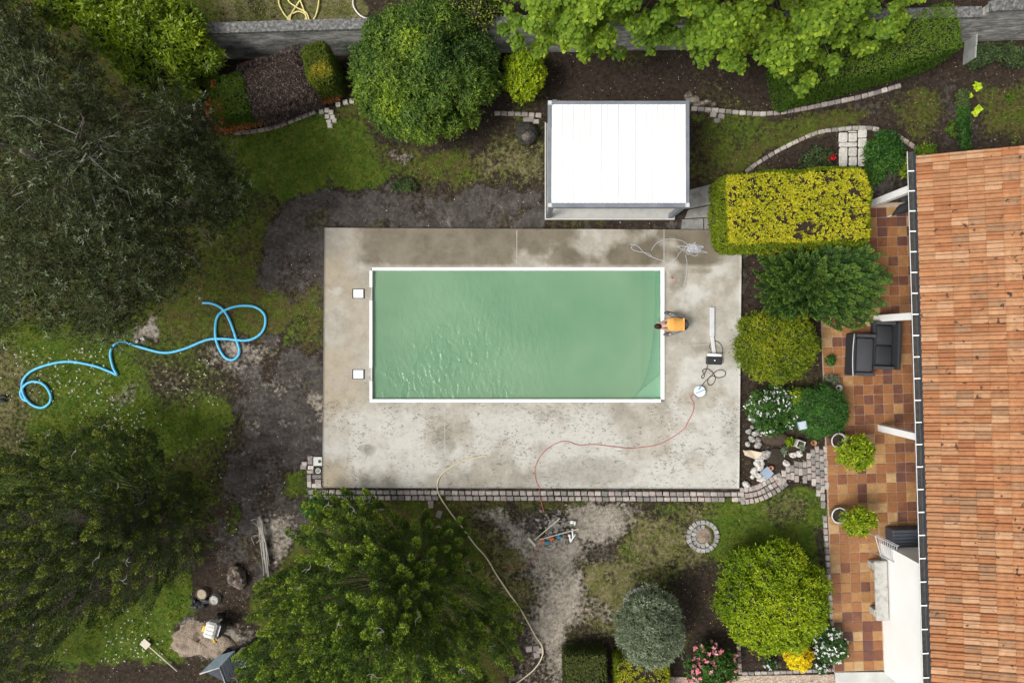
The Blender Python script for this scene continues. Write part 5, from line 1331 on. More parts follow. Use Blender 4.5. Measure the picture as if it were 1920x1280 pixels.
conifer('dark dull green conifer at the lower left below the blue hose', C1, (120,1010), 1.2, 6.0, 280, (.75,1.15), (.21,.34), 540, .082, .021, LM['conifer_dull'], (-10.3,-4.7), 'dark conifers', 1.15, tipcol=.22, dens=(70,.30))
C2 = [(560,945),(585,918),(612,930),(640,916),(690,915),(700,935),(745,955),(800,955),(830,985),(868,962),(884,990),(888,1040),(915,1075),(930,1120),(975,1140),(988,1160),(978,1200),(985,1240),(960,1300),(930,1400),(500,1400),(430,1300),(428,1230),(470,1210),(455,1150),(470,1105),(520,1065),(560,1060),(525,985)]
conifer('glossy dark green conifer with yellow green tips below the slab', C2, (720,1260), .9, 6.4, 330, (.75,1.15), (.19,.31), 570, .084, .022, LM['conifer'], (-2.9,-7.0), 'dark conifers', 1.15, tipcol=.3, dens=(60,.31))
C3 = [(1408,520),(1422,478),(1480,462),(1560,458),(1636,456),(1640,470),(1668,478),(1660,500),(1684,528),(1660,548),(1664,575),(1640,598),(1625,622),(1580,620),(1530,605),(1470,612),(1440,596),(1410,566)]
conifer('dark green false cypress with feathery fans leaning over the terrace', C3, (1500,545), 1.3, 2.7, 150, (.5,.8), (.18,.28), 700, .045, .026, LM['cypress'], (8.5,1.7), None, .85, 'cypress_tree', .3, False, None, .8, 1.35)

# maple across the top
MAP = [(915,-60),(918,30),(945,75),(960,112),(990,92),(1030,95),(1062,108),(1085,100),(1096,128),(1108,100),(1140,96),(1178,112),(1190,92),(1240,100),(1290,95),(1300,125),(1330,140),(1345,105),(1368,120),(1380,175),(1398,170),(1415,125),(1452,130),(1468,160),(1500,172),(1540,135),(1560,140),(1572,108),(1640,95),(1690,70),(1702,20),(1740,-40),(1740,-260),(900,-260)]
t = thing('maple_tree', 'broad bright green maple overhanging the wall along the top', 'tree', W(1300,-150))
pts = poisson_poly(MAP, 300); fr_ = radial_frac(MAP, (1310,-120), pts)
z = 3.0+4.2*(1-fr_**1.8)*rng.uniform(.75,1.1,len(pts)); cc_ = W3(pts[:,0], pts[:,1], z); rr_ = rng.uniform(.20,.42,len(pts))*(1-.35*(fr_ > .85)); z = z-rng.random(len(pts))**2*1.6; cc_ = W3(pts[:,0], pts[:,1], np.maximum(z, 2.2))
lob = np.concatenate([cc_, np.stack([rr_, rr_, rr_*.62],1)],1)
P, N, pk = lobe_pts(lob, 52000, -.1, .45, 0)
ct = rng.random(len(pts)); tint = .30*ct[pk]+.30*np.clip((vn3(P,1.6,15)-.5)*2+.5,0,1)+.4*rng.random(len(P))
V, F, T = single(P, nrmz(N*.6+np.array([0,0,.7])+rng.normal(0,.35,N.shape)), .105, .098, .12, .6, tint, True, .1)
np_obj('crown', V, F, LM['maple'], t, dict(tint=T))
tb_ = W(1300,-150); mb = MB(); mb.tube([tb_+Vector((0,0,-.1)), tb_+Vector((0,-.1,2)), tb_+Vector((.1,-.2,4.2))], [.26,.2,.12], 10); mb.build('trunk', M['bark'], t, True)
limbs(M['bark'], t, tb_+Vector((0,-.1,2.4)), [tuple(cc_[i]) for i in range(0, len(cc_), 3)], .055)
# dark trees far behind the wall at the top
t = thing('dark_tree', 'small dark tree behind the wall between the round bush and the maple', 'tree', W(880,-20))
lob = bumpy((W(890,5,2.2).x, W(890,5,2.2).y, 1.7), (.75,.6,.9), 14, .28, 3); P, N, pk = lobe_pts(lob, 5000)
V, F, T = single(P, N, .09, .035); np_obj('crown', V, F, LM['conifer_dull'], t, dict(tint=T)); mb = MB(); b0 = W(880,-20); mb.tube([b0, b0+Vector((0,0,1.6))], [.09,.05], 7); mb.build('trunk', M['bark'], t)
core(lob, M['core'], t, .72, 'stems')

# ------------------------------------------------------------------ shrubs
# bright laurel behind the pine
lob = []
for (x, y, z, r) in ((200,20,2.3,.75),(265,40,2.4,.8),(330,70,2.2,.75),(250,95,1.9,.7),(320,125,1.7,.65),(370,100,1.8,.5),(210,70,2.1,.6),(350,45,2.2,.55),(340,160,1.2,.45),(290,155,1.3,.4),(380,130,1.1,.4),(110,10,2.4,.6)):
    v = W(x, y, z); lob.append((v.x, v.y, z-.1, r, r*.95, r*.75))
big = list(lob)
for i, l in enumerate(big): lob += [(l[0]+RR.uniform(-.5,.5), l[1]+RR.uniform(-.5,.5), l[2]+RR.uniform(.0,.4), .26,.26,.22) for _ in range(4)]
bush('laurel_bush', 'loose bright green laurel between the pine and the garden wall', 'shrub', W(275,100), lob, LM['laurel'], 5200, .15, .052, 6, .55, .4, cs=.7, tmix=.6, zmin=-.1)
v = W(797,137,1.5)
bush('round_bush', 'large rounded bush with lumpy mid green crown left of the shelter', 'shrub', (v.x, v.y, 0), bumpy((v.x, v.y, 1.2), (1.76,1.70,1.38), 42, .43, 8, .95, -.15, .97, .76), LM['rhodo'], 26000, .095, .038, 5, .55, .32, cs=.86, tmix=.65, tscale=.6, zmin=-.2, cull=.86)
v = W(983,143,.9)
bush('leafy_shrub', 'small yellow green shrub between the round bush and the shelter', 'shrub', (v.x, v.y, 0), bumpy((v.x, v.y, .75), (.55,.70,.65), 18, .22, 12), LM['lime'], 2600, .085, .036, 5, .5, .4, cs=.7)
# golden clipped hedge
v = W(1496,388,1.45)
hedge('golden_hedge', 'big clipped hedge with golden yellow top next to the shelter', 'hedge', v.x, v.y, 4.28, 2.20, 1.5, .045, LM['golden'], 19000, .062, .030, 4, None, 'corebrown', (.52,1.0), (.10,.55), (.12,.385), .34, .11)
v = W(1458,482,.7)
bush('golden_bush', 'low yellow green bush squeezed between golden hedge and cypress', 'shrub', (v.x, v.y, 0), bumpy((v.x, v.y, .5), (.45,.5,.45), 12, .2, 14), LM['golden'], 2000, .06, .028, 4, .6)
v = W(1456,648,.9)
bush('golden_ball_shrub', 'round yellow green clipped shrub touching the slab edge', 'shrub', (v.x, v.y, 0), bumpy((v.x, v.y, .68), (1.20,1.10,.85), 40, .24, 15, 1, -.1, .86), LM['golden'], 12500, .065, .026, 4, .75, .2, cs=.9, tmix=.5, tintfn=lambda P, N, t_: t_*.62+.05)
v = W(1447,1120,1.0)
bush('lime_ball_shrub', 'largest round lime green shrub on the lawn beside the terrace', 'shrub', (v.x, v.y, 0), bumpy((v.x, v.y, .85), (1.62,1.58,1.15), 60, .27, 16, 1, -.1, .88), LM['lime'], 15000, .085, .034, 4, .62, .24, cs=.9, tmix=.55, tscale=.8)
v = W(1538,771,.55)
bush('green_dome_shrub', 'dense dark green dome shrub overhanging the terrace tiles', 'shrub', (v.x, v.y, 0), bumpy((v.x, v.y, .42), (.74,.80,.55), 24, .18, 17, 1, -.1, .85), LM['box'], 8500, .060, .018, 4, .6, .25, cs=.88)
v = W(1222,1176,1.2)
bush('silver_shrub', 'silvery grey green shrub next to the lower stone ring', 'shrub', (v.x, v.y, 0), bumpy((v.x-.05, v.y, 1.0), (.92,1.08,.95), 34, .28, 18, 1, -.2, .82), LM['silver'], 10500, .095, .020, 4, .65, .4, cs=.72, tmix=.5)
v = W(1098,1262,.8)
hedge('dark_hedge', 'dark green clipped cube hedge at the bottom edge', 'hedge', v.x, v.y-.2, 1.22, 1.55, .9, .03, LM['darkhedge'], 3800, .05, .024, 4, None, 'core', (.4,1), (0,.5), None, .08, .03)
v = W(1205,1268,.8)
hedge('yellow_hedge', 'yellow tinged clipped hedge below the silvery shrub', 'hedge', v.x, v.y-.2, 1.55, 1.4, .85, .03, LM['golden'], 4200, .055, .026, 4, None, 'corebrown', (.35,.85), (.1,.5), (.16,.40), .08, .04)
v = W(1498,1231,.5)
bush('yellow_bush', 'small bright yellow bush tucked under the lime ball shrub', 'shrub', (v.x, v.y, 0), bumpy((v.x, v.y, .35), (.44,.36,.35), 12, .14, 19), LM['yellowbush'], 2100, .055, .03, 4, .6, .3, cs=.82)
# clipped green hedge top right
v = W(1625,105,1.7)
hedge('green_hedge', 'clipped bright green hedge along the wall to the right of the maple', 'hedge', v.x+.22, v.y+.2, 4.85, 1.3, 1.85, .27, LM['hedge'], 13500, .065, .024, 4, None, 'core', (.3,1.0), (.0,.6), None, .14, .06)
# dead clipped hedge with one living green piece and one golden column
v = W(523,152,1.0)
t = thing('dead_hedge', 'dead brown clipped hedge of bare twigs between its green and golden ends', 'hedge', (v.x, v.y, 0))
P, N, f = box_pts(v.x-.05, v.y-.05, 1.95, 1.55, 1.2, .36, 13000, .16, .05, .09)
V, F, T = single(P, N, .10, .013, .5, .9, None); np_obj('foliage', V, F, LM['deadtwig'], t, dict(tint=T)); MB().box((v.x-.05, v.y-.05, .56), (1.78,1.38,1.1), .36, bev=.12).build('stems', M['corebrown'], t)
v = W(372,200,.8)
P, N, f = box_pts(v.x-.1, v.y, .55, 1.3, 1.0, .2, 4200, .14, .05, .09); t = thing('dead_hedge', 'narrow dead hedge stub between the pine and the green hedge piece', 'hedge', (v.x, v.y, 0))
V, F, T = single(P, N, .10, .013, .5, .9, None); np_obj('foliage', V, F, LM['deadtwig'], t, dict(tint=T)); MB().box((v.x-.1, v.y, .46), (.4,1.12,.9), .2, bev=.1).build('stems', M['corebrown'], t)
v = W(428,182,1.1)
t = hedge('half_dead_hedge', 'hedge piece half green and half rusty orange by the pine', 'hedge', v.x, v.y, 1.10, 1.25, 1.25, .2, LM['hedge'], 5200, .055, .022, 4, None, 'corebrown', (.3,.9), (.1,.6), None, .12, .05)
lob = [(W(403,205,1.0).x, W(403,205,1.0).y, 1.02,.26,.36,.26),(W(418,208,1.0).x, W(418,208,1.0).y, 1.05,.14,.4,.24),(W(430,232,.5).x, W(430,232,.5).y, .42,.62,.26,.26),(W(405,235,.4).x, W(405,235,.4).y,.3,.4,.25,.25),(W(402,160,1.2).x, W(402,160,1.2).y,1.2,.10,.14,.1),(W(470,225,.4).x, W(470,225,.4).y,.3,.4,.2,.2)]
P, N, pk = lobe_pts(lob, 5200, -.2, .5, 0); V, F, T = single(P, N, .07, .022, .4, .8); np_obj('dead_foliage', V, F, LM['rust'], t, dict(tint=T))
v = W(598,122,1.35)
P, N, f = box_pts(v.x, v.y, .78, 1.15, 1.65, .25, 7800, .24, .05, .07); t = thing('thuja_hedge', 'upright golden green thuja at the end of the dead hedge', 'hedge', (v.x, v.y, 0))
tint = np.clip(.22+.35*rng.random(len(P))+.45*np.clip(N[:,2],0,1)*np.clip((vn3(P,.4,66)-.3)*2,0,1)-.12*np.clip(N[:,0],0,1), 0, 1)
V, F, T = whorl(P, nrmz(N+rng.normal(0,.35,N.shape)), 4, .05, .022, .7, .5, tint); np_obj('foliage', V, F, LM['thuja'], t, dict(tint=T)); MB().box((v.x, v.y, .78), (.6,.95,1.55), .25, bev=.2).build('stems', M['core'], t)
lob = [(W(618,181,.25).x, W(618,181,.25).y, .22,.32,.16,.16),(W(608,184,.25).x, W(608,184,.25).y, .2,.16,.14,.14)]
P, N, pk = lobe_pts(lob, 1100, -.1, .5, 0); V, F, T = single(P, N, .09, .018, .6, .7)
t = thing('dead_branch', 'rusty orange dead branch lying at the foot of the golden thuja', 'branch', W(618,182)); np_obj('foliage', V, F, LM['rust'], t, dict(tint=T)); mb = MB(); mb.tube([W(600,186,.1), W(636,174,.16)], [.02,.008], 5); mb.build('stem', M['bark'], t)
# small plants
def plant(label, px, py, r, h, mt, n, L, Wd, k=5, group=None, name='leafy_plant', seed=0, nb=9, out=.8):
    v = W(px, py, h*.6); c = (v.x, v.y, h*.45)
    return bush(name, label, 'plant', (v.x, v.y, 0), bumpy(c, (r[0], r[1], h*.5), nb, min(r)*.4, seed, 1, -.1, out), mt, n, L, Wd, k, .5, .5, cs=.55, group=group, zmin=-.2)
plant('leafy dark green perennial right of the pale slabs', 1658, 285, (.50,.62), .8, LM['perennial'], 1300, .14, .042, 5, seed=21, nb=14)
plant('low green plant between the leafy perennial and the house', 1640, 325, (.28,.34), .4, LM['perennial'], 420, .11, .035, 5, seed=22)
plant('yellow green plant pressed against the roof corner', 1700, 312, (.16,.28), .6, LM['laurel'], 240, .12, .05, 5, seed=23)
plant('pale green plant peeping out above the roof verge', 1735, 282, (.3,.14), .5, LM['hedge'], 260, .10, .04, 5, seed=24)
plant('dark low plant at the left of the pale slabs', 1530, 300, (.52,.36), .35, LM['weed'], 420, .10, .03, 5, seed=25)
for (x, y, l) in ((1560,296,'red tulip by the upper end of the pale slabs'),(1549,299,'red tulip farther from the pale slabs')):
    v = W(x, y, .3); t = thing('tulip', l, 'flower', (v.x, v.y, 0), 0, 'red tulips'); P, N, pk = lobe_pts([(v.x, v.y, .32,.06,.06,.06)], 40, -.2, .2, 0); V, F, T = single(P, N, .07, .05, .5, .3); np_obj('bloom', V, F, LM['petal_red'], t, dict(tint=T)); mb = MB(); mb.tube([(v.x, v.y, 0), (v.x, v.y, .3)], .008, 5); mb.build('stem', M['green'] if False else M['core'], t)
v = W(1515,300,.3); t = thing('agave', 'small grey green spiky plant left of the tulips', 'plant', (v.x, v.y, 0)); P = np.tile([[v.x, v.y, .05]], (14,1)); N = np.tile([[0,0,1.]], (14,1)); V, F, T = whorl(P[:2], N[:2], 9, .26, .05, .7, .3); np_obj('foliage', V, F, LM['silver'], t, dict(tint=T))
# flowering bushes
def flowers(t, lobes, n, L, Wd, mt, k=6, zmin=0.1, pick=None, name='bloom', elev=.15):
    P, N, pk = lobe_pts(lobes, n, zmin, .03, .9)
    if pick is not None: kp = pick(P); P, N = P[kp], N[kp]
    N = nrmz(N+np.array([0,0,.6])); V, F, T = whorl(P+N*.02, N, k, L, Wd, elev, .25, None, False, .05)
    o = np_obj(name, V, F, mt, t, dict(tint=T)); o['kind'] = 'stuff'; return o
v = W(1447,772,.4); lob = bumpy((v.x, v.y, .28), (.72,.70,.42), 20, .2, 31, 1, -.05, .85)
t = bush('white_flower_bush', 'loose bush dotted with small white flowers beside the slab', 'shrub', (v.x, v.y, 0), lob, LM['perennial'], 2300, .08, .026, 5, .55, .4, cs=.7)
flowers(t, lob, 520, .034, .034, LM['petal_white'], 5, 0.0, lambda P: vnoise(P[:,0], P[:,1], .28, 5) > .42)
lob2 = [(W(1494,745,.45).x, W(1494,745,.45).y, .38,.28,.26,.25),(W(1500,762,.4).x, W(1500,762,.4).y, .30,.25,.3,.2)]
t = bush('white_rose', 'leggy plant with a few white blooms beside the green dome shrub', 'shrub', (lob2[0][0], lob2[0][1], 0), lob2, LM['laurel'], 260, .11, .045, 5, .4, .6, cs=.5)
flowers(t, lob2, 26, .042, .04, LM['petal_white'], 6, .1)
v = W(1558,1210,.5); lob = bumpy((v.x, v.y, .36), (.50,.48,.42), 16, .16, 33, 1, -.05, .85)
t = bush('daisy_bush', 'dark bush thick with white daisies spilling on the terrace tiles', 'shrub', (v.x, v.y, 0), lob, LM['box'], 1500, .06, .02, 4, .6, .35, cs=.8)
flowers(t, lob, 230, .045, .026, LM['petal_white'], 8, -.05, lambda P: vnoise(P[:,0], P[:,1], .22, 8) > .40)
for (x, y, l, sd) in ((1446,1246,'small white daisy plant in the bare bed left of the yellow bush',34),(1542,1250,'tiny white daisy plant at the foot of the daisy bush',35)):
    v = W(x, y, .25); lob = bumpy((v.x, v.y, .14), (.18,.16,.18), 6, .08, sd); t = bush('daisy_plant', l, 'plant', (v.x, v.y, 0), lob, LM['box'], 160, .06, .02, 4, .5, .4, cs=.6, group='small daisy plants'); flowers(t, lob, 15, .042, .025, LM['petal_white'], 8, 0)
v = W(1335,1252,.7); lob = bumpy((v.x, v.y, .5), (.72,.62,.55), 20, .2, 36, 1, -.1, .85)
t = bush('rose_bush', 'rose bush full of pink blooms by the gravel path', 'shrub', (v.x, v.y, 0), lob, LM['perennial'], 1300, .085, .036, 5, .5, .5, cs=.6)
P, N, pk = lobe_pts(lob, 230, 0, .05, .9); kp = vnoise(P[:,0], P[:,1], .4, 9) > .42; P, N = P[kp], N[kp]
Vs, Fs, Ts, of = [], [], [], 0
for e_, l_ in ((.2,.075),(.7,.055),(1.1,.04)):
    V, F, T = whorl(P+N*.03, nrmz(N+np.array([0,0,.5])), 6, l_, .05, e_, .2, np.full(len(P), .25+.3*e_)+rng.random(len(P))*.3); Vs.append(V); Fs.append(F+of); Ts.append(T); of += len(V)
o = np_obj('bloom', np.concatenate(Vs), np.concatenate(Fs), LM['petal_pink'], t, dict(tint=np.concatenate(Ts))); o['kind'] = 'stuff'
# vegetable plot and weeds
for i in range(7):
    y = 178+i*15; plant(['uppermost bushy green plant of the row in the vegetable plot','second plant from the top of the green row','third plant from the top of the green row','middle plant of the green row in the vegetable plot','third plant from the roof in the green row','second plant from the roof in the green row','plant of the green row nearest the roof'][i], 1806+RR.uniform(-2,2)+i*.4, y, (.17,.17), .3, LM['weed'] if i < 2 else LM['perennial'], 210, .075, .028, 5, 'row of green plants in the vegetable plot', 'vegetable_plant', 40+i, 6)
for (x, y, r, l) in ((1831,164,.11,'largest lettuce, near the top of the plot'),(1817,180,.075,'small lettuce close to the green row'),(1834,204,.09,'upper one of two touching lettuces'),(1828,213,.10,'lower one of two touching lettuces')):
    v = W(x, y); t = thing('lettuce', 'yellow green '+l, 'lettuce', (v.x, v.y, 0), 0, 'lettuces in the vegetable plot')
    P = np.tile([[v.x, v.y, .03]], (4,1))+rng.normal(0,.012,(4,3)); V, F, T = whorl(P, np.tile([[0,0,1.]],(4,1)), 7, r*1.15, r*1.0, .35, .4, None, True); np_obj('foliage', V, F, LM['lettuce'], t, dict(tint=T))
for (x, y, rx, ry, l, sd) in ((1868,98,.7,.28,'low ivy like plant at the foot of the pale garden wall',50),(1905,108,.4,.3,'dark weed clump at the right end under the pale wall',51),(1830,118,.22,.22,'small weed clump below the concrete fence panel',52)):
    plant(l, x, y, (rx,ry), .35, LM['weed'], int(900*rx*ry*4), .08, .035, 5, None, 'weed_clump', sd, 10)
plant('bright yellowish weed in the open vegetable plot', 1893, 186, (.16,.14), .15, LM['hedge'], 110, .06, .02, 5, None, 'weed_clump', 53, 5)
plant('sparse weed under the left of the vegetable row', 1785, 242, (.14,.3), .2, LM['hedge'], 150, .06, .022, 5, None, 'weed_clump', 54, 5)
plant('dry tuft of weeds along the dark soil above the slab', 758, 348, (.4,.2), .18, LM['weed'], 300, .09, .02, 5, None, 'weed_clump', 55, 6)
plant('fresh green weed patch at the left end of the double sett row', 590, 950, (.5,.25), .25, LM['box'], 420, .08, .025, 5, None, 'weed_clump', 56, 8)
# ------------------------------------------------------------------ pots and small garden things
def potted(label, px, py, r, plantc, pr, ph, mt, n, pot='potwhite', L=.11, Wd=.035, group=None, seed=0, h=.34, name='potted_shrub'):
    v = W(px, py, h); t = thing(name, label, 'potted plant', (v.x, v.y, .033), 0, group)
    p_ = MB(); p_.lathe([(r*.72,0),(r*.98,h-.03),(r*1.04,h-.03),(r*1.04,h),(r*.90,h),(r*.84,h-.09)], (0,0,0), 26); p_.build('pot', M[pot], t, True, True)
    s_ = MB(); s_.lathe([(r*.84,h-.10),(r*.84,h-.085),(.01,h-.07)], (0,0,0), 18); s_.build('soil', M['soil'], t, False, True)
    c = W(plantc[0], plantc[1], ph)
    mb = MB(); mb.tube([(v.x, v.y, h-.1), (v.x*.6+c.x*.4, v.y*.6+c.y*.4, ph*.7), (c.x, c.y, ph)], [.022,.016,.008], 6); mb.build('stem', M['bark'], t)
    lob = bumpy((c.x, c.y, ph), pr, 14, min(pr)*.36, seed, 1, -.5, .8); P, N, pk = lobe_pts(lob, n, -.5, .5, .8)
    V, F, T = whorl(P, nrmz(N+rng.normal(0,.3,N.shape)), 5, L, Wd, .5, .5); np_obj('foliage', V, F, mt, t, dict(tint=T))
    core(lob, M['core'], t, .5, 'twigs')
    return t
potted('bright green shrub in a white rimmed pot, upper one on the terrace', 1573, 826, .235, (1604,848), (.56,.48,.38), .95, LM['lime'], 620, group='potted shrubs on the terrace', seed=61)
potted('bright green shrub in a white rimmed pot near the storage box', 1574, 966, .245, (1609,976), (.58,.42,.36), .9, LM['lime'], 700, L=.085, Wd=.03, group='potted shrubs on the terrace', seed=62)
def small_pot(label, px, py, r, h, mt, fill=True, square=False, rz=0.0, pl=None, group=None, lean=0):
    v = W(px, py, h); t = thing('flower_pot', label, 'flower pot', (v.x, v.y, .03), rz, group)
    if square:
        for (dx, dy, sx, sy) in ((0,r,2*r+.03,.03),(0,-r,2*r+.03,.03),(r,0,.03,2*r-.034),(-r,0,.03,2*r-.034)): MB().box((dx,dy,h/2), (sx,sy,h), bev=.006).build('side', M[mt], t, local=True)
        MB().box((0,0,h*.35), (2*r-.04,2*r-.04,h*.6)).build('soil', M['soil'], t, local=True)
    else:
        mb = MB(); mb.lathe([(r*.7,0),(r,h),(r*.86,h),(r*.80,h-.05)], (0,0,0), 18); mb.build('pot', M[mt], t, True, True)
        mb = MB(); mb.lathe([(r*.80,h-.055),(.005,h-.045)], (0,0,0), 14); mb.build('soil', M['soil'], t, False, True)
    if pl:
        P = np.tile([[v.x+pl[1], v.y+pl[2], h+.03]], (pl[0],1))+rng.normal(0,r*.5,(pl[0],3))*np.array([1,1,.3]); V, F, T = whorl(P, nrmz(np.array([0,0,1.])+rng.normal(0,.4,P.shape)), 5, .07, .02, .6, .4); np_obj('foliage', V, F, LM[pl[3]], t, dict(tint=T))
    return t
small_pot('small terracotta pot with bare soil between dome shrub and cobbles', 1526, 830, .085, .14, 'terracotta', group='terracotta pots')
small_pot('orange terracotta pot beside the blue grey slab', 1446, 877, .07, .12, 'terracotta', group='terracotta pots')
small_pot('square white planter holding a sprawling green plant', 1501, 833, .11, .2, 'potwhite', square=True, rz=-.35, pl=(34,.04,-.09,'silver'))
small_pot('white oval pot standing at the terrace edge under the dome shrub top', 1573, 727, .10, .2, 'potwhite')
plant('small mottled plant by the white oval pot', 1560, 712, (.24,.16), .3, LM['silver'], 300, .05, .02, 5, None, 'leafy_plant', 63, 6)
plant('little dark plant on the tiles beside the grey sofa', 1557, 675, (.15,.16), .22, LM['box'], 170, .06, .022, 5, None, 'leafy_plant', 64, 6)
plant('small yellow flowering plant between pond and planter', 1481, 828, (.11,.14), .2, LM['lime'], 90, .06, .035, 5, None, 'leafy_plant', 65, 5)
plant('tiny grey green rosette by the sunken dark bed', 1470, 844, (.09,.09), .1, LM['silver'], 60, .06, .025, 5, None, 'leafy_plant', 66, 4)
# grey globe lights among the white flowers
for (x, y, l) in ((1412,786,'lower grey garden globe at the edge of the white flowers'),(1436,772,'upper grey garden globe among the white flowers')):
    v = W(x, y, .45); t = thing('garden_globe', l, 'garden ornament', (v.x, v.y, 0), 0, 'grey garden globes'); mb = MB(); mb.lathe([(.02,-.11),(.085,-.07),(.11,0),(.09,.07),(.04,.105),(.035,.15),(.0,.155)], (v.x, v.y, .46), 16); mb.build('globe', pmat('smoky_glass', [(.16,.17,.165),(.24,.25,.24)], 6, .15, 0, spec=.6), t, True)
    mb = MB(); mb.tube([(v.x, v.y, 0), (v.x, v.y, .36)], .015, 6); mb.build('stake', M['zinc'], t)
# square garden light on a post, and a blue grey slab
v = W(1505,797,.75); t = thing('garden_light', 'pale blue square topped garden light standing in front of the dome shrub', 'garden light', (v.x, v.y, 0), .22)
MB().box((0,0,.34), (.09,.09,.68)).build('post', M['anthracite'], t, local=True); MB().box((0,0,.72), (.25,.25,.09), bev=.012).build('head', M['slate'], t, local=True); MB().box((.0,0,.769), (.23,.23,.006)).build('cap', pmat('pale_blue_cap', [(.38,.45,.52),(.44,.51,.58)], 4, .4, 0), t, local=True)
v = W(1437,886); tag(MB().box((v.x, v.y, .05), (.31,.31,.05), .72, bev=.008).build('stone_slab', M['slate']), 'blue grey square slab lying among white rocks at the bend of the cobbles', 'slab')
# sunken bed edge and dark mounds
for (x, y, rx, ry, h, l) in ((1455,855,.34,.26,.06,'low dark disc of earth beside the bend of the cobbles'),(1452,820,.46,.26,.10,'brown earth mound below the white flowers')):
    v = W(x, y); mb = MB(); mb.blob((v.x, v.y, .0), (rx, ry, h), int(x), .12, 18, 8); tag(mb.build('earth_mound', M['soil'] if y > 840 else pmat('brown_earth', [(.045,.03,.022),(.08,.055,.04)], 14, .95, .8), None, True), l, 'earth mound')
# rocks
RK = [(1403,808,.10,'rock'),(1416,812,.12,'rock'),(1409,822,.13,'rock'),(1421,823,.09,'rock'),(1401,832,.10,'rock'),(1420,833,.13,'rock'),(1410,800,.07,'rock'),(1426,815,.06,'rock')]
for i, (x, y, r, k_) in enumerate(RK):
    v = W(x, y); mb = MB(); mb.blob((v.x, v.y, r*.4), (r, r*.8, r*.7), i+5, .35, 9, 6); tag(mb.build('rock', M['rock']), ('grey rock nearest the slab in the upper half of the heap','grey rock in the middle of the upper half of the heap','largest grey rock at the centre of the heap','grey rock at the mound side of the heap, halfway down','grey rock nearest the slab in the lower half of the heap','big grey rock at the bottom of the heap on the mound side','small grey rock at the very top of the heap under the white flowers','smallest grey rock at the mound side of the heap')[i], 'rock', 'grey rocks heaped by the slab edge')
for i, (x, y, r) in enumerate(((1418,868,.12),(1424,876,.13),(1413,882,.13),(1420,890,.12),(1428,868,.09),(1410,893,.08),(1430,897,.10),(1424,899,.09))):
    v = W(x, y); mb = MB(); mb.blob((v.x, v.y, r*.4), (r, r*.85, r*.65), i+25, .32, 9, 6); tag(mb.build('rock', M['rock_white']), ('whitish rock at the top of the cluster below the sandstone piece','large whitish rock touching the upper corner of the blue grey slab','large whitish rock on the pool side of the cluster','whitish rock in the middle below the two large ones','small whitish rock at the top, nearest the terracotta pot','smallest whitish rock, at the lower pool side of the cluster','whitish rock touching the lower corner of the blue grey slab','small whitish rock at the bottom of the cluster by the cobbles')[i], 'rock', 'whitish rocks by the blue grey slab')
for (x, y, l, sd) in ((1398,907,'whitish rock alone near the slab corner',71),(1422,860,'grey stone below the big sandstone piece',72),(1473,868,'pale stone at the start of the cobbles',73),(1487,852,'big pale rock by the cobbles next to the square planter',74),(1497,850,'pale rock touching the cobbles below the square planter',75),(1412,470,'rust brown stone in the bed below the golden hedge',76)):
    v = W(x, y); mb = MB(); mb.blob((v.x, v.y, .05), (.13,.10,.09), sd, .35, 10, 6); tag(mb.build('rock', M['rock_white'] if sd != 76 else M['sandstone']), l, 'rock')
v = W(1411,848); mb = MB(); pl_ = [(-.30,.06),(-.12,.10),(.30,-.02),(.02,-.16),(-.24,-.10)]
mb.prism([(v.x+a_, v.y+c_) for a_, c_ in pl_], 0, .13); mb.v = [(x+(.03 if z > .1 else 0), y+(.02*math.sin(x*9)), z+(.05*math.sin(x*7+y*5) if z > .1 else 0)) for x, y, z in mb.v]
tag(mb.build('sandstone_rock', M['sandstone']), 'pointed pale sandstone piece lying beside the slab edge', 'rock')
mb = MB(); v = W(1431,852); mb.blob((v.x, v.y, .05), (.22,.15,.09), 77, .4, 11, 6); tag(mb.build('driftwood_rock', M['rock']), 'brown hollow stone next to the sandstone piece', 'rock')
for (x, y, r, l, sd) in ((268,634,.08,'larger white stone beside the blue hose under the pine',80),(258,640,.06,'smaller white stone beside the blue hose under the pine',81),(500,974,.075,'pale round stone at the top of the dry branch bundle',82)):
    v = W(x, y); mb = MB(); mb.blob((v.x, v.y, .03), (r, r*.85, r*.6), sd, .25, 9, 6); tag(mb.build('stone', M['rock_white']), l, 'stone', None)
# dark stump beside the shelter
t = thing('tree_stump', 'dark broad tree stump on the grass left of the shelter', 'stump', W(988,252)); v = W(988,252)
M['stumpbark'] = pmat('black_bark', [(.022,.02,.018),(.055,.05,.045)], 8, .95, .8, 30, dist=.03)
mb = MB(); mb.blob((v.x, v.y, .12), (.34,.36,.30), 90, .22, 14, 9); mb.build('base', M['stumpbark'], t); mb = MB(); mb.blob((v.x-.02, v.y-.13, .27), (.16,.17,.16), 91, .2, 10, 6); mb.build('cut_face', M['bark'], t)
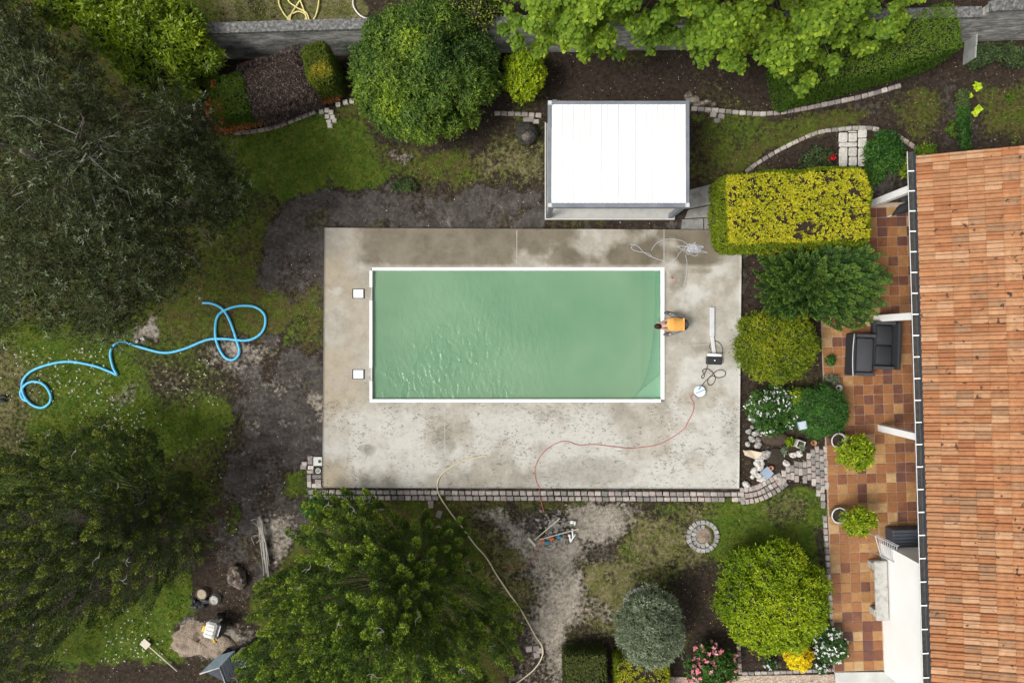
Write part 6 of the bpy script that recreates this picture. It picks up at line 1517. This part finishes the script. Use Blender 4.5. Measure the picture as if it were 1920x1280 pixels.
# ------------------------------------------------------------------ lower left yard
mb = MB(); v = W(385,1195); mb.blob((v.x-.15, v.y-.1, -.07), (.84,.70,.14), 100, .42, 34, 12); o = mb.build('sand', M['sand'], None, True); tag(o, 'flattened heap of pinkish sand beside the small shed', 'sand', None, 'stuff')
q = random.Random(3)
for (x, y, l, r) in ((381,1111,'upper cut tree stump with bark rim by the black sheet',.18),(404,1122,'lower grey cut tree stump by the white tub',.15)):
    t = thing('tree_stump', l, 'stump', W(x, y), 0, 'two cut stumps'); mb = MB(); mb.lathe([(r*1.15,-.05),(r,.06),(r*.98,.13),(r*.86,.145),(r*.84,.11)], (0,0,0), 14); mb.build('trunk', M['rock'] if r < .16 else M['bark'], t, False, True); mb = MB(); mb.lathe([(r*.85,.12),(r*.4,.128),(.01,.12)], (0,0,0), 14); mb.build('cut_face', M['wood'] if r > .16 else M['stone'], t, False, True)
t = thing('plastic_sheet', 'crumpled black plastic sheet lying on the grass beside the stumps', 'plastic sheet', W(373,1133)); v = W(373,1133)
mb = MB(); mb.blob((v.x, v.y, .06), (.20,.15,.10), 103, .45, 10, 6); mb.blob((v.x-.10, v.y+.12, .06), (.07,.16,.10), 104, .4, 8, 5); mb.blob((v.x+.22, v.y+.12, .05), (.19,.09,.06), 105, .4, 9, 5); mb.build('sheet', M['black'], t)
# small mixer with pale tub
t = thing('mortar_mixer', 'small yellow and black mortar mixer with a pale tub', 'mixer', W(410,1166), -.28)
mb = MB(); mb.box((0,0,.50), (.35,.50,.30), bev=.06); mb.build('tub', M['tub'], t, local=True)
for y in (-.12,0,.12): MB().box((.02,y,.655), (.24,.012,.008)).build('rib', M['stone'], t, local=True)
MB().box((.24,.04,.34), (.16,.48,.52), bev=.04).build('engine', M['black'], t, local=True); MB().box((.27,.06,.612), (.03,.32,.02), bev=.005).build('handle', M['alu'], t, local=True)
MB().box((-.215,-.02,.46), (.09,.20,.26), bev=.02).build('guard', M['yellow'], t, local=True)
for sy in (-1,1):
    mt_ = Matrix.Translation((.06,sy*.30-.0,.14)) @ Matrix.Rotation(PI/2,4,'X'); mb = MB(); mb.lathe([(.06,-.03),(.14,-.03),(.14,.03),(.06,.03)], (0,0,0), 16, mt_); mb.build('wheel', M['black'], t, True, True)
MB().tube([(.10,-.30,.42),(.14,-.42,.34),(.20,-.45,.30)], .035, 7).build('lever', M['yellow'], t, True, True)
# clod of earth with stones
mb = MB(); v = W(446,1080); mb.blob((v.x, v.y, .08), (.28,.36,.20), 107, .35, 14, 8); tag(mb.build('earth_clod', pmat('stony_clod', [(.05,.035,.025),(.12,.09,.07),(.30,.27,.24)], 9, .95, .9, 30, dist=.04)), 'brown root clod with stones beside the dry branches', 'earth clod')
# bundle of dry branches
t = thing('branch_bundle', 'bundle of dry grey branches lying beside the glossy conifer', 'branches', W(490,1020))
for k in range(12):
    a_ = W(485+q.uniform(-4,6), 968+q.uniform(-2,14), .10+q.uniform(0,.12)); m_ = W(493+q.uniform(-5,5), 1012+q.uniform(-4,4), .12+q.uniform(0,.10)); c_ = W(499+q.uniform(-5,7), 1050+q.uniform(-18,38), .08+q.uniform(0,.05))
    MB().tube([a_, a_.lerp(m_,.5)+Vector((q.uniform(-.04,.04),0,.02)), m_, c_], [.035,.032,.025,.010], 6).build('branch', M['twig'], t, True)
for (p0, p1, p2) in (((492,992),(482,984),(470,975)),((470,975),(476,973),(486,974)),((490,1004),(478,1003),(471,1006)),((471,1006),(474,1014),(477,1022)),((489,1008),(484,1014),(481,1018))):
    MB().tube([W(*p0,.2), W(*p1,.22), W(*p2,.16)], [.016,.012,.006], 5).build('branch', M['twig'], t, True)
# shovel
t = thing('shovel', 'wooden shovel with pale square blade lying in the lower left grass', 'shovel', W(300,1230))
u, v = W(281,1209), W(334,1256); d_ = (v-u); an = math.atan2(d_.y, d_.x)
MB().tube([u+Vector((0,0,.06)), v+Vector((0,0,.05))], .02, 6).build('handle', M['wood_pale'], t, True)
c = W(279.5,1208.5); mb = MB(); mb.box((0,0,0), (.27,.24,.02), bev=.006); mb.v = [(x, y, z+.06+.02*abs(y)*4) for x, y, z in mb.v]; R_ = Matrix.Translation((c.x-.08, c.y+.06, 0)) @ Matrix.Rotation(an,4,'Z'); mb.v = [tuple(R_ @ Vector(p_)) for p_ in mb.v]; mb.build('blade', M['wood_pale'], t)
# little shed with a lean-to roof
t = thing('garden_shed', 'small gable roofed hut, half blue grey sheet and half dark boards, by the glossy conifer', 'shed', W(430,1245))
R0, R1 = W(411.5,1250,1.0), W(440,1219,1.0); L0, L1 = W(375,1261.5,.72), W(409,1228,.72); E0_, E1_ = W(424,1284,.66), W(450,1251,.66)
def quad_slab(a, b_, c, d_, th_, name, mt, par):
    n_ = (b_-a).cross(d_-a).normalized(); n_ = n_ if n_.z > 0 else -n_; lo = [x-n_*th_ for x in (a,b_,c,d_)]
    mb = MB(); mb.add([a,b_,c,d_]+lo, [(0,1,2,3),(7,6,5,4),(0,4,5,1),(1,5,6,2),(2,6,7,3),(3,7,4,0)]); return mb.build(name, mt, par)
for k in range(3):
    f0, f1 = k/3+.008, (k+1)/3-.008
    quad_slab(L0.lerp(R0,f0), L0.lerp(R0,f1), L1.lerp(R1,f1), L1.lerp(R1,f0), .02, 'roof_sheet', M['shedroof'], t)
for k in range(8):
    f0, f1 = k/8+.012, (k+1)/8-.012; dz = Vector((0,0,-.012*(k%2)))
    quad_slab(R0.lerp(R1,f0)+dz, E0_.lerp(E1_,f0)+dz, E0_.lerp(E1_,f1)+dz, R0.lerp(R1,f1)+dz, .02, 'roof_board', M['shedwall'], t)
mb = MB(); mb.tube([L0+Vector((0,-.012,.006)), R0+Vector((0,-.012,.006)), E0_+Vector((0,-.012,.006))], .022, 5); mb.build('roof_edge', M['alu'], t)
cc4 = (L0+L1+E0_+E1_)/4; mb = MB(); mb.prism([tuple((v_*.86+cc4*.14)[:2]) for v_ in (L0,L1,E1_,E0_)], -.1, .62); mb.build('wall', M['shedwall'], t)
t = thing('white_box', 'white metal box with blue mark standing behind the small shed', 'box', W(444,1236)); v = W(444,1237,.6)
MB().box((v.x, v.y, .3), (.19,.27,.6), .1, bev=.02).build('body', M['white'], t); MB().box((v.x, v.y-.02, .603), (.06,.07,.006), .4).build('mark', M['slate'], t)
t = thing('side_table', 'pale blue grey table top half hidden by the glossy conifer', 'table', W(458,1245)); v = W(458,1243,.6)
MB().box((v.x, v.y, .6), (.30,.24,.03), .3, bev=.006).build('tabletop', M['slate'], t)
for dx in (-.12,.12): MB().box((v.x+dx, v.y, .29), (.03,.16,.58), .3).build('leg', M['zinc'], t)

# ------------------------------------------------------------------ person squatting at the pool's end
def skin_mesh(name, pts, edges, radii, mt, parent, root=0, sub=2, smooth=True):
    me = bpy.data.meshes.new(name); me.from_pydata(pts, edges, []); me.update()
    o = bpy.data.objects.new(name, me); C.objects.link(o)
    sk = o.modifiers.new('skin', 'SKIN'); sb = o.modifiers.new('sub', 'SUBSURF'); sb.levels = sub; sb.render_levels = sub
    for i, r_ in enumerate(radii): me.skin_vertices[0].data[i].radius = r_ if isinstance(r_, tuple) else (r_, r_)
    me.skin_vertices[0].data[root].use_root = True
    dg = bpy.context.evaluated_depsgraph_get(); m2 = bpy.data.meshes.new_from_object(o.evaluated_get(dg))
    bpy.data.objects.remove(o); m2.name = name; m2.materials.clear(); m2.polygons.foreach_set('use_smooth', [smooth]*len(m2.polygons))
    return link(name, m2, mt, parent)
M['skin'] = pmat('skin', [(.42,.23,.16),(.50,.29,.21)], 6, .5, .02)
M['shirt'] = pmat('orange_shirt', [(.70,.34,.075),(.76,.40,.10)], 5, .85, .15, 30, dist=.02)
M['trousers'] = pmat('grey_trousers', [(.12,.125,.14),(.19,.195,.21)], 9, .9, .3, 40, dist=.02)
M['belt'] = pmat('dark_waist', [(.03,.03,.04),(.05,.05,.065)], 9, .8, .2)
M['hair'] = pmat('dark_hair', [(.010,.007,.005),(.026,.017,.012)], 60, .6, .5, 120, dist=.01)
M['shoe'] = pmat('dark_shoe', [(.06,.06,.065),(.11,.11,.115)], 12, .7, .2)
pv = W(1262,609,DZ)
ps = thing('person', 'person in orange shirt and grey trousers squatting at the pool edge, bent over the water', 'person', (pv.x, pv.y, DZ), 0)
# local axes: -x towards the pool. pelvis back at +x, head over the water
pts = [(.27,0,.34),(.14,0,.47),(-.04,0,.55),(-.20,.0,.56),(-.30,-.02,.53),(-.40,-.035,.50),(-.50,-.05,.46),   # pelvis..head
       (.20,.11,.34),(-.12,.29,.40),(-.04,.33,.10),(-.24,.37,.04),                 # far leg (up in picture): hip, knee, ankle, toe
       (.20,-.11,.34),(-.10,-.24,.40),(-.06,-.28,.10),(-.27,-.30,.04),                # near leg
       (-.18,.15,.52),(-.24,.15,.32),(-.40,.06,.10),                              # far arm
       (-.18,-.15,.52),(-.25,-.15,.32),(-.41,-.12,.08)]
edges = [(0,1),(1,2),(2,3),(3,4),(4,5),(5,6),(0,7),(7,8),(8,9),(9,10),(0,11),(11,12),(12,13),(13,14),(3,15),(15,16),(16,17),(3,18),(18,19),(19,20)]
rad = [(.14,.12),(.145,.11),(.15,.11),(.155,.10),.055,.052,.06,.085,.062,.045,.035,.085,.062,.045,.035,.055,.042,.030,.055,.042,.030]
skin_mesh('body', pts, edges, rad, M['skin'], ps)
sub = lambda ids, f=1.14: ([pts[i] for i in ids], [tuple(x*f for x in rad[i]) if isinstance(rad[i], tuple) else rad[i]*f for i in ids])
p_ = [(.15,0,.47),(.02,0,.545),(-.13,0,.575),(-.245,-.005,.565),(-.31,-.02,.54),(-.22,.16,.45),(-.23,-.16,.45)]
r_ = [(.185,.125),(.20,.13),(.215,.125),(.20,.105),(.085,.08),.075,.075]
skin_mesh('shirt', p_, [(0,1),(1,2),(2,3),(3,4),(2,5),(2,6)], r_, M['shirt'], ps, 1)
p_, r_ = sub([0,7,8,9,11,12,13], 1.2); p_.append((.235,0,.385)); r_.append((.165,.14))
skin_mesh('trousers', p_, [(0,1),(1,2),(2,3),(0,4),(4,5),(5,6),(0,7)], r_, M['trousers'], ps, 0)
mb = MB(); mb.tube([(.265,-.15,.44),(.325,-.08,.43),(.345,0,.43),(.325,.08,.43),(.265,.15,.44)], [.030,.038,.040,.038,.030], 8); mb.build('waistband', M['belt'], ps, True, True)
for sy, (a_, t_) in ((1,(pts[9],pts[10])),(-1,(pts[13],pts[14]))):
    mb = MB(); A_ = Vector(a_); B_ = Vector(t_); c = A_.lerp(B_,.55); c.z = .055; an = math.atan2(B_.y-A_.y, B_.x-A_.x)
    mb.blob((0,0,0), (.155,.058,.055), 200+sy, .06, 14, 8); mb.v = [(x, y, max(z,-.05)) for x, y, z in mb.v]; R_ = Matrix.Translation(c) @ Matrix.Rotation(an,4,'Z'); mb.v = [tuple(R_ @ Vector(v_)) for v_ in mb.v]; mb.build('shoe', M['shoe'], ps, True, True)
# head: skull with nose, ears, eyes and mouth, looking down at the water
hm = Matrix.Translation((-.555,-.055,.445)) @ Matrix.Rotation(math.radians(-62),4,'Y') @ Matrix.Rotation(PI,4,'Z')
mb = MB(); nu, nv = 20, 14; vs, fs = [], []
for i in range(nv+1):
    th_ = PI*i/nv
    for j in range(nu):
        a_ = 2*PI*j/nu; x = .098*math.sin(th_)*math.cos(a_); y = .077*math.sin(th_)*math.sin(a_); zz = .118*math.cos(th_)
        if zz < 0: x = x*(1+zz*2.2)+(.012 if x > 0 else 0); y *= 1+zz*2.6
        if abs(y) < .02 and x > .06 and -.05 < zz < .02: x += .022*(1-abs(y)/.02)
        vs.append((x, y, zz))
for i in range(nv):
    for j in range(nu): jj = (j+1)%nu; fs.append((i*nu+j, (i+1)*nu+j, (i+1)*nu+jj, i*nu+jj))
mb.add(vs, fs, hm); hd = mb.build('head', M['skin'], ps, True, True)
for sy in (-1,1):
    mb = MB(); mb.blob((-.005,sy*.078,-.005), (.022,.012,.034), 9, .1, 8, 6, hm); mb.build('ear', M['skin'], hd, True, True)
    mb = MB(); mb.blob((.083,sy*.030,.012), (.012,.013,.009), 4, 0, 8, 6, hm); mb.build('eye', M['white'], hd, True, True)
mb = MB(); mb.box((.082,0,-.058), (.012,.045,.010), m=hm, bev=.003); mb.build('mouth', pmat('lips', [(.36,.13,.11)], 5, .5, 0), hd, local=True)
mb = MB(); vs, fs = [], []
for i in range(10):
    th_ = PI*.64*i/9
    for j in range(nu):
        a_ = 2*PI*j/nu; k_ = 1.12+RR.uniform(-.03,.03); lim = 1.0 if math.cos(a_) < .35 else .62
        th2 = th_*lim; vs.append((.100*k_*math.sin(th2)*math.cos(a_)-.004, .080*k_*math.sin(th2)*math.sin(a_), .118*k_*math.cos(th2)))
for i in range(9):
    for j in range(nu): jj = (j+1)%nu; fs.append((i*nu+j, (i+1)*nu+j, (i+1)*nu+jj, i*nu+jj))
mb.add(vs, fs, hm); mb.build('hair', M['hair'], hd, True, True)
# hands: palm, four fingers and a thumb hanging towards the water
for sy, w_ in ((1, pts[17]), (-1, pts[20])):
    hp = []; he = []; hr = []
    wv = Vector(w_); d_ = Vector((-.75,-.12*sy,-.62)).normalized(); s_ = Vector((0,1,0)); palm = wv+d_*.085
    hp = [tuple(wv), tuple(palm)]; he = [(0,1)]; hr = [(.028,.020), (.038,.016)]
    for k, (o_, l_) in enumerate(((-.030,.068),(-.010,.078),(.011,.073),(.030,.058))):
        b_ = palm+s_*o_+d_*.012; m_ = b_+d_*l_*.55+Vector((0,0,-.006)); e_ = m_+d_*l_*.45+Vector((.004,0,-.016)); n0 = len(hp)
        hp += [tuple(b_), tuple(m_), tuple(e_)]; he += [(1,n0),(n0,n0+1),(n0+1,n0+2)]; hr += [.0095,.0088,.0075]
    b_ = wv+d_*.04-s_*sy*.032; e_ = b_+d_*.045-s_*sy*.022; n0 = len(hp); hp += [tuple(b_), tuple(e_)]; he += [(0,n0),(n0,n0+1)]; hr += [.011,.009]
    skin_mesh('hand', hp, he, hr, M['skin'], ps, 1, 1)

# ------------------------------------------------------------------ grass, litter, pebbles
def ground_z(x, y): nh_ = near_hard(x, y); return relief(x, y)*(1-nh_)-.04*nh_
NG = 420000
x = rng.uniform(-16.6,16.6,NG); y = rng.uniform(-11.4,11.4,NG); cw_ = cover(x, y)
pg = cw_[:,0]*.95+cw_[:,5]*.55+cw_[:,4]*.22; pg *= np.clip((fbm(x,y,.5,77)-.25)*2.2, .15, 1)
px_, py_ = 960+60*x, 640-60*y
hard = np.zeros(NG, bool)
for poly in ([(604,424),(1393,428),(1390,940),(576,940),(576,855),(604,850)], [(1018,228),(1270,228),(1270,416),(1018,416)], [(1548,330),(1900,300),(2000,1400),(1566,1400)], [(1385,925),(1480,880),(1550,830),(1556,960),(1500,898),(1440,935)]):
    hard |= poly_sd(poly, px_, py_) > 0
kp = (rng.random(NG) < pg) & ~hard; x, y, cw_ = x[kp], y[kp], cw_[kp]; n = len(x)
z = ground_z(x, y); A = nrmz(np.stack([rng.normal(0,.95,n), rng.normal(0,.95,n), np.ones(n)],1))
Lg = rng.uniform(.045,.115,n); S = nrmz(np.cross(A, rvec(n)))*.0135; Pb = np.stack([x,y,z-.005],1)
V = np.stack([Pb-S, Pb+S, Pb+A*Lg[:,None]],1).reshape(-1,3); F = np.arange(3*n).reshape(n,3)
tint = np.clip(.12+.5*rng.random(n)*rng.random(n)+.40*cw_[:,5]+.30*cw_[:,4]+.35*(fbm(x,y,1.5,78)-.5)+.55*(fbm(x,y,.28,79,3)-.45)+(rng.random(n)<.03)*.4, 0, 1)
go = np_obj('lawn_grass', V, F, LM['grassb'], None, dict(tint=np.repeat(tint,3))); tag(go, 'short patchy grass and moss of the lawns', 'grass', None, 'stuff')
# dry leaves
NL = 42000; x = rng.uniform(-16.6,16.6,NL); y = rng.uniform(-11.4,11.4,NL); cw_ = cover(x, y); px_, py_ = 960+60*x, 640-60*y; hard = np.zeros(NL, bool)
for poly in ([(604,424),(1393,428),(1390,940),(576,940),(576,855),(604,850)], [(1018,228),(1270,228),(1270,416),(1018,416)], [(1548,330),(1900,300),(2000,1400),(1566,1400)]): hard |= poly_sd(poly, px_, py_) > 0
kp = (rng.random(NL) < cw_[:,2]*.75+cw_[:,4]*.5+cw_[:,1]*.22+cw_[:,3]*.22+.06) & ~hard; x, y = x[kp], y[kp]; n = len(x)
P = np.stack([x,y,ground_z(x,y)+.012],1); N = nrmz(np.array([0,0,1.])+rng.normal(0,.3,(n,3))); V, F, T = single(P, N, .042, .022, 0, .3, rng.random(n)**1.6)
lo_ = np_obj('fallen_leaves', V, F, LM['litter'], None, dict(tint=T)); tag(lo_, 'dry leaf litter scattered over beds and bare soil', 'leaf litter', None, 'stuff')
# pebbles and crumbs of mortar
NP_ = 9500; x = rng.uniform(-16.6,16.6,NP_); y = rng.uniform(-11.4,11.4,NP_); cw_ = cover(x, y); px_, py_ = 960+60*x, 640-60*y; hard = np.zeros(NP_, bool)
for poly in ([(604,424),(1393,428),(1390,918),(604,916)], [(1018,228),(1270,228),(1270,416),(1018,416)], [(1548,330),(1900,300),(2000,1400),(1566,1400)]): hard |= poly_sd(poly, px_, py_) > 0
kp = (rng.random(NP_) < cw_[:,1]*.7+cw_[:,3]*.9+cw_[:,2]*.35+cw_[:,0]*.12) & ~hard; x, y = x[kp], y[kp]; n = len(x)
oc = np.array([(1,0,0),(0,1,0),(-1,0,0),(0,-1,0),(0,0,1),(0,0,-1)], float); of_ = np.array([(0,1,4),(1,2,4),(2,3,4),(3,0,4),(1,0,5),(2,1,5),(3,2,5),(0,3,5)])
sz = .008+.022*rng.random(n)**3; V = (np.stack([x,y,ground_z(x,y)+.004],1)[:,None,:]+oc[None]*sz[:,None,None]*rng.uniform(.6,1.2,(n,6,1))).reshape(-1,3); F = (of_[None]+6*np.arange(n)[:,None,None]).reshape(-1,3)
M['pebble'] = leafmat('pebbles', [(0,(.10,.09,.08)),(.7,(.26,.24,.21)),(1,(.55,.53,.49))], 0.0, .9, .2)
po = np_obj('pebbles', V, F, M['pebble'], None, dict(tint=np.repeat(np.clip(rng.random(n)**1.5,0,1),6))); tag(po, 'small stones and crumbs of mortar on the bare soil', 'pebbles', None, 'stuff')
# lawn daisies
NDs = 5000; x = rng.uniform(-16.4,-8.6,NDs); y = rng.uniform(-11.2,-.2,NDs); cw_ = cover(x, y); kp = (rng.random(NDs) < cw_[:,0]*.5*np.clip((fbm(x,y,1.2,99)-.38)*4,0,1)); x, y = x[kp], y[kp]; n = len(x)
P = np.stack([x,y,ground_z(x,y)+.06],1); V, F, T = whorl(P, np.tile([[0,0,1.]],(n,1)), 5, .022, .018, .2, .3); dz_ = np_obj('lawn_daisies', V, F, LM['petal_white'], None, dict(tint=T)); tag(dz_, 'tiny white daisies dotted over the left lawn', 'daisies', None, 'stuff')
